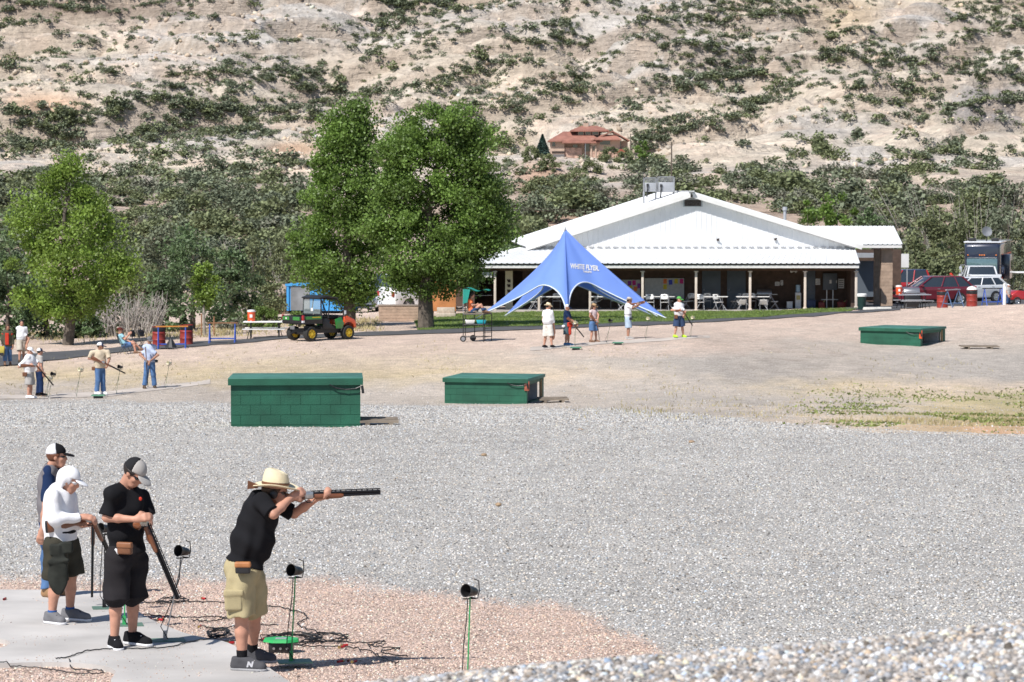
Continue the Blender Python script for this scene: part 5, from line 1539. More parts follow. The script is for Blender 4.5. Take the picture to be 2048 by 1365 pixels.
# stone planter, shed, container
o = empty('stone_planter', at(800, 155), 'low brown block planter wall beside the broad cottonwood trunk', 'planter')
mb = MB()
for i in range(5): mb.box((0, 0, .08 + i * .16), (2.15 - (.012 if i % 2 else 0), 1.1 - (.012 if i % 2 else 0), .152))
mb.build('block_wall', brick_lit, o)
mb = MB(); mb.box((0, 0, .82), (2.2, 1.16, .05)); mb.build('coping', mat('planter_cap', (.25, .2, .16), .9), o, bevel=.01)
o = empty('stone_bench', at(892, 160), 'pale stone ledge seat against the orange panel', 'bench')
mb = MB(); mb.box((0, 0, .38), (.95, .5, .3)); mb.build('backrest', mat('pale_stone', (.5, .42, .34), .9, var=.2), o, bevel=.03)
mb = MB(); mb.box((0, -.4, .12), (1.05, .5, .24)); mb.build('seat', mat('pale_stone', (.5, .42, .34), .9), o, bevel=.03)
o = empty('orange_panel', at(888, 164), 'weathered orange sheet panel between broad cottonwood and pavilion', 'panel')
mb = MB(); mb.box((0, 0, 1.1), (1.3, .08, 1.7)); mb.build('sheet', mat('weathered_orange', (.50, .20, .07), .7, var=.2, scale=2), o)
for s in (-1, 1):
    mb = MB(); mb.box((s * .6, .08, .9), (.1, .1, 2.0)); mb.build('post', wood_m, o)
CD = 182.
sky_blue = mat('sky_blue_container_paint', (.06, .33, .70), .5, var=.1, scale=1.5)
o = empty('waste_container', at(650, CD), 'big sky blue open waste container with a grey panel behind the tall cottonwood', 'container', rz=R(-4))
mb = MB()
prof = [(-2.0, .25), (-2.2, 1.85), (2.6, 1.95), (1.9, .25)]
mb.prism(prof, -1.1, 1.1); mb.build('bin', sky_blue, o)
for x in (-2.1, -.05, .75, 1.9):
    mb = MB(); mb.box((x, -1.14, 1.05), (.14, .08, 1.6)); mb.build('rib', sky_blue, o)
mb = MB(); mb.box((.15, -1.16, 1.85), (4.8, .1, .14), ry=-.02); mb.build('top_rail', sky_blue, o)
for z in (.72, 1.02):
    mb = MB(); mb.box((1.3, -1.14, z), (1.1, .07, .07)); mb.build('rib', sky_blue, o)
mb = MB(); mb.box((-1.35, -1.13, 1.05), (1.15, .04, 1.55)); mb.build('grey_panel', mat('scuffed_grey_panel', (.22, .23, .24), .6, var=.25, scale=1.5), o)
mb = MB(); mb.box((0, 0, .14), (3.6, 1.6, .26)); mb.build('skid', dark_m, o)
SDm = mat('weathered_shed_board', (.24, .14, .085), .9, var=.35, scale=2)
o = empty('timber_shed', at(560, 190), 'old low timber shed with sagging roof behind the rabbitbrush', 'shed')
mb = MB()
for i in range(9):
    if i not in (3, 6): mb.box((-1.4 + i * .34, 0, .45 + .035 * i), (.32, .05, .9 + .07 * i), ry=random.uniform(-.03, .03))
mb.build('board_wall', SDm, o)
mb = MB(); mb.box((0, 1, .5), (2.6, .1, 1.0)); mb.build('back_wall', dark_m, o)
mb = MB(); mb.box((.05, .6, 1.2), (3.6, 2.0, .07), ry=-.23); mb.build('roof', wood_m, o)

# ------------------------------------------------------------ vehicles
def wheel(name, c, r, w_, par, rim_m=None, tm=None, spokes=5):
    tm = tm or rubber
    mb = MB(); mb.lathe([(r * .62, -w_ / 2), (r * .93, -w_ / 2), (r, -w_ * .35), (r, w_ * .35), (r * .93, w_ / 2), (r * .62, w_ / 2), (r * .62, -w_ / 2)], (0, 0, 0), 24, 'y')
    o = mb.build(name, tm, par, True); o.location = c
    mb = MB(); mb.lathe([(0, -w_ * .42), (r * .2, -w_ * .46), (r * .24, -w_ * .3), (r * .58, -w_ * .3), (r * .64, -w_ * .48), (r * .64, w_ * .48), (r * .58, w_ * .3), (r * .24, w_ * .3), (r * .2, w_ * .46), (0, w_ * .42)], (0, 0, 0), 20, 'y')
    for k in range(spokes):
        a = 6.283 * k / spokes
        mb.box((r * .4 * math.cos(a), 0, r * .4 * math.sin(a)), (r * .46, w_ * .88, r * .13), ry=-a)
    link('rim', mb.mesh('rim'), rim_m or chrome, o)
    return o
def arch_poly(x0, x1, zb, wheels, r, top):
    """side outline of a car body: bottom with wheel openings, then the top line (front to rear)"""
    p = [(x0, zb + .12), (x0 + .04, zb)]
    for wx in sorted(wheels):
        p += [(wx - r * math.cos(a), r * .95 + r * math.sin(a) * .98 if False else max(zb, .34) + r * math.sin(a)) for a in [math.pi * k / 8 for k in range(9)]]
    p += [(x1 - .04, zb), (x1, zb + .12)]
    return p + top
def car(name, label, cat, loc, rz, paint, L_=4.7, W_=1.85, H=1.65, hood=.95, belt=1.0, cabin=(-.9, -.25, 1.55, 2.2), wr=.35, wheels=(-1.4, 1.4), rear=None, roofm=None, lights=True, pick=None, group='parked cars and trucks', rim=None, bed=None):
    """x runs from the front (-) to the rear (+)"""
    o = empty(name, loc, label, cat, group, rz=rz)
    x0, x1 = -L_ / 2, L_ / 2
    c0, c1, c2, c3 = cabin
    rz1 = rear or belt
    top = [(x1, rz1 - .25), (x1 - .06, rz1), (c3, belt), (c0, belt), (x0 + .35, hood - .06), (x0 + .06, hood - .2)]
    mb = MB(); mb.prism(arch_poly(x0, x1, .26, wheels, wr * 1.12, top), -W_ / 2, W_ / 2, .045); body = mb.build('body', paint, o, bevel=.025)
    wt, wb = W_ / 2 - .24, W_ / 2 - .05
    glass_ = [[(c0, -wb, belt - .02), (c3, -wb, belt - .02), (c3, wb, belt - .02), (c0, wb, belt - .02)], [(c1, -wt, H - .05), (c2, -wt, H - .05), (c2, wt, H - .05), (c1, wt, H - .05)]]
    mb = MB(); mb.loft(glass_); mb.build('window', win_g, o, bevel=.015)
    mb = MB(); e = .04
    mb.loft([[(c1 - e, -wt - .02, H - .06), (c2 + e, -wt - .02, H - .06), (c2 + e, wt + .02, H - .06), (c1 - e, wt + .02, H - .06)], [(c1 + .12, -wt + .08, H), (c2 - .1, -wt + .08, H), (c2 - .1, wt - .08, H), (c1 + .12, wt - .08, H)]]); mb.build('roof', roofm or paint, o, bevel=.02)
    mb = MB()
    mids = pick or (.42, .74)
    for s in (-1, 1):
        pb_, pt_ = V(c0, s * wb, belt), V(c1, s * wt, H - .05)
        mb.tube([pb_, pt_], .045, 6); mb.tube([V(c3, s * wb, belt), V(c2, s * wt, H - .05)], .06, 6)
        for t in mids:
            mb.tube([V(c0 + (c3 - c0) * t, s * (wb + .006), belt), V(c1 + (c2 - c1) * t, s * (wt + .006), H - .05)], .04, 6)
    mb.build('pillar', paint, o)
    for wx in wheels:
        for s in (-1, 1): wheel('wheel', (wx, s * (W_ / 2 - .12), wr), wr, .22, o, rim)
    mb = MB(); mb.box((0, 0, .42), (L_ - .5, W_ - .3, .36)); mb.build('underbody', black_m, o)
    for s in (-1, 1):
        mb = MB(); mb.box((x0 + .12, s * (W_ / 2 - .28), hood - .27), (.2, .36, .16), rz=s * .25); mb.build('headlight', mat('lamp_lens', (.7, .72, .75), .1, coat=.6), o, bevel=.03)
        mb = MB(); mb.box((x1 - .03, s * (W_ / 2 - .14), rz1 - .2), (.12, .22, .3)); mb.build('taillight', mat('red_lens', (.4, .015, .015), .15, coat=.5), o, bevel=.03)
        mb = MB(); mb.box((c0 + .18, s * (W_ / 2 + .09), belt + .06), (.12, .2, .15)); mb.build('mirror', paint, o, bevel=.03)
        for k, t in enumerate((.36, .68)):
            mb = MB(); mb.box((c0 + (c3 - c0) * t, s * (W_ / 2 + .003), belt - .13), (.18, .02, .03)); mb.build('door_handle', chrome, o)
    mb = MB(); mb.box((x0 + .03, 0, hood - .32), (.07, W_ * .5, .14)); mb.box((x0 + .02, 0, .42), (.08, W_ * .75, .12)); mb.build('grille', black_m, o)
    mb = MB(); mb.box((x1 - .01, 0, .46), (.1, W_ * .9, .2)); mb.build('bumper', paint if rim is None else black_m, o, bevel=.03)
    if bed:
        mb = MB(); mb.box(((bed[0] + bed[1]) / 2, 0, belt + .004), (bed[1] - bed[0], W_ - .3, .012)); mb.build('bed_floor', black_m, o)
        for s in (-1, 1):
            mb = MB(); mb.box(((bed[0] + bed[1]) / 2, s * (W_ / 2 - .09), belt + .1), (bed[1] - bed[0], .12, .2)); mb.build('bed_side', paint, o, bevel=.02)
        mb = MB(); mb.box((x1 - .06, 0, belt - .05), (.1, W_ - .22, .5)); mb.build('tailgate', paint, o, bevel=.02)
    return o
def paint(n, c): return mat(n, c, .3, .1, .6, .04, 2, coat=.8)
maroon, red_p, white_p, navy_p, silver_p = paint('maroon_car_paint', (.16, .012, .025)), paint('red_truck_paint', (.45, .02, .02)), paint('white_car_paint', (.78, .79, .80)), paint('dark_blue_car_paint', (.03, .045, .10)), paint('silver_car_paint', (.45, .47, .5))
gl = lambda px, D: at(px, D)
car('parked_car', 'maroon family SUV parked side on past the brick pillar', 'car', gl(1863, 184), R(16), maroon, 5.05, 1.95, 1.76, 1.08, 1.12, (-1.25, -.35, 1.7, 2.3), .37, (-1.5, 1.5), rear=1.2)
car('parked_car', 'white SUV with tinted side windows behind the maroon one', 'car', gl(1937, 196), R(28), white_p, 5.0, 1.98, 1.68, 1.1, 1.18, (-1.2, -.4, 1.85, 2.35), .39, (-1.48, 1.5), rear=1.22, rim=chrome)
car('parked_car', 'dark blue sedan half hidden between maroon SUV and brick pillar', 'car', gl(1834, 191), R(20), navy_p, 4.6, 1.8, 1.48, .95, .98, (-.95, -.1, 1.1, 1.75), .33, (-1.35, 1.35))
car('pickup_truck', 'red pickup with dark roof behind the brick pillar', 'truck', gl(1804, 190), R(8), red_p, 5.7, 2.05, 2.2, 1.35, 1.4, (-.75, -.2, 1.35, 1.6), .43, (-1.75, 1.7), roofm=navy_p, pick=(.5,), bed=(1.65, 2.75))
car('pickup_truck', 'white pickup seen from its tail in front of the motorhome', 'truck', gl(1958, 208), R(108 + 180 - 18), white_p, 5.9, 2.2, 2.35, 1.5, 1.6, (-1.3, -.6, 1.0, 1.25), .46, (-1.8, 1.7), pick=(.5,), bed=(1.35, 2.8), rim=chrome)
car('pickup_truck', 'white truck glimpsed between porch corner and brick pillar', 'truck', gl(1722, 196), R(60), white_p, 5.4, 2.0, 1.95, 1.3, 1.32, (-1.3, -.6, 1.0, 1.25), .42, (-1.8, 1.7), pick=(.5,))
car('parked_car', 'white sedan facing out beside the tall cottonwood trunk', 'car', gl(748, 184), R(72), white_p, 4.6, 1.82, 1.46, .95, .98, (-.95, -.1, 1.1, 1.75), .33, (-1.35, 1.35), group='vehicles behind the cottonwoods')
car('parked_van', 'white van standing behind the white sedan under the cottonwoods', 'van', gl(795, 196), R(60), white_p, 5.2, 2.0, 2.2, 1.25, 1.3, (-2.0, -1.4, 2.4, 2.55), .37, (-1.6, 1.6), rear=1.3, group='vehicles behind the cottonwoods')
car('pickup_truck', 'white truck with red tail lamp behind the broad cottonwood trunk', 'truck', gl(850, 178), R(172 + 40), white_p, 5.4, 2.0, 1.9, 1.2, 1.25, (-1.3, -.6, 1.0, 1.25), .42, (-1.8, 1.7), pick=(.5,), bed=(1.35, 2.6), group='vehicles behind the cottonwoods')
# motorhome
coach = paint('midnight_coach_paint', (.018, .025, .05))
MD = 215.
o = empty('motorhome', gl(1963, MD), 'dark blue motorhome with orange stripe facing out and dish on its roof', 'motorhome', rz=R(-14))
Wm, Hm, Lm = 2.6, 3.9, 9.5
mb = MB(); secs = []
for y, ins, zt in ((-.12, .16, 3.65), (0, .05, 3.8), (.35, 0, Hm), (Lm, 0, Hm)):
    w2_ = Wm / 2 - ins
    secs.append([(-w2_, y, .45), (w2_, y, .45), (w2_, y, zt - .12), (w2_ - .12, y, zt), (-w2_ + .12, y, zt), (-w2_, y, zt - .12)])
mb.loft(secs); mb.build('body', coach, o, bevel=.02)
mb = MB(); mb.box((0, Lm / 2 + .1, Hm + .04), (Wm + .06, Lm, .1)); mb.build('roof', white_p, o, bevel=.02)
mb = MB(); mb.box((0, -.11, 2.3), (Wm - .42, .09, .95)); mb.build('windscreen', mat('coach_windscreen', (.10, .17, .18), .06, coat=.8, spec=.9), o, bevel=.03)
mb = MB(); mb.box((0, -.14, 2.83), (Wm - .5, .05, .06)); mb.build('visor_strip', chrome, o)
for x in (-1.0, -.16, 0, .16, 1.0):
    mb = MB(); mb.box((x, -.1, 3.02), (.1, .14, .09)); mb.build('marker_lamp', mat('amber_lens', (.75, .22, .05), .3), o, bevel=.02)
for s in (-1, 1):
    mb = MB(); mb.tube([(s * 1.2, -.05, 2.3), (s * 1.5, -.25, 2.3), (s * 1.5, -.25, 2.2)], .03, 6); mb.box((s * 1.5, -.25, 1.95), (.2, .16, .5)); mb.build('mirror', coach if s > 0 else silver_p, o, bevel=.02)
    mb = MB(); mb.box((s * .9, -.13, 1.05), (.4, .06, .25)); mb.build('headlight', mat('lamp_lens', (.7, .72, .75), .1), o, bevel=.02)
    for y in (1.4, 6.6): wheel('wheel', (s * 1.08, y, .46), .46, .28, o).rotation_euler = (0, 0, math.pi / 2)
for z, hh, m_, nm in ((1.35, .14, orange_m, 'orange_stripe'), (1.18, .1, white_p, 'white_stripe'), (3.05, .08, orange_m, 'upper_stripe')):
    mb = MB(); mb.box((Wm / 2 + .012, 5.0, z), (.02, 8.4, hh)); mb.box((-Wm / 2 - .012, 5.0, z), (.02, 8.4, hh)); mb.build(nm, m_, o)
mb = MB(); mb.box((Wm / 2 + .27, 3.6, 2.15), (.5, 3.6, 1.75)); sl_o = mb.build('slide_out', coach, o, bevel=.03)
for z in (2.75, 1.75):
    mb = MB(); mb.box((0, 0, 0), (.03, 2.4, .05)); q = link('trim_line', mb.mesh('trim_line'), silver_p, sl_o); q.location = (Wm / 2 + .54, 3.6, z)
mb = MB(); mb.box((Wm / 2 + .53, 3.6, 2.25), (.03, 1.9, .7)); link('window', mb.mesh('window'), win_g, sl_o)
mb = MB(); mb.lathe([(0, 0), (.2, .03), (.36, .12), (.38, .13)], n=16); d_ = mb.build('satellite_dish', mat('dish_grey', (.16, .17, .19), .6), o, True); d_.location = (.1, 2.2, Hm + .75); d_.rotation_euler = (R(62), R(50), 0)
mb = MB(); mb.tube([(.1, 2.3, Hm + .05), (.12, 2.3, Hm + .7)], .05, 6); mb.box((-.8, 1.2, Hm + .2), (.5, .7, .25)); mb.box((.8, 1.4, Hm + .2), (.5, .8, .22)); mb.build('roof_unit', black_m, o, bevel=.02)
mb = MB(); mb.loft([[(-1.3, 1.5, 3.15), (-1.3, 6.0, 3.15), (-1.3, 6.0, 3.2), (-1.3, 1.5, 3.2)], [(-3.8, 1.5, 2.55), (-3.8, 6, 2.55), (-3.8, 6, 2.6), (-3.8, 1.5, 2.6)]]); mb.build('awning', black_m, o)
mb = MB(); mb.tube([(-1.3, 1.5, 1.5), (-3.8, 1.5, 2.55)], .03, 6); mb.build('awning_arm', black_m, o)
# golf cart
o = empty('golf_cart', gl(2052, 172), 'red golf cart with white canopy cut by the edge of the view', 'golf cart', rz=R(12))
mb = MB(); mb.prism([(-1.1, .3), (-1.15, .62), (-.75, .85), (-.3, .8), (-.25, .42), (.35, .42), (.4, .75), (1.1, .78), (1.15, .35)], -.58, .58, .04); mb.build('body', red_p, o, bevel=.04)
for x in (-.78, .78):
    for s in (-1, 1): wheel('wheel', (x, s * .5, .24), .24, .2, o)
mb = MB(); mb.box((.35, 0, .82), (.5, 1.1, .12)); mb.box((.62, 0, 1.08), (.12, 1.1, .5)); mb.build('seat', mat('seat_vinyl', (.5, .45, .36), .6), o, bevel=.04)
for x, t in ((-.7, -.45), (.95, .8)):
    for s in (-1, 1):
        mb = MB(); mb.tube([(x, s * .52, .75), (t, s * .5, 1.82)], .02, 6); mb.build('canopy_post', black_m, o)
mb = MB(); mb.box((.15, 0, 1.86), (1.9, 1.2, .08)); mb.build('canopy', white_pl, o, bevel=.03)
mb = MB(); mb.tube([(-.3, -.2, .8), (-.1, -.2, 1.05)], .02, 6); mb.lathe([(.15, 0), (.165, .015), (.15, .03)], (-.1, -.2, 1.05), 14); mb.build('steering_wheel', black_m, o)
mb = MB(); mb.ico((.9, -.1, .98), (.2, .2, .2), 2); mb.build('cargo_jug', white_pl, o, True)
# sign board by the pillar
o = empty('sign_board', gl(1802, 186), 'plain white board raised on posts beyond the brick pillar', 'sign')
mb = MB(); mb.box((0, 0, 2.72), (.9, .05, .85)); mb.build('panel', white_paint, o)
for s in (-1, 1):
    mb = MB(); mb.box((s * .35, .05, 1.4), (.07, .07, 2.8)); mb.build('post', grey_m, o)
# things on the parking edge
grill(at(1822, 159.5), 'silver lidded barbecue standing behind the metal picnic table', steel, 1.0)
bench_table(at(1826, 157.5), 'bright metal picnic table in front of the maroon SUV', R(10), 1.75, grey_m)
cooler(at(1797, 157.3, .765), 'orange drink cooler at the end of the metal picnic table', .92)
drum(at(1884, 156.5), 'red drum standing against the maroon SUV rear wheel')
drum(at(1943, 157.5), 'red drum with white domed lid by the white SUV wheel', white_pl)
sawhorse(at(1905, 155.8), 'blue grey A-frame gun rack leaning before the maroon SUV', 1.0, .9, .8, grey_m, mat('grey_blue_frame', (.10, .16, .28), .5))
sawhorse(at(1984, 155.8), 'blue A-frame gun rack with dark rail behind the white SUV bumper', .9, .88, .3, black_m)
o = empty('marker_post', at(2008, 154), 'white and blue marker post beside the white capped man', 'post')
mb = MB(); mb.lathe([(.09, 0), (.09, .92), (.06, .98), (.075, 1.02), (.075, 1.1), (0, 1.14)], n=14); mb.build('shaft', white_pl, o, True)
mb = MB(); mb.tube([(-.1, 0, 0), (-.1, 0, .9)], .03, 6); mb.build('blue_rod', blue_m, o)
for px, D, lb in ((1740, 158.5, 'low white concrete kerb block beside the porch corner'), (1768, 157.2, 'low white concrete kerb block below the brick pillar')):
    o = empty('kerb_block', at(px, D), lb, 'kerb block'); mb = MB(); mb.loft([[(-.4, -.1, 0), (.4, -.1, 0), (.4, .1, 0), (-.4, .1, 0)], [(-.36, -.06, .14), (.36, -.06, .14), (.36, .06, .14), (-.36, .06, .14)]]); mb.build('block', mat('pale_concrete', (.55, .54, .5), .9), o, bevel=.02)
o = empty('trash_bin', at(1723, 160), 'dark green trash bin with white bag at the porch corner', 'bin')
mb = MB(); mb.lathe([(0, 0), (.2, 0), (.25, .8), (.24, .8), (.2, .72), (0, .72)], n=18); mb.build('body', mat('dark_green_bin', (.01, .035, .03), .5), o, True)
mb = MB(); mb.lathe([(.27, .7), (.275, .82), (.22, .86), (.23, .78)], n=18); mb.build('bag', white_pl, o, True)

# ------------------------------------------------------------ green utility vehicle
utv_g, utv_y, utv_o = paint('farm_green_paint', (.02, .22, .03)), mat('yellow_rim_paint', (.72, .50, .03), .4), paint('orange_red_hood', (.70, .09, .02))
UD = 130.
u = empty('utility_vehicle', at(641, UD), 'green and black two seat utility vehicle with orange red hood and yellow wheels', 'utility vehicle', rz=R(42))
# x runs from tail (-) to nose (+)
knob = mat('knobby_tyre', (.022, .022, .022), .9, var=.3, scale=25, bump=.02, bscale=22)
for x in (-1.02, 1.02):
    for s in (-1, 1): wheel('wheel', (x, s * .58, .31), .31, .27, u, utv_y, knob, 6)
mb = MB(); mb.box((-.0, 0, .42), (2.5, .9, .2)); mb.tube([(-1.3, 0, .35), (-1.62, 0, .33)], .035, 6); mb.tube([(-1.02, -.58, .31), (-1.02, .58, .31)], .06, 8); mb.tube([(1.02, -.58, .31), (1.02, .58, .31)], .05, 8); mb.build('chassis', black_m, u)
mb = MB(); mb.box((-.98, 0, .76), (1.15, 1.32, .06)); mb.box((-.98, -.64, .93), (1.15, .05, .3)); mb.box((-.98, .64, .93), (1.15, .05, .3)); mb.box((-.42, 0, .93), (.05, 1.3, .3)); bed = mb.build('cargo_bed', black_m, u, bevel=.015)
for s in (-1, 1):
    mb = MB(); mb.box((0, 0, 0), (.85, .02, .13)); q = link('green_panel', mb.mesh('green_panel'), utv_g, bed); q.location = (-.9, s * .672, 1.0)
    mb = MB(); mb.box((0, 0, 0), (.45, .012, .03)); q = link('yellow_stripe', mb.mesh('yellow_stripe'), utv_y, bed); q.location = (-.75, s * .685, 1.02)
mb = MB(); mb.box((-1.57, 0, .93), (.05, 1.3, .3)); tg = mb.build('tailgate', black_m, u, bevel=.01)
for y in (-.36, .36):
    mb = MB(); mb.box((0, 0, 0), (.02, .46, .15)); q = link('green_panel', mb.mesh('green_panel'), utv_g, tg); q.location = (-1.602, y, .98)
mb = MB(); mb.box((0, 0, 0), (.01, .07, .07)); q = link('white_badge', mb.mesh('white_badge'), white_pl, tg); q.location = (-1.617, .33, .98)
for s in (-1, 1):
    mb = MB(); mb.box((-1.5, s * .7, .97), (.1, .07, .3)); tl = mb.build('taillight', mat('red_lens', (.4, .015, .015), .15), u, bevel=.015)
    mb = MB(); mb.box((0, 0, 0), (.105, .075, .09)); q = link('reflector', mb.mesh('reflector'), mat('lamp_lens', (.7, .72, .75), .1), tl); q.location = (-1.5, s * .7, .85)
mb = MB(); mb.box((-1.58, -.05, .58), (.02, .3, .15)); mb.build('number_plate', steel, u)
mb = MB(); mb.box((.05, 0, .55), (1.0, 1.2, .1)); mb.build('floor_pan', black_m, u)
for y in (-.32, .32):
    mb = MB(); mb.box((-.15, y, .82), (.5, .52, .16)); mb.box((-.38, y, 1.1), (.12, .5, .5), ry=-.12); mb.build('seat', black_m, u, bevel=.05)
for s in (-1, 1):
    mb = MB(); mb.prism([(.35, .5), (.28, .9), (.62, 1.0), (.78, .72), (.66, .5)], s * .66 - .025, s * .66 + .025); mb.build('side_panel', utv_g, u, bevel=.02)
    mb = MB(); mb.prism([(-.35, .52), (-.35, .95), (-.1, .95), (.02, .75), (.3, .55), (.3, .48)], s * .6 - .03, s * .6 + .03); mb.build('sill', black_m, u, bevel=.02)
mb = MB()
mb.prism([(.78, .62), (.8, 1.02), (1.0, 1.04), (1.42, .86), (1.5, .7), (1.5, .5), (1.36, .5), (1.34, .62), (1.2, .74), (1.0, .76), (.86, .7)], -.66, .66, .06); mb.build('hood', utv_o, u, bevel=.04)
mb = MB(); mb.box((1.49, 0, .56), (.08, .9, .26)); mb.build('bumper', black_m, u, bevel=.03)
mb = MB(); mb.box((.7, 0, .98), (.3, 1.2, .18)); mb.build('dashboard', black_m, u, bevel=.04)
mb = MB(); mb.tube([(.6, .32, 1.02), (.38, .32, 1.15)], .02, 6); 
for k in range(14): mb.tube([(.38 + .04 * math.sin(6.283 * k / 14), .32 + .17 * math.cos(6.283 * k / 14), 1.15 + .15 * math.sin(6.283 * k / 14)), (.38 + .04 * math.sin(6.283 * (k + 1) / 14), .32 + .17 * math.cos(6.283 * (k + 1) / 14), 1.15 + .15 * math.sin(6.283 * (k + 1) / 14))], .014, 5)
mb.build('steering_wheel', black_m, u)
mb = MB()
for s in (-1, 1):
    mb.tube([(.86, s * .62, 1.0), (.52, s * .58, 1.7), (.4, s * .56, 1.82), (-.32, s * .58, 1.86), (-.44, s * .6, 1.8), (-.46, s * .64, .9)], .03, 8)
    mb.tube([(-.05, s * .6, .95), (.08, s * .57, 1.84)], .026, 6)
mb.tube([(-.44, -.6, 1.8), (-.44, .6, 1.8)], .028, 6); mb.tube([(-.46, -.64, 1.1), (-.46, .64, 1.1)], .028, 6); mb.tube([(.46, -.57, 1.76), (.46, .57, 1.76)], .028, 6)
mb.build('roll_cage', black_m, u, True)
mb = MB(); mb.loft([[(-.55, -.62, 1.8), (-.55, .62, 1.8), (-.55, .62, 1.86), (-.55, -.62, 1.86)], [(-.2, -.66, 1.88), (-.2, .66, 1.88), (-.2, .66, 1.95), (-.2, -.66, 1.95)], [(.5, -.62, 1.78), (.5, .62, 1.78), (.5, .62, 1.84), (.5, -.62, 1.84)]]); mb.build('roof', black_m, u, bevel=.02)
mb = MB(); mb.box((-.465, 0, 1.46), (.012, 1.16, .62)); rw = mb.build('rear_window', see_glass('tinted_rear_screen', (.35, .42, .42)), u)
mb = MB(); mb.box((0, 0, 0), (.012, .14, .14)); q = link('white_sticker', mb.mesh('white_sticker'), white_pl, rw); q.location = (-.48, -.02, 1.33)
mb = MB(); mb.tube([(.78, -.66, 1.05), (.74, -.78, 1.15)], .015, 5); mb.box((.74, -.8, 1.2), (.04, .1, .16)); mb.build('mirror', silver_p, u)
# ------------------------------------------------------------ wheeled scorer stand with canopy
sc_ = empty('scorer_stand', at(955, 126), 'black wheeled scorer stand with shelf and teal canopy at the range edge', 'stand', rz=R(-6))
def st(name, mb, m, **k): return mb.build(name, m, sc_, **k)
blk = mat('black_steel_frame', (.02, .02, .022), .45, var=.2)
hw, hd, hs = .56, .36, 1.15
mb = MB()
for x, y, z0, z1 in ((-hw, -hd, .14, hs), (-hw, hd, .14, hs + 1.1), (hw * .52, -hd, 0, hs), (hw, hd, 0, hs), (-hw * .3, hd, .14, hs), (hw * .48, hd, 0, hs)):
    mb.tube([(x, y, z0), (x, y, z1)], .02, 6)
for z in (.2, .72, hs):
    mb.tube([(-hw, -hd, z), (hw * .52, -hd, z)], .016, 6); mb.tube([(-hw, hd, z), (hw, hd, z)], .016, 6); mb.tube([(-hw, -hd, z), (-hw, hd, z)], .016, 6); mb.tube([(hw * .52, -hd, z), (hw, hd, z)], .016, 6)
for z in (.38, .55): mb.tube([(hw * .52, -hd, z), (hw, hd, z)], .014, 6)
st('frame', mb, blk)
mb = MB(); mb.add([(-hw, -hd, hs + .02), (hw * .52, -hd, hs + .02), (hw, hd, hs + .02), (-hw, hd, hs + .02), (-hw, -hd, hs + .05), (hw * .52, -hd, hs + .05), (hw, hd, hs + .05), (-hw, hd, hs + .05)], [(3, 2, 1, 0), (4, 5, 6, 7), (0, 1, 5, 4), (1, 2, 6, 5), (2, 3, 7, 6), (3, 0, 4, 7)]); st('platform', mb, wood_m)
mb = MB(); mb.box((-.05, 0, .74), (1.0, .7, .025)); st('shelf', mb, blk)
for x, y in ((-hw, -hd - .03), (-.22, hd - .1)): wheel('wheel', (x, y, .13), .13, .05, sc_, steel if x < -.3 else black_m, rubber, 5)
teal = mat('teal_canvas', (.02, .33, .27), .7, var=.12, scale=5, trans=.25)
mb = MB(); nxx = 10
vs = []
for j in range(2):
    y = -.4 + j * .85
    for k in range(nxx + 1):
        t = k / nxx
        vs.append((-hw + .02 + t * 1.05, y, hs + 1.08 - .1 * t + .05 * math.sin(t * 9)))
fs = [(k, k + 1, nxx + 2 + k, nxx + 1 + k) for k in range(nxx)]
o0 = len(vs); vs += [(p[0], p[1], p[2] - .015) for p in vs]
fs += [tuple(i + o0 for i in q[::-1]) for q in fs]; mb.add(vs, fs)
mb.loft([[(-hw, -.4, hs + 1.06), (-hw, .45, hs + 1.06), (-hw + .015, .45, hs + 1.06), (-hw + .015, -.4, hs + 1.06)], [(-hw - .03, -.3, hs + .42), (-hw - .03, .4, hs + .42), (-hw - .015, .4, hs + .42), (-hw - .015, -.3, hs + .42)]])
mb.loft([[(-hw, -.41, hs + 1.06), (-hw + .3, -.41, hs + 1.05), (-hw + .3, -.4, hs + 1.05), (-hw, -.4, hs + 1.06)], [(-hw, -.41, hs + .45), (-hw + .18, -.41, hs + .5), (-hw + .18, -.4, hs + .5), (-hw, -.4, hs + .45)]])
st('canopy', mb, teal)
mb = MB(); mb.tube([(-hw, -hd, hs), (-hw, -hd, hs + 1.06)], .014, 6); mb.tube([(-hw, hd, hs + .75), (hw, hd + .1, hs + .78)], .01, 5); st('canopy_post', mb, grey_m)
mb = MB(); mb.box((-.4, 0, hs + .3), (.06, .5, .5)); mb.box((-.2, 0, hs + .12), (.42, .5, .06)); st('seat', mb, wood_m, bevel=.01)
for x, m_, lb in ((-.3, white_pl, 'white plastic tub on the lower shelf of the scorer stand'), (.18, mat('turquoise_plastic', (.02, .42, .50), .45), 'turquoise plastic tub on the lower shelf of the scorer stand')):
    q = sc_.location + Matrix.Rotation(R(-6), 3, 'Z') @ Vector((x, -.12, .755))
    mb = MB(); mb.loft([[(-.17, -.13, 0), (.17, -.13, 0), (.17, .13, 0), (-.17, .13, 0)], [(-.21, -.16, .16), (.21, -.16, .16), (.21, .16, .16), (-.21, .16, .16)], [(-.19, -.14, .16), (.19, -.14, .16), (.19, .14, .16), (-.19, .14, .16)], [(-.16, -.12, .02), (.16, -.12, .02), (.16, .12, .02), (-.16, .12, .02)]])
    tag(mb.build('plastic_tub', m_, None, bevel=.01, loc=q), lb, 'tub')
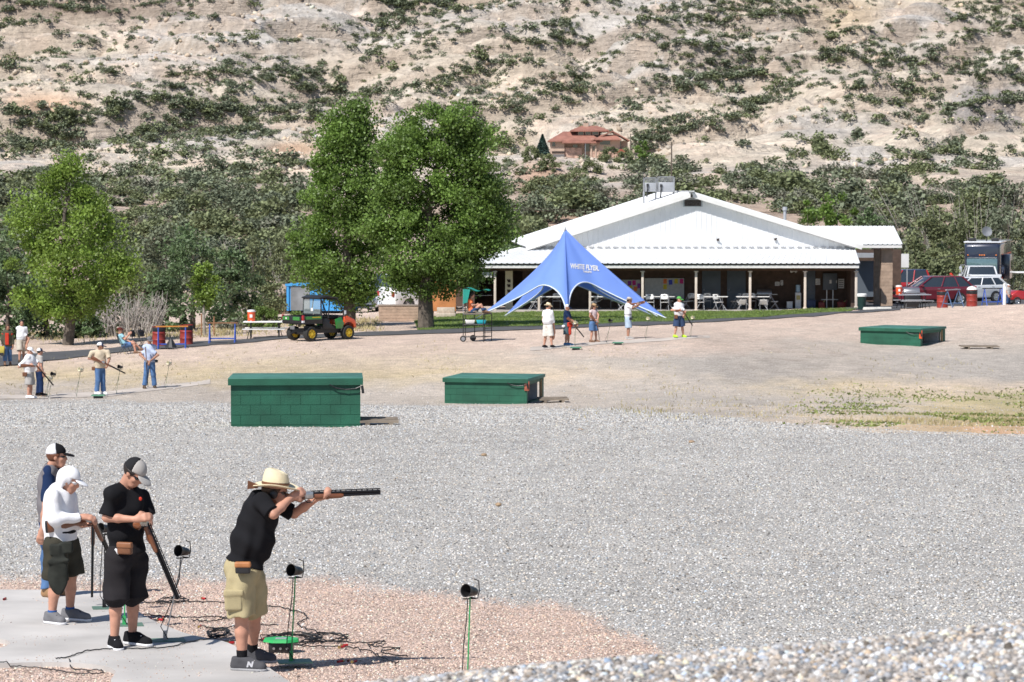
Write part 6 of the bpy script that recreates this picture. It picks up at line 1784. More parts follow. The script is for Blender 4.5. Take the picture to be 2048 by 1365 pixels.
# ------------------------------------------------------------ bodies: smooth blended solids turned into one continuous skin
def nets(val, org, h):
    """surface of val=0 on a regular grid (naive surface nets)"""
    ins = val < 0
    nx, ny, nz = val.shape
    c = np.zeros((nx - 1, ny - 1, nz - 1), np.int8)
    for i in (0, 1):
        for j in (0, 1):
            for k in (0, 1): c += ins[i:nx - 1 + i, j:ny - 1 + j, k:nz - 1 + k]
    act = (c > 0) & (c < 8)
    idx = -np.ones(act.shape, np.int64)
    cell = np.argwhere(act)
    idx[act] = np.arange(len(cell))
    acc, cnt = np.zeros((len(cell), 3)), np.zeros(len(cell))
    corners = [(i, j, k) for i in (0, 1) for j in (0, 1) for k in (0, 1)]
    for a in corners:
        for ax in range(3):
            if a[ax]: continue
            b = list(a); b[ax] = 1
            va = val[cell[:, 0] + a[0], cell[:, 1] + a[1], cell[:, 2] + a[2]]
            vb = val[cell[:, 0] + b[0], cell[:, 1] + b[1], cell[:, 2] + b[2]]
            m = (va < 0) != (vb < 0)
            t = np.where(m, va / np.where(m, va - vb, 1), 0)
            p = np.tile(np.array(a, float), (len(cell), 1)); p[:, ax] += t
            acc[m] += p[m]; cnt[m] += 1
    v = (cell + acc / cnt[:, None]) * h + org
    fs = []
    for ax in range(3):
        sl0, sl1 = [slice(None)] * 3, [slice(None)] * 3
        sl0[ax], sl1[ax] = slice(0, -1), slice(1, None)
        e = ins[tuple(sl0)] != ins[tuple(sl1)]
        o1, o2 = (ax + 1) % 3, (ax + 2) % 3
        ed = np.argwhere(e)
        ed = ed[(ed[:, o1] > 0) & (ed[:, o2] > 0) & (ed[:, o1] < val.shape[o1] - 1) & (ed[:, o2] < val.shape[o2] - 1)]
        def cid(d1, d2):
            q = ed.copy(); q[:, o1] -= d1; q[:, o2] -= d2
            return idx[q[:, 0], q[:, 1], q[:, 2]]
        q = np.stack([cid(0, 0), cid(1, 0), cid(1, 1), cid(0, 1)], 1)
        flip = ins[ed[:, 0], ed[:, 1], ed[:, 2]]
        q[~flip] = q[~flip][:, ::-1]
        fs.append(q)
    f = np.concatenate(fs)
    return v, f[(f >= 0).all(1)]
nrmz = lambda a: np.array(a, float) / (np.linalg.norm(a) + 1e-9)
def rc(a, b, ra, rb, flat=False): return ('rc', np.array(a, float), np.array(b, float), ra, rb, flat)
def el(c, r, M=None): return ('el', np.array(c, float), np.array(r, float), np.eye(3) if M is None else np.array(M, float))
def bx(c, hsz, r=.01, M=None): return ('bx', np.array(c, float), np.array(hsz, float), r, np.eye(3) if M is None else np.array(M, float))
def prim_d(p, X):
    if p[0] == 'rc':
        _, a, b, ra, rb, flat = p
        d = b - a; L = d.dot(d) + 1e-12
        t = np.clip((X - a) @ d / L, 0, 1)
        q = np.linalg.norm(X - a - t[..., None] * d, axis=-1) - (ra + (rb - ra) * t)
        if flat: q = np.maximum(q, (X - b) @ (d / math.sqrt(L)))
        return q
    if p[0] == 'el':
        q = (X - p[1]) @ p[3]
        k0 = np.linalg.norm(q / p[2], axis=-1); k1 = np.linalg.norm(q / p[2] ** 2, axis=-1) + 1e-9
        return k0 * (k0 - 1) / k1
    q = np.abs((X - p[1]) @ p[4]) - (p[2] - p[3])
    return np.linalg.norm(np.maximum(q, 0), axis=-1) + np.minimum(q.max(-1), 0) - p[3]
def prim_bb(p):
    if p[0] == 'rc':
        r = max(p[3], p[4]); return np.minimum(p[1], p[2]) - r, np.maximum(p[1], p[2]) + r
    r = np.abs(p[3] if p[0] == 'el' else p[4]) @ p[2]
    return p[1] - r, p[1] + r
def solid(prims, h, k=.03, cuts=(), subs=(), wrinkle=0., wf=32.):
    bbs = [prim_bb(p) for p in prims]
    lo = np.min([b[0] for b in bbs], 0) - .03 - 2 * h; hi = np.max([b[1] for b in bbs], 0) + .03 + 2 * h
    n = np.ceil((hi - lo) / h).astype(int) + 1
    ax = [lo[i] + h * np.arange(n[i]) for i in range(3)]
    val = np.full(n, 1.0)
    def window(b, pad):
        i0 = np.maximum(((b[0] - pad - lo) / h).astype(int), 0); i1 = np.minimum(((b[1] + pad - lo) / h).astype(int) + 2, n)
        s = tuple(slice(a, c) for a, c in zip(i0, i1))
        return s, np.stack(np.meshgrid(*[ax[i][s[i]] for i in range(3)], indexing='ij'), -1)
    for p, b in zip(prims, bbs):
        s, X = window(b, k + 2 * h)
        d = prim_d(p, X)
        v = val[s]
        hh = np.maximum(k - np.abs(v - d), 0) / k
        val[s] = np.minimum(v, d) - hh * hh * k * .25
    if wrinkle:
        X = np.stack(np.meshgrid(*ax, indexing='ij'), -1)
        r = np.random.default_rng(int(abs(lo[0] * 1000)) % 9999)
        w = 0
        for _ in range(5):
            dr = nrmz(r.normal(size=3) * (1, 1, .7)); d2 = r.normal(size=3) * wf * .35
            w = w + np.sin(X @ dr * wf * (.6 + .9 * r.random()) + 1.6 * np.sin(X @ d2 * .6) + 6 * r.random())
        val = val + wrinkle * w / 2.2
    for p in subs:
        s, X = window(prim_bb(p), .03)
        val[s] = np.maximum(val[s], -prim_d(p, X))
    for c, nn in cuts:
        X = np.stack(np.meshgrid(*ax, indexing='ij'), -1)
        val = np.maximum(val, (X - np.array(c)) @ nrmz(nn))
    return nets(val, lo, h)
def frame(yaw, pitch=0., roll=0.):
    """columns: forward, to the left, up.  yaw 0 looks along +x, -90 towards the camera"""
    y, p = R(yaw), R(pitch)
    f = V(math.cos(y) * math.cos(p), math.sin(y) * math.cos(p), math.sin(p))
    l = V(-math.sin(y), math.cos(y), 0)
    u = np.cross(f, l)
    if roll: l, u = l * math.cos(R(roll)) + u * math.sin(R(roll)), u * math.cos(R(roll)) - l * math.sin(R(roll))
    return np.stack([f, l, u], 1)
def hand(w, d, palm, side, curl=.9, k=1.):
    """wrist, finger direction, palm-facing direction, +1/-1 for which side the thumb is on"""
    d = nrmz(d); n = nrmz(np.array(palm) - d * np.dot(palm, d)); s = np.cross(d, n) * side
    pr = [rc(w, w + d * .03 * k, .024 * k, .026 * k)]
    for i, o in enumerate((-.028, -.009, .01, .028)):
        pr.append(rc(w + d * .02 * k + s * o * .6 * k, w + d * .085 * k + s * o * k, .016 * k, .0125 * k))
        b = w + d * .085 * k + s * o * k
        L = (.03, .041, .044, .038)[i] * k
        a = 0; dd = d
        for j, m in enumerate((1, .75, .6)):
            a += curl * (.55, .75, .6)[j]
            dd = d * math.cos(a) + n * math.sin(a)
            e = b + dd * L * m
            pr.append(rc(b, e, .0098 * k, .0088 * k)); b = e
    t0 = w + d * .025 * k + s * .026 * k
    t1 = t0 + (d * .6 + s * .75 + n * .25) / 1.0 * .04 * k
    t2 = t1 + (d * .8 + s * .15 + n * .6) * .034 * k
    pr += [rc(t0, t1, .015 * k, .012 * k), rc(t1, t2, .0115 * k, .009 * k)]
    return pr
def head_prims(c, M, k=1.):
    T = lambda *q: c + M @ (np.array(q) * k)
    E = lambda q, r: el(T(*q), np.array(r) * k, M)
    pr = [E((-.008, 0, .035), (.097, .077, .095)), E((.03, 0, -.035), (.062, .058, .085)), rc(T(.055, -.02, -.095), T(.055, .02, -.095), .024 * k, .024 * k),
          rc(T(.078, 0, .02), T(.104, 0, -.022), .011 * k, .016 * k), rc(T(.072, -.034, .032), T(.072, .034, .032), .017 * k, .017 * k), rc(T(.06, -.04, -.02), T(.06, .04, -.02), .024 * k, .024 * k),
          E((.08, 0, -.058), (.014, .024, .007)), E((.077, 0, -.073), (.014, .021, .008))]
    for s in (-1, 1): pr.append(E((-.006, s * .077, -.004), (.02, .011, .032)))
    return pr
skin_m = mat('sunlit_skin', (.50, .26, .18), .55, spec=.35, var=.14, scale=14)
skin_d = mat('tanned_skin', (.37, .19, .125), .55, spec=.35, var=.08, scale=14)
def cloth(n, c, var=.10): return mat('cloth_' + n, c, .9, spec=.12, var=var, scale=9, bump=.002, bscale=120)
c_black, c_white, c_navy, c_jean, c_jeand = cloth('black', (.012, .012, .014)), cloth('white', (.78, .78, .80), .03), cloth('navy', (.015, .03, .08)), cloth('jeans', (.09, .17, .33), .2), cloth('dark_jeans', (.035, .075, .16), .2)
c_khaki, c_olive, c_char, c_grey, c_tan, c_lblue = cloth('khaki', (.40, .34, .20)), cloth('olive', (.045, .042, .032)), cloth('charcoal', (.022, .020, .022)), cloth('grey', (.40, .38, .36)), cloth('tan', (.56, .47, .35)), cloth('light_blue', (.45, .52, .68))
c_stone, c_teal, c_red, c_green, c_coral = cloth('stone', (.50, .45, .38)), cloth('aqua', (.28, .50, .58)), cloth('red', (.5, .05, .03)), cloth('army_green', (.09, .085, .06)), cloth('coral', (.75, .20, .08))
straw = mat('straw_weave', (.72, .62, .42), .8, var=.06, scale=20, bump=.003, bscale=140)
leather = mat('brown_leather', (.16, .065, .03), .5, var=.25, scale=14)
hair_br, hair_dk, hair_gr = mat('brown_hair', (.07, .035, .02), .6, var=.3, scale=30), mat('dark_hair', (.018, .012, .01), .55, var=.3, scale=30), mat('red_brown_hair', (.14, .05, .025), .6, var=.3, scale=30)
shade_m = glass('sunglass_lens', (.01, .01, .012))
walnut = mat('walnut_gunstock', (.16, .055, .022), .3, spec=.6, var=.35, scale=9, coat=.4)
blued = mat('blued_gun_steel', (.012, .012, .014), .3, .4, var=.1, scale=10)
nickel = mat('engraved_nickel', (.42, .42, .42), .3, .8, var=.2, scale=40)

def person(label, D, J, lod=.02, yaw=0., look=(0, 0), gird=(.115, .165), belly=None, pel=(.12, .155), skin=skin_m, k=1., wear=(), group=None, foot_px=None, sink=0., hold=None):
    """J: joints as (px, py, metres farther than D).  n = side nearer the camera, f = farther side."""
    q = {}
    for n_, v in J.items():
        q[n_] = P(v[0], v[1], D + (v[2] if len(v) > 2 else 0))
    fn = [q[a] for a in ('an_n', 'an_f') if a in q]
    bx0, by0 = np.mean([p[0] for p in fn]), np.mean([p[1] for p in fn])
    if sink is not None:
        gz = G(bx0, by0) + sink
        dz = gz + .085 * k - min(p[2] for p in fn)
        for n_ in q: q[n_] = q[n_] + V(0, 0, dz)
    else:
        gz, dz = min(p[2] for p in fn) - .085, 0
    o = empty('person', (bx0, by0, gz), label, 'person', group)
    off = np.array(o.location)
    Mt = frame(yaw); f_, l_, u_ = Mt[:, 0], Mt[:, 1], Mt[:, 2]
    Mh = frame(look[0], look[1], look[2] if len(look) > 2 else 0)
    belly = belly or gird
    sp_ax = nrmz(q['ch'] - q['pe'])
    fw = nrmz(f_ - sp_ax * f_.dot(sp_ax)); lt = np.cross(sp_ax, fw)
    Mb = np.stack([fw, lt, sp_ax], 1)
    wa = q.get('wa', (q['ch'] * .45 + q['pe'] * .55))
    H = q['hd']; nk = q['nk']
    torso = lambda g: [el(q['ch'], (gird[0] + g, gird[1] + g, .21 * k + g), Mb), el(wa, (belly[0] + g, belly[1] + g, .2 * k + g), Mb), el(q['pe'], (pel[0] + g, pel[1] + g, .15 * k + g), Mt),
                       rc(nk - sp_ax * .035, q['sh_n'], .05 * k + g, .046 * k + g), rc(nk - sp_ax * .035, q['sh_f'], .05 * k + g, .046 * k + g), rc(nk - sp_ax * .02, q['ch'], .062 * k + g * .5, .10 * k + g)]
    pr = torso(-.012) + head_prims(H, Mh, k) + [rc(H + Mh @ (V(-.025, 0, -.05) * k), nk, .052 * k, .06 * k)]
    for s in 'nf':
        A, B, C_ = q['sh_' + s], q['el_' + s], q['wr_' + s]
        pr += [rc(A, A * .4 + B * .6, .05 * k, .045 * k), rc(A * .5 + B * .5, B, .046 * k, .038 * k), rc(B, B * .6 + C_ * .4, .039 * k, .038 * k), rc(B * .6 + C_ * .4, C_, .038 * k, .026 * k)]
        hd_ = (hold or {}).get(s) or (nrmz(C_ - B) + V(0, 0, -.2), l_ * (1 if s == 'n' else -1), 1 if s == 'n' else -1, .8)
        pr += hand(C_, hd_[0], hd_[1], hd_[2], hd_[3], max(k, 1.0) * (1 if lod < .012 else 1.15))
        Hp, Kn, An = q['hp_' + s], q['kn_' + s], q['an_' + s]
        pr += [rc(Hp, Kn, .082 * k, .056 * k), rc(Kn, Kn * .65 + An * .35, .054 * k, .056 * k), rc(Kn * .65 + An * .35, An, .055 * k, .036 * k)]
        to = q.get('to_' + s); to = An + f_ * .17 if to is None else to
        to = V(to[0], to[1], An[2] - .05)
        q['to_' + s] = to
        pr += [rc(An, An - V(0, 0, .035), .038 * k, .04 * k), rc(An - V(0, 0, .04), to, .036 * k, .028 * k)]
    v, f = solid(pr, lod, .022 if lod < .012 else .03)
    link('body', npmesh('body', v - off, f), skin, o)
    def part(name, prims, m, kk=.02, cuts=(), wr=0., par=None, h=None, subs=(), wf=32.):
        v, f = solid(prims, h or lod, kk, cuts, subs, wr, wf)
        return link(name, npmesh(name, v - off, f), m, par or o)
    th = .012 if lod < .012 else .02
    for w_ in wear:
        kind, m = w_[0], w_[1]
        op = w_[2] if len(w_) > 2 else {}
        if kind == 'shirt':
            sl = op.get('sleeve', .62); lp = torso(th + op.get('loose', .0))
            for s in 'nf':
                A, B, C_ = q['sh_' + s], q['el_' + s], q['wr_' + s]
                if sl <= 1: lp.append(rc(A, A + (B - A) * sl, .054 * k + th, .062 * k + th, True))
                else: lp += [rc(A, B, .055 * k + th, .05 * k + th), rc(B, B + (C_ - B) * (sl - 1), .05 * k + th, .036 * k + th, True)]
            hem = q['pe'] + sp_ax * op.get('hem', -.03)
            hn = -sp_ax + fw * op.get('tilt', 0.)
            part(op.get('name', 'shirt'), lp, m, .035, [(hem, hn)], subs=[rc(nk - sp_ax * .015 + fw * .012, H, .066 * k, .1 * k)], wr=op.get('wr', .009 if lod < .012 else .005), wf=op.get('wf', 30.))
        elif kind == 'vest':
            lp = torso(th + .018)
            part('vest', lp, m, .035, [(q['pe'] + sp_ax * .02, -sp_ax)] + ([(q['ch'] + fw * op['front'], fw)] if 'front' in op else []), .004, subs=[rc(nk - sp_ax * .03 + fw * .02, H, .075 * k, .11 * k)])
        elif kind in ('shorts', 'trousers'):
            ln = op.get('len', .9 if kind == 'shorts' else 1.9)
            g = th + op.get('loose', .02 if kind == 'shorts' else .004)
            lp = [el(q['pe'], (pel[0] + th, pel[1] + th, .16 * k), Mt)]
            for s in 'nf':
                Hp, Kn, An = q['hp_' + s], q['kn_' + s], q['an_' + s]
                if ln <= 1: lp.append(rc(Hp, Hp + (Kn - Hp) * ln, .088 * k + g, .078 * k + g * 1.4, True))
                elif ln < 1.1: lp += [rc(Hp, Kn, .088 * k + g, .074 * k + g), rc(Kn, Kn + (An - Kn) * (ln - 1), .074 * k + g, .074 * k + g * 1.3, True)]
                else: lp += [rc(Hp, Kn, .086 * k + g, .062 * k + g), rc(Kn, Kn + (An - Kn) * (ln - 1), .06 * k + g, .05 * k + g * 1.5, True)]
            part(kind, lp, m, .03, [(q['pe'] + V(0, 0, op.get('top', .12)), (0, 0, 1))], .0085 if lod < .012 else .004, wf=30.)
        elif kind == 'shoes':
            for s in 'nf':
                An, to = q['an_' + s], q['to_' + s]; d = nrmz((to - An) * (1, 1, 0))
                hl = An - d * .05 * k; zf = An[2] - .085 * k
                hl, tt = V(hl[0], hl[1], zf + .046), V(to[0], to[1], zf + .042) + d * .025
                sh = part('shoe', [rc(hl, hl + V(0, 0, .05), .048 * k, .043 * k), rc(hl, tt, .048 * k, .041 * k), rc(An + V(0, 0, .015), tt - d * .01, .052 * k, .038 * k)], m, .02, [((0, 0, zf + .012), (0, 0, -1)), (An + V(0, 0, .035), (0, 0, 1))])
                if op.get('sole') is not None:
                    part('sole', [rc(hl - V(0, 0, .012), tt - V(0, 0, .012), .055 * k, .05 * k)], op['sole'], .01, [((0, 0, zf), (0, 0, -1)), ((0, 0, zf + .028), (0, 0, 1))], par=sh)
                if op.get('lace') is not None:
                    up = hl * .15 + tt * .85
                    lc = [rc(An * (1 - t) + tt * t + V(0, 0, .036) + np.cross(d, (0, 0, 1)) * .025 * sg, An * (1 - t) + tt * t + V(0, 0, .040) - np.cross(d, (0, 0, 1)) * .025 * sg, .005, .005) for t, sg in ((.25, 1), (.4, -1), (.55, 1), (.68, -1))]
                    part('lace', lc, op['lace'], .003, par=sh, h=.004)
        elif kind == 'socks':
            for s in 'nf':
                An, Kn = q['an_' + s], q['kn_' + s]; part('sock', [rc(An - V(0, 0, .02), An + (Kn - An) * op.get('h', .22), .041 * k, .047 * k, True)], m, .01)
        elif kind == 'hair':
            T = lambda *p: H + Mh @ (np.array(p) * k)
            lp = [el(T(-.02, 0, .04), np.array((.105, .089, .108) if any(z_[0] in ('cap', 'hat') for z_ in wear) else (.118, .102, .12)) * k, Mh)]
            if op.get('long'): lp += [rc(T(-.07, 0, .02), T(-.09, 0, -.2), .075 * k, .06 * k), rc(T(-.03, .06, 0), T(-.04, .08, -.18), .035, .03), rc(T(-.03, -.06, 0), T(-.04, -.08, -.18), .035, .03)]
            part('hair', lp, m, .02, ([(T(.045, 0, .03), Mh @ V(1, 0, -.55))] + ([(T(0, 0, .04), Mh @ V(0, 0, 1))] if any(z_[0] in ('cap', 'hat') for z_ in wear) else [])) if not op.get('long') else [(T(.06, 0, .0), Mh @ V(1, 0, -.4))], .004)
        elif kind == 'glasses':
            T = lambda *p: H + Mh @ (np.array(p) * k)
            lp = [el(T(.066, s * .033, .006), np.array((.028, .031, .021)) * k, Mh) for s in (-1, 1)] + [rc(T(.07, s * .062, .012), T(-.01, s * .083, .012), .005 * k, .005 * k) for s in (-1, 1)] + [rc(T(.092, -.02, .012), T(.092, .02, .012), .007, .007)]
            part('sunglasses', lp, m, .008, h=min(lod, .007))
        elif kind == 'earmuffs':
            T = lambda *p: H + Mh @ (np.array(p) * k)
            for s in (-1, 1): part('ear_muff', [el(T(-.005, s * .09, -.005), np.array((.034, .022, .042)) * k, Mh)], m, .01)
        elif kind == 'cap':
            T = lambda *p: H + Mh @ (np.array(p) * k)
            cr = el(T(-.012, 0, .045), np.array((.113, .092, .105)) * k, Mh)
            flatb = (T(0, 0, .038), Mh @ V(.12, 0, -1))
            split = op.get('split', .02)
            m2 = op.get('front')
            if m2 is not None:
                a = part('cap', [cr], m, .01, [flatb, (T(split, 0, 0), Mh @ V(1, 0, .25))]); b = part('cap_front', [cr], m2, .01, [flatb, (T(split, 0, 0), Mh @ V(-1, 0, -.25))], par=a)
            else: a = part('cap', [cr], m, .01, [flatb])
            mb_ = op.get('brim', m2 or m)
            bc = T(.125, 0, .028)
            Mbm = frame(look[0], look[1] - 12, look[2] if len(look) > 2 else 0)
            part('brim', [el(bc, np.array((.078, .076, .013)) * k * (1 if lod < .012 else 1.25), Mbm)], mb_, .008, [(T(.045, 0, 0), Mh @ V(-1, 0, 0))], par=a, h=min(lod, .009))
            part('button', [el(T(-.012, 0, .151), np.array((.012, .012, .007)) * k, Mh)], mb_, .005, par=a, h=min(lod, .006))
            if op.get('flap') is not None:
                part('neck_flap', [rc(T(-.075, -.05, .03), T(-.085, -.045, -.11), .032, .022), rc(T(-.075, .05, .03), T(-.085, .045, -.11), .032, .022), rc(T(-.04, -.075, .02), T(-.035, -.07, -.085), .024, .016), rc(T(-.04, .075, .02), T(-.035, .07, -.085), .024, .016), el(T(-.02, 0, .04), (.112, .093, .095), Mh)], op['flap'], .035, [(T(.035, 0, .0), Mh @ V(1, 0, -.15))], .005, par=a)
        elif kind == 'hat':
            T = lambda *p: H + Mh @ (np.array(p) * k)
            br, ch = op.get('r', .2), op.get('h', .13)
            mb = MB(); nn = 36; vs = []
            prof = [(br, .002), (br, .010), (br * .75, .004), (.105, .012), (.108, .03), (.102, ch * .6), (.09, ch * .9), (.06, ch), (.02, ch - .012), (0, ch - .015)]
            prof = [(0, .0)] + [(br * .75, -.006)] + prof
            for r_, z_ in prof:
                for i in range(nn):
                    a = 6.283 * i / nn
                    w2_ = (r_ / br) ** 2
                    vs.append(T(r_ * math.cos(a) * 1.06 - .005, r_ * math.sin(a) * .94, .055 + z_ * (1 if r_ > .11 or z_ < .05 else 1 - .12 * math.cos(a)) + w2_ * .022 * math.cos(2 * a + 3.14) * op.get('curl', 1)))
            fs = [(i * nn + j, i * nn + (j + 1) % nn, (i + 1) * nn + (j + 1) % nn, (i + 1) * nn + j) for i in range(len(prof) - 1) for j in range(nn)]
            mb.add(vs, fs); a = link('hat', mb.mesh('hat', True, off=off), m, o)
            mb = MB(); vs = []
            for z_ in (.016, .036):
                for i in range(nn):
                    t = 6.283 * i / nn; vs.append(T(.111 * math.cos(t) * 1.06 - .005, .111 * math.sin(t) * .94, .055 + z_))
            mb.add(vs, [(j, (j + 1) % nn, nn + (j + 1) % nn, nn + j) for j in range(nn)]); link('hat_band', mb.mesh('hat_band', True, off=off), op.get('band', leather), a)
            if op.get('tail'):
                mb = MB(); p0 = T(-.14, -.1, .065)
                mb.loft([[p0 + Mh @ V(0, 0, -.03), p0 + Mh @ V(-.0, .01, -.03), p0 + Mh @ V(0, .01, .0), p0], [p0 + Mh @ V(-.09, -.02, -.045), p0 + Mh @ V(-.09, -.01, -.045), p0 + Mh @ V(-.09, -.01, .03), p0 + Mh @ V(-.09, -.02, .03)]]); link('hat_feather', mb.mesh('hat_feather', off=off), leather, a)
        elif kind == 'pouch':
            c = P(op['px'], op['py'], D + op.get('dy', -.2)) + V(0, 0, dz)
            a = part('shell_pouch', [bx(c, op.get('sz', (.055, .03, .06)), .015, frame(op.get('yaw', 0)))], m, .01, h=min(lod, .009))
            if op.get('flap') is not None: part('pouch_flap', [bx(c + V(0, -.012, op.get('sz', (.05, .03, .06))[2] * .55), np.array(op.get('sz', (.055, .03, .06))) * (1.08, .9, .5), .012, frame(op.get('yaw', 0)))], op['flap'], .01, par=a, h=min(lod, .009))
        elif kind == 'belt':
            part('belt', [el(q['pe'] + V(0, 0, op.get('z', .1)), (pel[0] + th + .016, pel[1] + th + .016, .05), Mt)], m, .01, [(q['pe'] + V(0, 0, op.get('z', .1) + .02), (0, 0, 1)), (q['pe'] + V(0, 0, op.get('z', .1) - .02), (0, 0, -1))])
        elif kind == 'patch':
            c = P(op['px'], op['py'], D + op.get('dy', -.2)) + V(0, 0, dz)
            part(op['name'], op['pr'](c), m, .02, (), op.get('wr', .004))
    o['dz'] = 0.0
    del o['dz']
    return o, dz

def shotgun(label, a, b, D, dz=0., broken=None, group='shotguns', wood=walnut, rec=nickel, rib=True, da=0., db=0., mid_rec=.36, total=1.22, drop=1.):
    """a: butt, b: muzzle as photo pixels; broken: photo pixel of the hinge when opened"""
    A, B_ = P(a[0], a[1], D + da) + V(0, 0, dz), P(b[0], b[1], D + db) + V(0, 0, dz)
    Hh = P(broken[0], broken[1], D + (broken[2] if len(broken) > 2 else (da + db) / 2)) + V(0, 0, dz) if broken else A + (B_ - A) * mid_rec
    o = empty('shotgun', A, label, 'shotgun', group)
    off = np.array(o.location)
    def fr(p, q):
        d = nrmz(q - p); s = nrmz(np.cross(d, (0, 0, 1)) if abs(d[2]) < .95 else np.cross(d, (0, 1, 0))); u = np.cross(s, d)
        if u[2] < 0: u, s = -u, -s
        return d, s, u
    d1, s1, u1 = fr(A, Hh); d2, s2, u2 = fr(Hh, B_)
    L1 = np.linalg.norm(Hh - A); L2 = np.linalg.norm(B_ - Hh)
    def sec(c, s, u, w, h, n=10): return [c + s * w * math.cos(6.283 * i / n) + u * h * math.sin(6.283 * i / n) for i in range(n)]
    mb = MB(); dr = drop
    mb.loft([sec(A + u1 * -.03 * dr, s1, u1, .018, .062), sec(A + d1 * .02 - u1 * .028 * dr, s1, u1, .020, .064), sec(A + d1 * L1 * .35 - u1 * .022 * dr, s1, u1, .02, .05), sec(A + d1 * L1 * .6 - u1 * .018 * dr, s1, u1, .017, .03), sec(A + d1 * L1 * .74 - u1 * .03 * dr, s1, u1, .016, .034), sec(A + d1 * L1 * .86 - u1 * .004, s1, u1, .017, .024)])
    st_ = link('stock', mb.mesh('stock', True, off=off), wood, o)
    mb = MB(); mb.loft([sec(A - d1 * .018 + u1 * -.03 * dr, s1, u1, .018, .06), sec(A - d1 * .001 + u1 * -.03 * dr, s1, u1, .019, .063)]); link('butt_pad', mb.mesh('butt_pad', off=off), black_m, st_)
    mb = MB(); mb.loft([sec(A + d1 * L1 * .82, s1, u1, .018, .026, 8), sec(A + d1 * L1 * .9, s1, u1, .021, .034, 8), sec(Hh + d1 * .02, s1, u1, .021, .034, 8)]); link('receiver', mb.mesh('receiver', True, off=off), rec, o)
    g0 = A + d1 * L1 * .84 - u1 * .032
    mb = MB(); mb.tube([g0, g0 - u1 * .03 + d1 * .02, g0 - u1 * .032 + d1 * .06, g0 + d1 * .085 - u1 * .002], .0045, 6); mb.tube([g0 + d1 * .035, g0 + d1 * .04 - u1 * .02], .004, 5); link('trigger_guard', mb.mesh('trigger_guard', True, off=off), blued, o)
    mb = MB(); b0 = Hh + d2 * .005
    mb.tube([b0 + u2 * .013, B_ + u2 * .011], [.0135, .0115], 10); mb.tube([b0 - u2 * .013, B_ - u2 * .010], [.0135, .0115], 10)
    br = link('barrel', mb.mesh('barrel', True, off=off), blued, o)
    if rib:
        mb = MB(); mb.tube([b0 + u2 * .034, B_ + u2 * .032], .005, 5)
        for i in range(13): c = b0 + (B_ - b0) * (i + .5) / 13; mb.tube([c + u2 * .02, c + u2 * .033], .006, 5)
        link('rib', mb.mesh('rib', off=off), blued, br)
    mb = MB(); mb.loft([sec(Hh + d2 * .03 - u2 * .012, s2, u2, .021, .026), sec(Hh + d2 * .14 - u2 * .014, s2, u2, .023, .026), sec(Hh + d2 * .26 - u2 * .015, s2, u2, .021, .022), sec(Hh + d2 * .28 - u2 * .013, s2, u2, .015, .014)]); link('forend', mb.mesh('forend', True, off=off), wood, o)
    return o
# ------------------------------------------------------------ the four shooters on the concrete walkway
FL = .009
X_ = V(1, 0, 0); Y_ = V(0, 1, 0); Z_ = V(0, 0, 1)
A_, dzA = person('man in straw hat, black t-shirt and khaki cargo shorts aiming a shotgun', 25.6, dict(
    hd=(551, 992, .02), nk=(527, 1006, .04), ch=(517, 1042, .04), wa=(505, 1090, .03), pe=(487, 1146, .03), sh_n=(523, 1012, -.14), sh_f=(543, 1016, .2),
    el_n=(547, 1035, -.24), wr_n=(584, 1000, -.06), el_f=(588, 1034, .2), wr_f=(637, 1001, .1), hp_n=(481, 1165, -.06), kn_n=(483, 1240, -.06), an_n=(484, 1328, -.05), to_n=(518, 1340, -.1),
    hp_f=(503, 1165, .12), kn_f=(509, 1236, .2), an_f=(504, 1312, .32), to_f=(538, 1322, .3)),
    FL, 0, (0, -5, 0), (.145, .185), (.165, .185), (.15, .17), skin_m, 1.03, [
    ('shirt', c_black, dict(sleeve=.92, hem=.05, tilt=-.03, loose=.014)), ('shorts', c_khaki, dict(len=.99, loose=.022, top=.10)), ('shoes', cloth('grey_runner', (.075, .075, .082)), dict(sole=cloth('grey_sole', (.34, .34, .35)), lace=c_grey)), ('socks', c_black, dict(h=.26)),
    ('hat', straw, dict(r=.205, h=.135, tail=True)), ('hair', hair_br), ('glasses', shade_m), ('earmuffs', black_m),
    ('pouch', black_m, dict(px=486, py=1142, dy=-.21, sz=(.065, .035, .05), flap=mat('orange_leather', (.42, .17, .06), .5, var=.2))),
    ('patch', c_khaki, dict(name='cargo_pocket', px=468, py=1208, dy=-.165, pr=lambda c: [bx(c, (.075, .03, .085), .02), bx(c + V(0, -.012, .07), (.08, .026, .025), .01)])),
    ], sink=.045, hold={'n': (V(.7, .35, .35), V(.3, .9, 0), -1, 1.2), 'f': (V(.8, -.62, .05), V(0, 0, 1), -1, 1.25)})
for px, py, dy in ((500, 1336, -.215),):
    c = P(px, py, 25.6 + dy) + V(0, 0, dzA)
    sh = [ch for ch in A_.children if ch.name.startswith('shoe')][0]
    me = text_mesh('N', .06, .002, .004)
    for v in me.vertices: v.co = (v.co.x * 1.1 + v.co.y * .25 + c[0] - A_.location[0], c[1] - A_.location[1] + v.co.z, v.co.y + c[2] - A_.location[2])
    link('letter_mark', me, mat('silver_mark', (.5, .5, .52), .4), sh)
shotgun('long barrelled shotgun shouldered level by the straw hatted man', (543, 1000), (761, 991), 25.6, dzA, da=-.02, db=.08, mid_rec=.36)
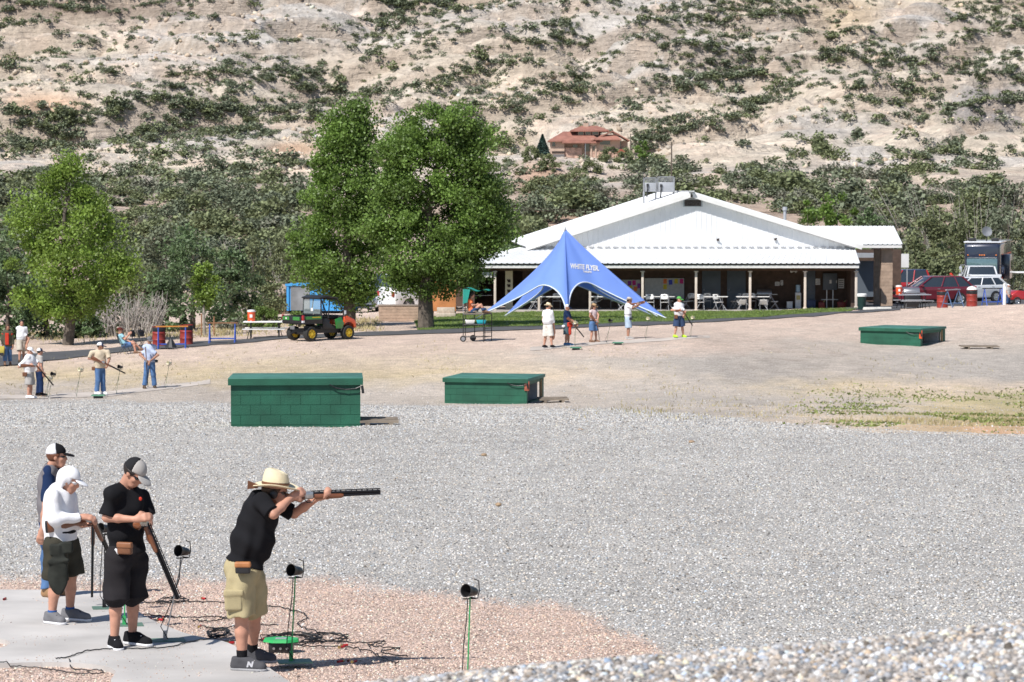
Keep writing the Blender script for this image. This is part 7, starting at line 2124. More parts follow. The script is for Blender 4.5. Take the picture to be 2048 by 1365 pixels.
B_, dzB = person('young man in black t-shirt and grey trucker cap looking down at his opened shotgun', 27.2, dict(
    hd=(268, 952, -.02), nk=(249, 979, .04), ch=(251, 1020, .04), wa=(251, 1062, .04), pe=(254, 1108, .05), sh_n=(223, 994, -.14), sh_f=(281, 998, .16),
    el_n=(213, 1041, -.16), wr_n=(272, 1044, -.2), el_f=(296, 1042, .12), wr_f=(298, 1066, .0), hp_n=(236, 1125, -.06), kn_n=(232, 1196, -.08), an_n=(229, 1284, -.08), to_n=(236, 1298, -.2),
    hp_f=(270, 1125, .14), kn_f=(266, 1192, .14), an_f=(265, 1276, .16), to_f=(292, 1284, .05)),
    FL, -38, (-28, -38), (.125, .175), (.13, .165), (.125, .165), skin_m, 1.0, [
    ('shirt', c_black, dict(sleeve=.88, hem=-.01, loose=.012)), ('shorts', c_char, dict(len=1.06, loose=.03, top=.10)), ('shoes', c_black, dict(sole=c_white, lace=c_white)),
    ('cap', cloth('black_mesh', (.02, .02, .022)), dict(front=c_grey, brim=c_grey)), ('hair', hair_dk), ('glasses', shade_m),
    ('pouch', leather, dict(px=250, py=1102, dy=-.2, sz=(.07, .03, .055), yaw=-20, flap=mat('tan_leather', (.24, .10, .045), .5, var=.2))),
    ('patch', c_white, dict(name='white_tag', px=234, py=1108, dy=-.19, pr=lambda c: [bx(c, (.012, .006, .03), .004, frame(0, 30))])),
    ('patch', c_red, dict(name='chest_print', px=281, py=1003, dy=-.135, wr=0, pr=lambda c: [el(c, (.018, .01, .022))]))], sink=.045,
    hold={'n': (V(1, -.05, .25), V(0, .8, -.4), 1, .95), 'f': (V(.05, -.35, -.85), V(.9, -.3, 0), 1, 1.0)})
shotgun('opened shotgun with muzzle resting low by the young man in the grey trucker cap', (236, 1052), (356, 1203), 27.2, dzB, broken=(292, 1052, -.12), da=.02, db=-.1)
C_, dzC = person('man in white neck flap cap and white long sleeves loading his opened shotgun', 29.2, dict(
    hd=(138, 974, 0), nk=(121, 992, .03), ch=(118, 1024, .04), wa=(119, 1056, .04), pe=(121, 1092, .05), sh_n=(106, 1006, -.14), sh_f=(138, 1008, .18),
    el_n=(108, 1052, -.2), wr_n=(164, 1046, -.1), el_f=(148, 1050, .16), wr_f=(164, 1062, .06), hp_n=(112, 1108, -.06), kn_n=(110, 1176, -.06), an_n=(104, 1243, -.06), to_n=(120, 1252, -.13),
    hp_f=(134, 1105, .13), kn_f=(142, 1165, .16), an_f=(140, 1236, .22), to_f=(170, 1242, .14)),
    FL, -12, (-8, -20), (.13, .17), (.14, .165), (.13, .16), skin_m, .98, [
    ('shirt', c_white, dict(sleeve=1.93, hem=0, loose=.014, wr=.006)), ('shorts', c_olive, dict(len=.93, loose=.028, top=.10)), ('shoes', cloth('mid_grey', (.16, .16, .17)), dict(sole=c_white, lace=c_black)), ('socks', cloth('blue', (.03, .10, .3)), dict(h=.16)),
    ('cap', c_white, dict(flap=c_white)), ('glasses', cloth('white_frame', (.7, .7, .7))), ('hair', hair_gr),
    ('patch', cloth('olive_bag', (.028, .03, .026), .3), dict(name='shell_bag', px=117, py=1112, dy=-.2, wr=.006, pr=lambda c: [bx(c + V(-.03, 0, .0), (.055, .035, .06), .02), bx(c + V(.075, .02, .02), (.06, .035, .055), .015), el(c + V(0, -.01, -.23), (.10, .035, .21)), rc(c + V(-.08, -.03, -.12), c + V(.09, -.03, -.1), .02, .02)])),
    ('belt', c_black, dict(z=.09))], sink=.045,
    hold={'n': (V(1, .05, -.1), V(.1, .5, -1), 1, .85), 'f': (V(1, -.25, .1), V(0, -.3, 1), 1, .8)})
shotgun('opened shotgun held at the waist by the man with the white neck flap', (94, 1060), (232, 1150), 29.2, dzC, broken=(186, 1050, -.02), da=-.16, db=.35)
D_, dzD = person('teenager in white mesh cap, grey vest and jeans standing furthest back on the walkway', 31.8, dict(
    hd=(114, 925, 0), nk=(103, 945, .02), ch=(102, 982, .03), wa=(102, 1018, .03), pe=(103, 1058, .03), sh_n=(98, 957, -.13), sh_f=(117, 958, .17),
    el_n=(92, 1020, -.2), wr_n=(84, 1072, -.2), el_f=(124, 1012, .2), wr_f=(146, 1046, .05), hp_n=(98, 1075, -.06), kn_n=(97, 1132, -.06), an_n=(96, 1192, -.06), to_n=(104, 1198, -.12),
    hp_f=(110, 1075, .12), kn_f=(112, 1132, .14), an_f=(114, 1190, .16), to_f=(134, 1196, .1)),
    FL, 0, (0, -2), (.115, .155), (.12, .15), (.115, .15), skin_m, .96, [
    ('shirt', c_navy, dict(sleeve=.95, hem=-.02)), ('vest', cloth('vest_grey', (.17, .16, .17))), ('trousers', c_jean, dict(len=1.93)), ('shoes', mat('tan_boot', (.30, .17, .08), .7), {}),
    ('cap', cloth('white_mesh', (.66, .66, .68)), dict(front=c_black, brim=c_black)), ('hair', hair_gr), ('glasses', shade_m),
    ('patch', c_white, dict(name='sleeve_stripe', px=103, py=985, dy=-.2, wr=0, pr=lambda c: [bx(c, (.022, .02, .012), .004), bx(c + V(0, 0, -.04), (.022, .02, .012), .004)])) ], sink=.02,
    hold={'f': (V(1, -.1, -.3), V(.2, -1, 0), 1, 1.1), 'n': (V(-.2, 0, -1), V(0, .9, 0), 1, .7)})
shotgun('opened shotgun whose barrel hangs straight down behind the man in white long sleeves', (112, 1046), (184, 1199), 31.0, .02, broken=(186, 1042, 0), da=.1, db=-.1)

# ------------------------------------------------------------ microphones on stands, cables, spent shells
green_st = mat('green_stand_paint', (.03, .33, .10), .5, var=.1)
horn_m = mat('black_horn', (.012, .012, .013), .4, spec=.5)
cable_m = mat('black_cable', (.014, .014, .015), .6)
def mic(label, px, pyb, pyt, D=None, tint=None, horn=horn_m, lean=0., base_c=None, sc=1., group='voice release microphones', aim=232, plate=True, thin=.007):
    D = D or gd(px, pyb)
    g = at(px, D, .045 if (plate and D < 40) else 0)
    top = P(px, pyt, D)[2] - g[2]
    o = empty('microphone_stand', g, label, 'microphone', group)
    tint = tint or green_st
    lx_ = lean * D / F
    if plate:
        mb = MB(); mb.box((.03, 0, .006), (.30 * sc, .22 * sc, .012), rz=.2); mb.build('base_plate', base_c or mat('verdigris_plate', (.10, .17, .13), .6), o)
        mb = MB(); mb.box((0, 0, .05), (.035, .035, .09)); mb.build('socket', tint, o)
    mb = MB(); mb.tube([(0, 0, 0), (lx_ * .5, 0, top * .45), (lx_, 0, top - .11 * sc)], thin * sc, 6); mb.build('rod', tint, o)
    mb = MB(); a = R(aim); dx, dy = math.cos(a), math.sin(a)
    ax = V(dx, dy, .18); ax /= np.linalg.norm(ax)
    c = V(lx_, 0, top - .06 * sc)
    s_ = np.cross(ax, Z_); s_ /= np.linalg.norm(s_); u = np.cross(s_, ax)
    rings = [(.0, -.07), (.03, -.07), (.036, -.05), (.042, .0), (.05, .045), (.056, .06), (.050, .058), (.034, .0), (.018, -.03), (0, -.03)]
    secs = [[c + ax * z * sc + (s_ * math.cos(6.283 * i / 16) + u * math.sin(6.283 * i / 16)) * max(r, 1e-4) * sc for i in range(16)] for r, z in rings]
    mb.loft(secs, False); h_ = mb.build('horn', horn, o, True)
    mb = MB(); p0 = c + ax * .02 * sc
    mb.tube([c - V(0, 0, .05 * sc), c - V(-.06, 0, .06) * sc, c + V(.075, 0, 0) * sc, c + V(.07, 0, .085) * sc, c + V(.03, 0, .1) * sc], .005 * sc, 5); mb.tube([(-.06 * sc + lx_, 0, top - .125 * sc), (.05 * sc + lx_, 0, top - .12 * sc)], .006 * sc, 5); mb.build('bracket', horn_m, o, True)
    mb = MB(); mb.tube([c - V(.02, 0, .06) * sc, V(lx_ - .03, -.01, top * .65), V(lx_ * .6 - .045, .01, top * .4), V(-.04, -.01, top * .15), V(.03, -.03, .02)], .0045 * max(sc * .8, 1), 5); mb.build('cable', cable_m, o, True)
    return o
mic('black horn microphone on a green rod in front of the straw hatted man', 580, 1338, 1128, 26.1, lean=9, base_c=mat('pale_green_plate', (.12, .24, .18), .6))
mic('black horn microphone on a bare rod in front of the trucker cap man', 327, 1286, 1090, 27.7, tint=steel, lean=36)
mic('black horn microphone on a green rod closest to the gravel mound', 934, 1365, 1168, 24.4, lean=6)
mic('microphone stand half hidden behind the young man in the grey trucker cap', 205, 1204, 1046, 30.6, tint=blued, lean=2)
mic('short microphone base standing between the two men holding opened shotguns', 245, 1240, 1085, 29.0, tint=green_st, lean=4)
o = empty('control_box', at(560, 27.2), 'black control box under a bright green octagonal lid on the pink gravel', 'control box')
mb = MB(); mb.box((0, 0, .05), (.22, .16, .1)); mb.build('box', black_m, o, bevel=.008)
mb = MB(); mb.loft([[(.175 * math.cos(a), .14 * math.sin(a), .10) for a in [6.283 * (i + .5) / 8 for i in range(8)]], [(.165 * math.cos(a), .13 * math.sin(a), .125) for a in [6.283 * (i + .5) / 8 for i in range(8)]]]); mb.build('lid', mat('bright_green_lid', (.03, .38, .10), .45, var=.1), o)
mb = MB(); mb.box((0, -.01, .128), (.1, .07, .006)); mb.build('maker_plate', grey_m, o)
for k in (-1, 0, 1):
    mb = MB(); mb.lathe([(0, -.012), (.012, -.012), (.012, .006)], (k * .06, -.082, .045), 8, 'y'); mb.build('jack', steel, o)
def ground_cable(label, pts, r=.006, wob=.03, name='cable'):
    w_ = [gp(px, py, 16, 60) for px, py in pts]
    out = []
    for i in range(len(w_) - 1):
        p0, p1, p2, p3 = w_[max(i - 1, 0)], w_[i], w_[i + 1], w_[min(i + 2, len(w_) - 1)]
        n = 10
        for t in np.linspace(0, 1, n, endpoint=False):
            c = .5 * ((2 * p1) + (-p0 + p2) * t + (2 * p0 - 5 * p1 + 4 * p2 - p3) * t * t + (-p0 + 3 * p1 - 3 * p2 + p3) * t ** 3)
            out.append(c)
    out = [V(p[0] + random.gauss(0, wob * .25), p[1] + random.gauss(0, wob), G(p[0], p[1]) + (.052 if inpoly(np.array([p[0]]), np.array([p[1]]), sp)[0] else .014) + abs(random.gauss(0, .004))) for p in out]
    mb = MB(); mb.tube(out, r, 5)
    tag(mb.build(name, cable_m, None, True), label, 'cable', 'black cables on the ground')
ground_cable('long black cable curving over the concrete walkway from the gravel patch', [(112, 1330), (138, 1326), (180, 1314), (250, 1310), (330, 1308), (380, 1297), (440, 1288), (520, 1285)], .006, .006)
ground_cable('black cable looping on the small gravel patch in the walkway corner', [(-20, 1337), (40, 1338), (90, 1342), (150, 1352), (200, 1351), (200, 1345), (150, 1343), (138, 1330)], .005, .004)
ground_cable('black cable running from behind the trucker cap man to the straw hatted man', [(268, 1203), (300, 1208), (350, 1207), (430, 1209), (540, 1216), (600, 1228), (614, 1240), (596, 1252), (640, 1268), (700, 1275)], .006, .02)
ground_cable('black cable lying across the pink gravel below the opened shotgun', [(280, 1234), (330, 1236), (380, 1240), (420, 1238), (455, 1240), (420, 1246), (380, 1244)], .006, .03)
ground_cable('black cable wandering over the gravel beside the mound', [(575, 1270), (640, 1282), (720, 1290), (770, 1286), (735, 1296), (800, 1300), (760, 1308), (820, 1318)], .006, .03)
ground_cable('black cable from the control box toward the gravel mound', [(540, 1290), (600, 1296), (680, 1298), (740, 1306), (770, 1322), (800, 1332)], .006, .03)
ground_cable('short black cable beside the straw hatted man shorts', [(400, 1255), (440, 1262), (480, 1256), (560, 1254)], .006, .02)
def coil(label, px, py, rx, ry, n):
    c = gp(px, py, 16, 60); pts = []
    for i in range(n * 14):
        a = i * .45; k = .55 + .45 * random.random()
        pts.append(c + V(rx * k * math.cos(a), ry * k * math.sin(a), .012 + .035 * random.random()))
    mb = MB(); mb.tube(pts, .005, 4)
    tag(mb.build('cable_coil', cable_m, None, True), label, 'cable', 'cable coils on the gravel')
coil('black cable coil on the gravel just behind the straw hatted man legs', 437, 1272, .12, .32, 7)
coil('tangled heap of black cable in front of the green lidded control box', 585, 1284, .34, .36, 7)
coil('thin tangle of black cable beside the heap by the control box', 655, 1282, .22, .3, 4)
coil('flat black cable coil in the shade below the opened shotgun muzzle', 345, 1207, .2, .25, 3)
shell_red, brass = mat('red_shell_plastic', (.45, .02, .02), .4), mat('brass_head', (.55, .40, .15), .35, .8)
SH = [(9, 1210, 'on the concrete by the edge of the walkway'), (298, 1243, 'on pink gravel beside the trucker cap man'), (322, 1245, 'on pink gravel close to the bare microphone rod'), (326, 1241, 'touching another shell near the bare microphone rod'), (400, 1258, 'beside the short cable'), (408, 1202, 'alone on pink gravel near the opened muzzle'), (462, 1291, 'at the concrete edge behind the straw hatted man'),
      (528, 1284, 'at the cable heap by the control box'), (690, 1296, 'on pink gravel beside the wandering cable'), (684, 1299, 'tipped up next to another beside the wandering cable'), (697, 1327, 'close to the gravel mound'), (709, 1328, 'paired close to the gravel mound'), (680, 1329, 'in the strip of shade near the gravel mound')]
for px, py, lb in SH:
    g = gp(px, py, 16, 60)
    onc = inpoly(np.array([g[0]]), np.array([g[1]]), sp)[0]
    o = empty('spent_shell', g + V(0, 0, .058 if onc else .02), 'red spent shotgun shell ' + lb, 'shotgun shell', 'spent red shells', rz=random.random() * 6.28)
    mb = MB(); mb.lathe([(.009, -.02), (.0115, -.03), (.0115, .03)], (0, 0, 0), 10, 'x'); mb.build('hull', shell_red, o, True)
    mb = MB(); mb.lathe([(0, .046), (.013, .046), (.0125, .028)], (0, 0, 0), 10, 'x'); mb.build('brass_head', brass, o, True)
def rock(label, loc, r, m, name='rock'):
    mb = MB(); mb.ico((0, 0, r[2] * .5), r, 2, .22); tag(mb.build(name, m, None, False, .0, loc=loc), label, 'rock')
pale_rock, dark_rock = mat('pale_rock', (.72, .70, .68), .8, var=.1, scale=30), mat('tan_rock', (.34, .24, .15), .9, var=.2)
q = at(560, 10.4); rock('white rock blurred at the toe of the gravel mound near the straw hatted man', q, (.034, .03, .03), pale_rock)
q = at(1675, 12.2, .0); rock('white stone sitting on the crest of the gravel mound', q, (.022, .02, .016), pale_rock)
for px, py, lb in ((968, 912, 'flat tan stone lying on the grey gravel beyond the mound'), (997, 1012, 'small tan dirt clod on the grey gravel, middle of the field'), (1383, 886, 'small tan clod near the far gravel edge'), (1160, 862, 'tiny tan clod near the far gravel edge by the rust red tagged house')):
    q = gp(px, py, 30, 100); rock(lb, q, (.055 * q[1] / 50, .05, .03), dark_rock)
# ------------------------------------------------------------ people in the middle distance and beyond
def stander(label, D, cx, top, bot, yaw, wear, look=None, arms=None, skin=skin_m, lod=.016, gird=(.12, .165), belly=None, stance=.10, k=None, hold=None, group=None, lean=0., walk=0.):
    """generic standing pose scaled between hat top and soles (photo pixels); arms override joints"""
    s = F / D; Hm_ = (bot - top) / s; k = k or min(1.05, Hm_ / 1.80)
    c, sn = math.cos(R(yaw)), math.sin(R(yaw))
    def pt(f, l, z): return (cx + (f * c - l * sn) * s, bot - (z) * s, f * sn + l * c)
    near = -1 if c >= 0 else 1               # which body side is nearer the camera
    w_ = .172 * k
    J = dict(hd=pt(.02 + lean, 0, Hm_ * .915), nk=pt(-.01 + lean * .8, 0, Hm_ * .845), ch=pt(0 + lean * .6, 0, Hm_ * .73), wa=pt(lean * .3, 0, Hm_ * .62), pe=pt(0, 0, Hm_ * .52))
    for tag_, sd in (('n', near), ('f', -near)):
        J['sh_' + tag_] = pt(lean * .7, sd * w_, Hm_ * .795); J['el_' + tag_] = pt(-.02, sd * (w_ + .06), Hm_ * .63); J['wr_' + tag_] = pt(.06, sd * (w_ + .05), Hm_ * .49)
        fo = walk * (1 if tag_ == 'n' else -1)
        J['hp_' + tag_] = pt(0, sd * .09, Hm_ * .48); J['kn_' + tag_] = pt(.02 + fo * .6, sd * (.06 + stance * .5), Hm_ * .27); J['an_' + tag_] = pt(fo, sd * (.05 + stance), Hm_ * .05)
    for n_, v in (arms or {}).items(): J[n_] = v
    return person(label, D, J, lod, yaw, look or (yaw, -4), gird, belly or gird, (.12, .16), skin, k, wear, group, hold=hold)
white_sh = dict(sole=c_white)
# group beside the sandy strip
_, dz = stander('man in white cap, white t-shirt and grey shorts holding a shotgun across himself', 99, 59, 702, 806, -15, [('shirt', c_white, dict(sleeve=.9, hem=-.01, loose=.02)), ('shorts', c_grey, dict(len=1.0, loose=.03)), ('cap', c_white), ('hair', hair_gr), ('glasses', shade_m), ('shoes', c_white), ('pouch', leather, dict(px=50, py=757, dy=-.2, sz=(.08, .03, .07))), ('belt', c_black)], (-5, -22), dict(el_n=(38, 742, -.15), wr_n=(59, 739, -.25), el_f=(78, 735, .1), wr_f=(77, 745, -.1)), gird=(.15, .19), belly=(.16, .19))
shotgun('opened shotgun held across by the man in white cap and grey shorts', (42, 738), (107, 779), 98.8, dz, broken=(72, 738, -.2), da=-.25, db=-.2, rib=False)
stander('youth in white cap and grey shirt standing behind the man in grey shorts', 101, 79, 708, 805, 20, [('shirt', c_grey, dict(sleeve=.7, hem=-.01)), ('trousers', c_navy, {}), ('cap', c_white, dict(front=c_navy, brim=c_navy)), ('hair', hair_dk), ('shoes', c_black)], (25, -4), gird=(.10, .14))
_, dz = stander('man in tan shirt and jeans holding his shotgun low across his body', 101, 200, 683, 789, -50, [('shirt', c_tan, dict(sleeve=.85, hem=-.02, loose=.02)), ('trousers', c_jean, {}), ('cap', c_white, dict(front=c_navy, brim=c_navy, split=.07)), ('hair', hair_br), ('glasses', shade_m), ('shoes', c_white), ('pouch', leather, dict(px=187, py=736, dy=-.1, sz=(.06, .04, .06)))], (0, -6), dict(sh_n=(184, 705, -.08), sh_f=(215, 703, 0), el_n=(178, 716, -.1), wr_n=(201, 722, -.28), el_f=(219, 717, -.08), wr_f=(215, 728, -.22)), skin=skin_d, belly=(.15, .18))
shotgun('shotgun slung low across the man in tan shirt', (184, 712), (251, 746), 100.7, dz, da=-.2, db=-.3, rib=False)
_, dz = stander('man in light blue t-shirt and jeans resting a shotgun muzzle down', 104, 299, 677, 783, -72, [('shirt', c_lblue, dict(sleeve=.85, hem=-.02, loose=.015)), ('trousers', c_jean, {}), ('cap', cloth('grey_cap', (.14, .14, .15))), ('hair', hair_dk), ('glasses', shade_m), ('shoes', cloth('brown_shoe', (.10, .07, .05))), ('pouch', black_m, dict(px=313, py=727, dy=-.1, sz=(.05, .04, .05)))], (-70, -6), dict(el_n=(316, 715, -.1), wr_n=(301, 726, -.28), el_f=(280, 714, -.05), wr_f=(295, 727, -.28)), skin=skin_d, stance=.14)
shotgun('shotgun held muzzle down in front of the man in light blue t-shirt', (291, 700), (296, 779), 103.6, dz, da=0, db=-.05, rib=False)
# walking couple
stander('woman in open army green jacket over a red top walking in rolled jeans', 119, 15, 643, 726, -75, [('shirt', c_red, dict(sleeve=.3, hem=-.06)), ('shirt', c_green, dict(sleeve=1.9, hem=-.1, loose=.015, name='jacket', collar=-.02)), ('trousers', c_jean, dict(len=1.75)), ('hair', hair_br, dict(long=True)), ('glasses', shade_m), ('shoes', cloth('sandal', (.2, .12, .08))),
        ('patch', c_red, dict(name='top_front', px=14, py=673, dy=-.15, wr=0, pr=lambda c: [bx(c, (.075, .03, .24), .02)]))], (-70, -4), gird=(.10, .145), skin=skin_d, walk=.14)
_, dz = stander('man in white polo and khaki shorts walking with a hand in his pocket', 120.5, 43, 636, 722, -70, [('shirt', c_white, dict(sleeve=.75, hem=.03, loose=.012)), ('shorts', c_stone, dict(len=.97)), ('hair', hair_dk), ('glasses', shade_m), ('shoes', cloth('brown_shoe', (.10, .07, .05))), ('belt', leather, dict(z=.12))], (-75, -2), dict(el_n=(58, 674, -.02), wr_n=(53, 688, -.1)), walk=.16, belly=(.14, .175))
mb = MB(); mb.loft([[(-.13, -.05, 0), (.13, -.05, 0), (.13, .05, 0), (-.13, .05, 0)], [(-.17, -.07, .38), (.17, -.07, .38), (.17, .07, .38), (-.17, .07, .38)]]); 
q = P(1, 712, 118.7); o = empty('tote_bag', q, 'yellow and black tote bag carried by the walking woman', 'bag'); mb.build('bag', mat('yellow_canvas', (.50, .42, .08), .8, var=.2), o, bevel=.02)
mb = MB(); mb.tube([(-.1, 0, .38), (-.06, 0, .62), (.06, 0, .62), (.1, 0, .38)], .012, 6); mb.build('handle', black_m, o); mb = MB(); mb.box((0, -.06, .06), (.27, .06, .12)); mb.build('dark_base', black_m, o)
# seated woman
sw = at(249, 124.5)
def seated(label, D, J, yaw, look, wear, **k_): return person(label, D, J, .016, yaw, look, (.10, .15), (.115, .15), (.13, .16), k=.95, wear=wear, sink=k_.pop('sink', 0), **k_)
sD = 124.5
seated('woman in aqua top and denim shorts sitting back on a folding chair', sD, dict(hd=(240, 662, 0), nk=(240, 670, 0), ch=(243, 677, 0), wa=(247, 684, 0), pe=(249, 690, 0), sh_n=(243, 671, -.15), sh_f=(243, 671, .15), el_n=(250, 679, -.2), wr_n=(257, 670, -.2), el_f=(252, 680, .2), wr_f=(262, 684, .1), hp_n=(252, 690, -.08), kn_n=(268, 686, -.1), an_n=(271, 704, -.12), to_n=(278, 707, -.12), hp_f=(252, 690, .09), kn_f=(266, 684, .1), an_f=(281, 698, .08), to_f=(287, 700, .08)), 0, (-25, 4),
       [('shirt', c_teal, dict(sleeve=.5, hem=.0)), ('shorts', c_jean, dict(len=.7)), ('hair', hair_gr), ('hat', cloth('red_black_visor', (.12, .02, .02)), dict(r=.16, h=.09)), ('shoes', cloth('sandal', (.2, .12, .08)))], skin=skin_m)
# far squad
FD = 122.5
_, dz = stander('stout man in white polo, stone shorts and pale hat standing with his back turned', 120.5, 1096, 603, 693, 55, [('shirt', c_white, dict(sleeve=.55, hem=.03, loose=.012)), ('shorts', cloth('pale_stone', (.66, .63, .58)), dict(len=1.0, loose=.02)), ('hat', straw, dict(r=.17, h=.11, band=leather)), ('hair', hair_dk), ('shoes', c_char, white_sh)], (25, -14), dict(el_n=(1109, 660, .05), wr_n=(1108, 668, .05)), gird=(.16, .2), belly=(.18, .2), stance=.14)
shotgun('shotgun hanging down beside the stout man in white polo', (1106, 650), (1104, 690), 120.7, dz, da=.1, db=.1, rib=False)
_, dz = stander('man in navy t-shirt and blue white cap with a bright red towel at his hip', 121.5, 1134, 606, 689, -20, [('shirt', c_navy, dict(sleeve=.85, hem=-.02)), ('shorts', cloth('slate', (.07, .11, .13)), dict(len=1.0)), ('cap', c_white, dict(front=c_navy, brim=c_navy, split=.05)), ('shoes', cloth('blue_shoe', (.05, .15, .3)), white_sh), ('patch', c_red, dict(name='red_towel', px=1140, py=647, dy=-.2, pr=lambda c: [bx(c, (.11, .04, .09), .03), el(c + V(0, 0, -.25), (.06, .03, .2))])), ('patch', c_white, dict(name='white_pouch', px=1127, py=650, dy=-.2, pr=lambda c: [el(c, (.07, .05, .06))]))], (-10, -18), dict(el_n=(1140, 637, -.2), wr_n=(1148, 642, -.22), el_f=(1142, 636, .1), wr_f=(1152, 645, -.1)), skin=skin_d)
shotgun('shotgun pointing down and out from the man in navy t-shirt', (1136, 632), (1168, 672), 121.3, dz, da=-.2, db=-.2, rib=False)
_, dz = stander('woman in straw hat, pale sleeveless top and denim shorts holding a shotgun down', 123, 1187, 607, 685, -45, [('shirt', cloth('pale_pink', (.62, .5, .5)), dict(sleeve=.25, hem=.0)), ('shorts', c_jean, dict(len=.85)), ('hat', mat('tan_straw', (.45, .30, .16), .8), dict(r=.17, h=.1)), ('hair', hair_br, dict(long=True)), ('belt', black_m, dict(z=.08)), ('shoes', cloth('sandal', (.2, .12, .08)))], (-20, -18), dict(el_n=(1180, 633, -.15), wr_n=(1190, 640, -.25), el_f=(1197, 630, 0), wr_f=(1195, 642, -.2)), gird=(.10, .14))
shotgun('shotgun held muzzle down by the woman in the straw hat', (1183, 630), (1199, 680), 122.8, dz, broken=(1194, 644, -.25), da=-.25, db=-.2, rib=False)
_, dz = stander('man in white t-shirt, pale jeans shorts and pale bucket cap aiming under the tent arm', 124.5, 1256, 597, 681, 5, [('shirt', c_white, dict(sleeve=.85, hem=.03, loose=.01)), ('shorts', cloth('pale_blue', (.40, .50, .62)), dict(len=1.0)), ('hat', c_stone, dict(r=.15, h=.1)), ('hair', hair_dk), ('shoes', c_grey, white_sh), ('belt', black_m, dict(z=.11)), ('pouch', black_m, dict(px=1262, py=640, dy=-.2, sz=(.07, .05, .05)))], (5, -4), dict(hd=(1259, 604, 0), el_n=(1266, 618, -.22), wr_n=(1274, 613, -.1), el_f=(1272, 616, .15), wr_f=(1283, 609, .05)), skin=skin_d)
shotgun('shotgun aimed by the man in the pale bucket cap', (1259, 611), (1310, 601), 124.5, dz, da=-.05, db=.0, rib=False)
_, dz = stander('man in green cap, white t-shirt and dark shorts with lime shoes and an opened shotgun', 124.5, 1358, 594, 677, -60, [('shirt', c_white, dict(sleeve=.85, hem=.02, loose=.01)), ('shorts', cloth('denim_dark', (.04, .065, .13)), dict(len=1.0, loose=.03)), ('cap', cloth('green_cap', (.10, .35, .08))), ('hair', hair_br), ('glasses', shade_m), ('shoes', cloth('lime_shoe', (.45, .75, .05))), ('pouch', leather, dict(px=1352, py=635, dy=-.2, sz=(.07, .04, .08)))], (-30, -6), dict(el_n=(1371, 625, -.1), wr_n=(1368, 630, -.25), el_f=(1343, 622, -.05), wr_f=(1358, 622, -.28)), gird=(.14, .185), belly=(.16, .19), stance=.16)
shotgun('opened shotgun sloping down from the man in the green cap', (1352, 622), (1385, 653), 124.2, dz, broken=(1365, 622, -.25), da=-.25, db=-.25, rib=False)
# scorer on the stand
person('woman in coral top and dark jeans sitting on the scorer stand reading', 126, dict(hd=(944, 590, -.05), nk=(941, 600, -.05), ch=(940, 609, -.05), wa=(941, 617, -.05), pe=(943, 622, -.05), sh_n=(939, 601, -.2), sh_f=(941, 601, .1), el_n=(945, 611, -.24), wr_n=(953, 610, -.15), el_f=(947, 611, .12), wr_f=(955, 611, 0), hp_n=(946, 622, -.13), kn_n=(962, 610, -.14), an_n=(968, 622, -.14), to_n=(974, 624, -.14), hp_f=(946, 622, .03), kn_f=(962, 612, .05), an_f=(972, 623, .05), to_f=(978, 625, .05)), .016, 0, (0, -22), (.10, .15), (.115, .15), (.13, .16), skin_m, .95,
       [('shirt', c_coral, dict(sleeve=.6, hem=.0)), ('trousers', c_jeand, {}), ('hair', hair_dk, dict(long=True)), ('shoes', cloth('sandal', (.2, .12, .08)))], sink=None)
# people by the parked vehicles
stander('man in red cap and orange vest standing behind the parked SUVs', 196, 1902, 536, 596, -70, [('shirt', c_grey, dict(sleeve=.8)), ('vest', cloth('orange_vest', (.7, .2, .03))), ('trousers', c_char, {}), ('cap', c_red), ('hair', hair_dk), ('glasses', shade_m)], lod=.02, skin=skin_d)
stander('man in white cap and grey shirt standing beside the marker post', 155.5, 2016, 580, 622, -20, [('shirt', c_grey, dict(sleeve=.7)), ('trousers', c_jeand, {}), ('cap', c_white), ('hair', hair_br), ('shoes', c_black)], lod=.018)
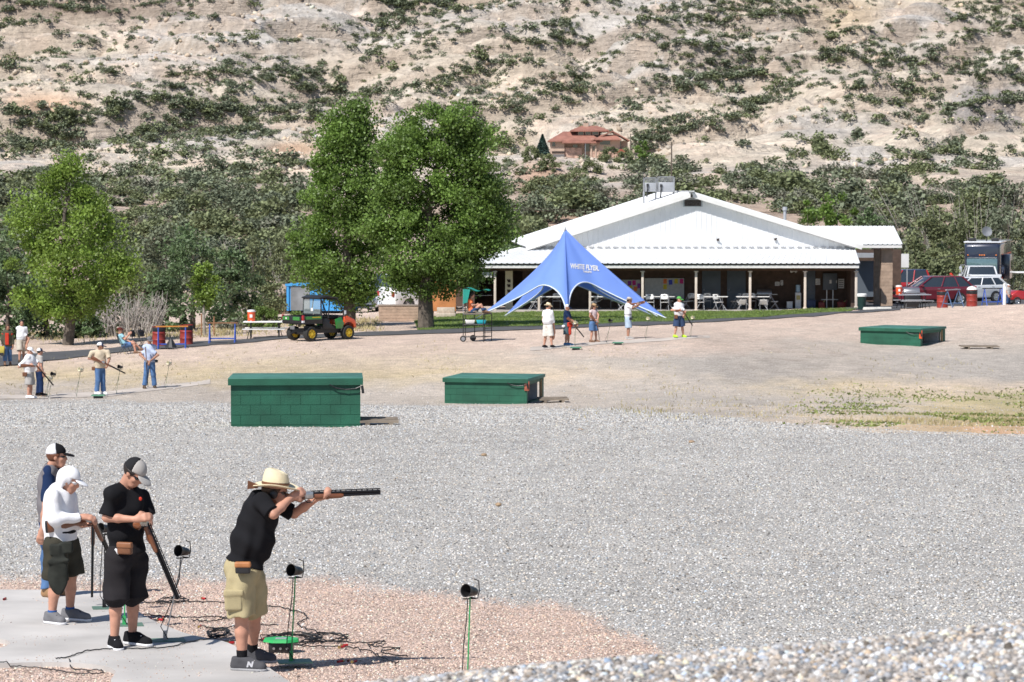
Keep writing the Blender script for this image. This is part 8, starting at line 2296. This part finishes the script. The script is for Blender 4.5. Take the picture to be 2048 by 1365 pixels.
# distant microphones
hw_ = mat('cream_horn', (.70, .66, .50), .5)
thin_g = mat('thin_green_rod', (.09, .16, .09), .6)
for px, pyb, pyt, D, lean, hc, lb in ((96, 806, 744, 99, 10, horn_m, 'black horn microphone in front of the man in grey shorts'), (92, 806, 752, 100.5, 6, hw_, 'cream horn microphone just behind a black one by the man in grey shorts'), (152, 799, 735, 100, 9, hw_, 'cream horn microphone between man in grey shorts and man in tan shirt'), (232, 789, 730, 102, 8, horn_m, 'black horn microphone in front of the man in tan shirt'), (330, 782, 722, 104, 8, hw_, 'cream horn microphone beside the man in light blue t-shirt'),
                              (1150, 688, 642, 121, 2, hw_, 'cream horn microphone in front of the man in navy t-shirt'), (1213, 684, 638, 122, 8, horn_m, 'black horn microphone past the woman in the straw hat'), (1291, 680, 634, 124, 6, hw_, 'cream horn microphone past the man in the pale bucket cap'), (1381, 676, 632, 124.5, 5, hw_, 'cream horn microphone past the man in the green cap')):
    mic(lb, px, pyb, pyt, D, thin_g, hc, lean, sc=1.25 if D < 110 else 1.25, group='distant microphones', plate=False, thin=.005)
for px, D, lb in ((196, 98.5, 'low green plate on the ground before the man in tan shirt'), (1236, 121, 'flat green plate on the ground behind the black horn microphone'), (1152, 119, 'small dark plate on the ground before the man in navy t-shirt')):
    o = empty('control_box', at(px, D), lb, 'control box', 'distant control boxes'); mb = MB(); mb.box((0, 0, .04), (.3, .2, .08)); mb.build('box', black_m, o); mb = MB(); mb.loft([[(-.24, -.16, .08), (.24, -.16, .08), (.24, .16, .08), (-.24, .16, .08)], [(-.2, -.13, .12), (.2, -.13, .12), (.2, .13, .12), (-.2, .13, .12)]]); mb.build('lid', mat('dull_green_lid', (.04, .16, .09), .6), o)
strip_c = mat('far_concrete', (.48, .425, .375), .9, var=.2, scale=1)
strip('footpath', [w2(-300, 101.5), w2(60, 99.5), w2(200, 100), w2(320, 103), w2(420, 106), w2(420, 108), w2(320, 105.5), w2(200, 103), w2(60, 102.5), w2(-300, 104)], strip_c, .012)
strip('footpath', [w2(1060, 119.5), w2(1200, 121.2), w2(1300, 122.8), w2(1420, 124), w2(1420, 125.6), w2(1300, 124.5), w2(1200, 123.2), w2(1060, 121.5)], strip_c, .012)
SC.cycles.use_denoising = True
SC.cycles.max_bounces = 6
SC.cycles.diffuse_bounces = 3
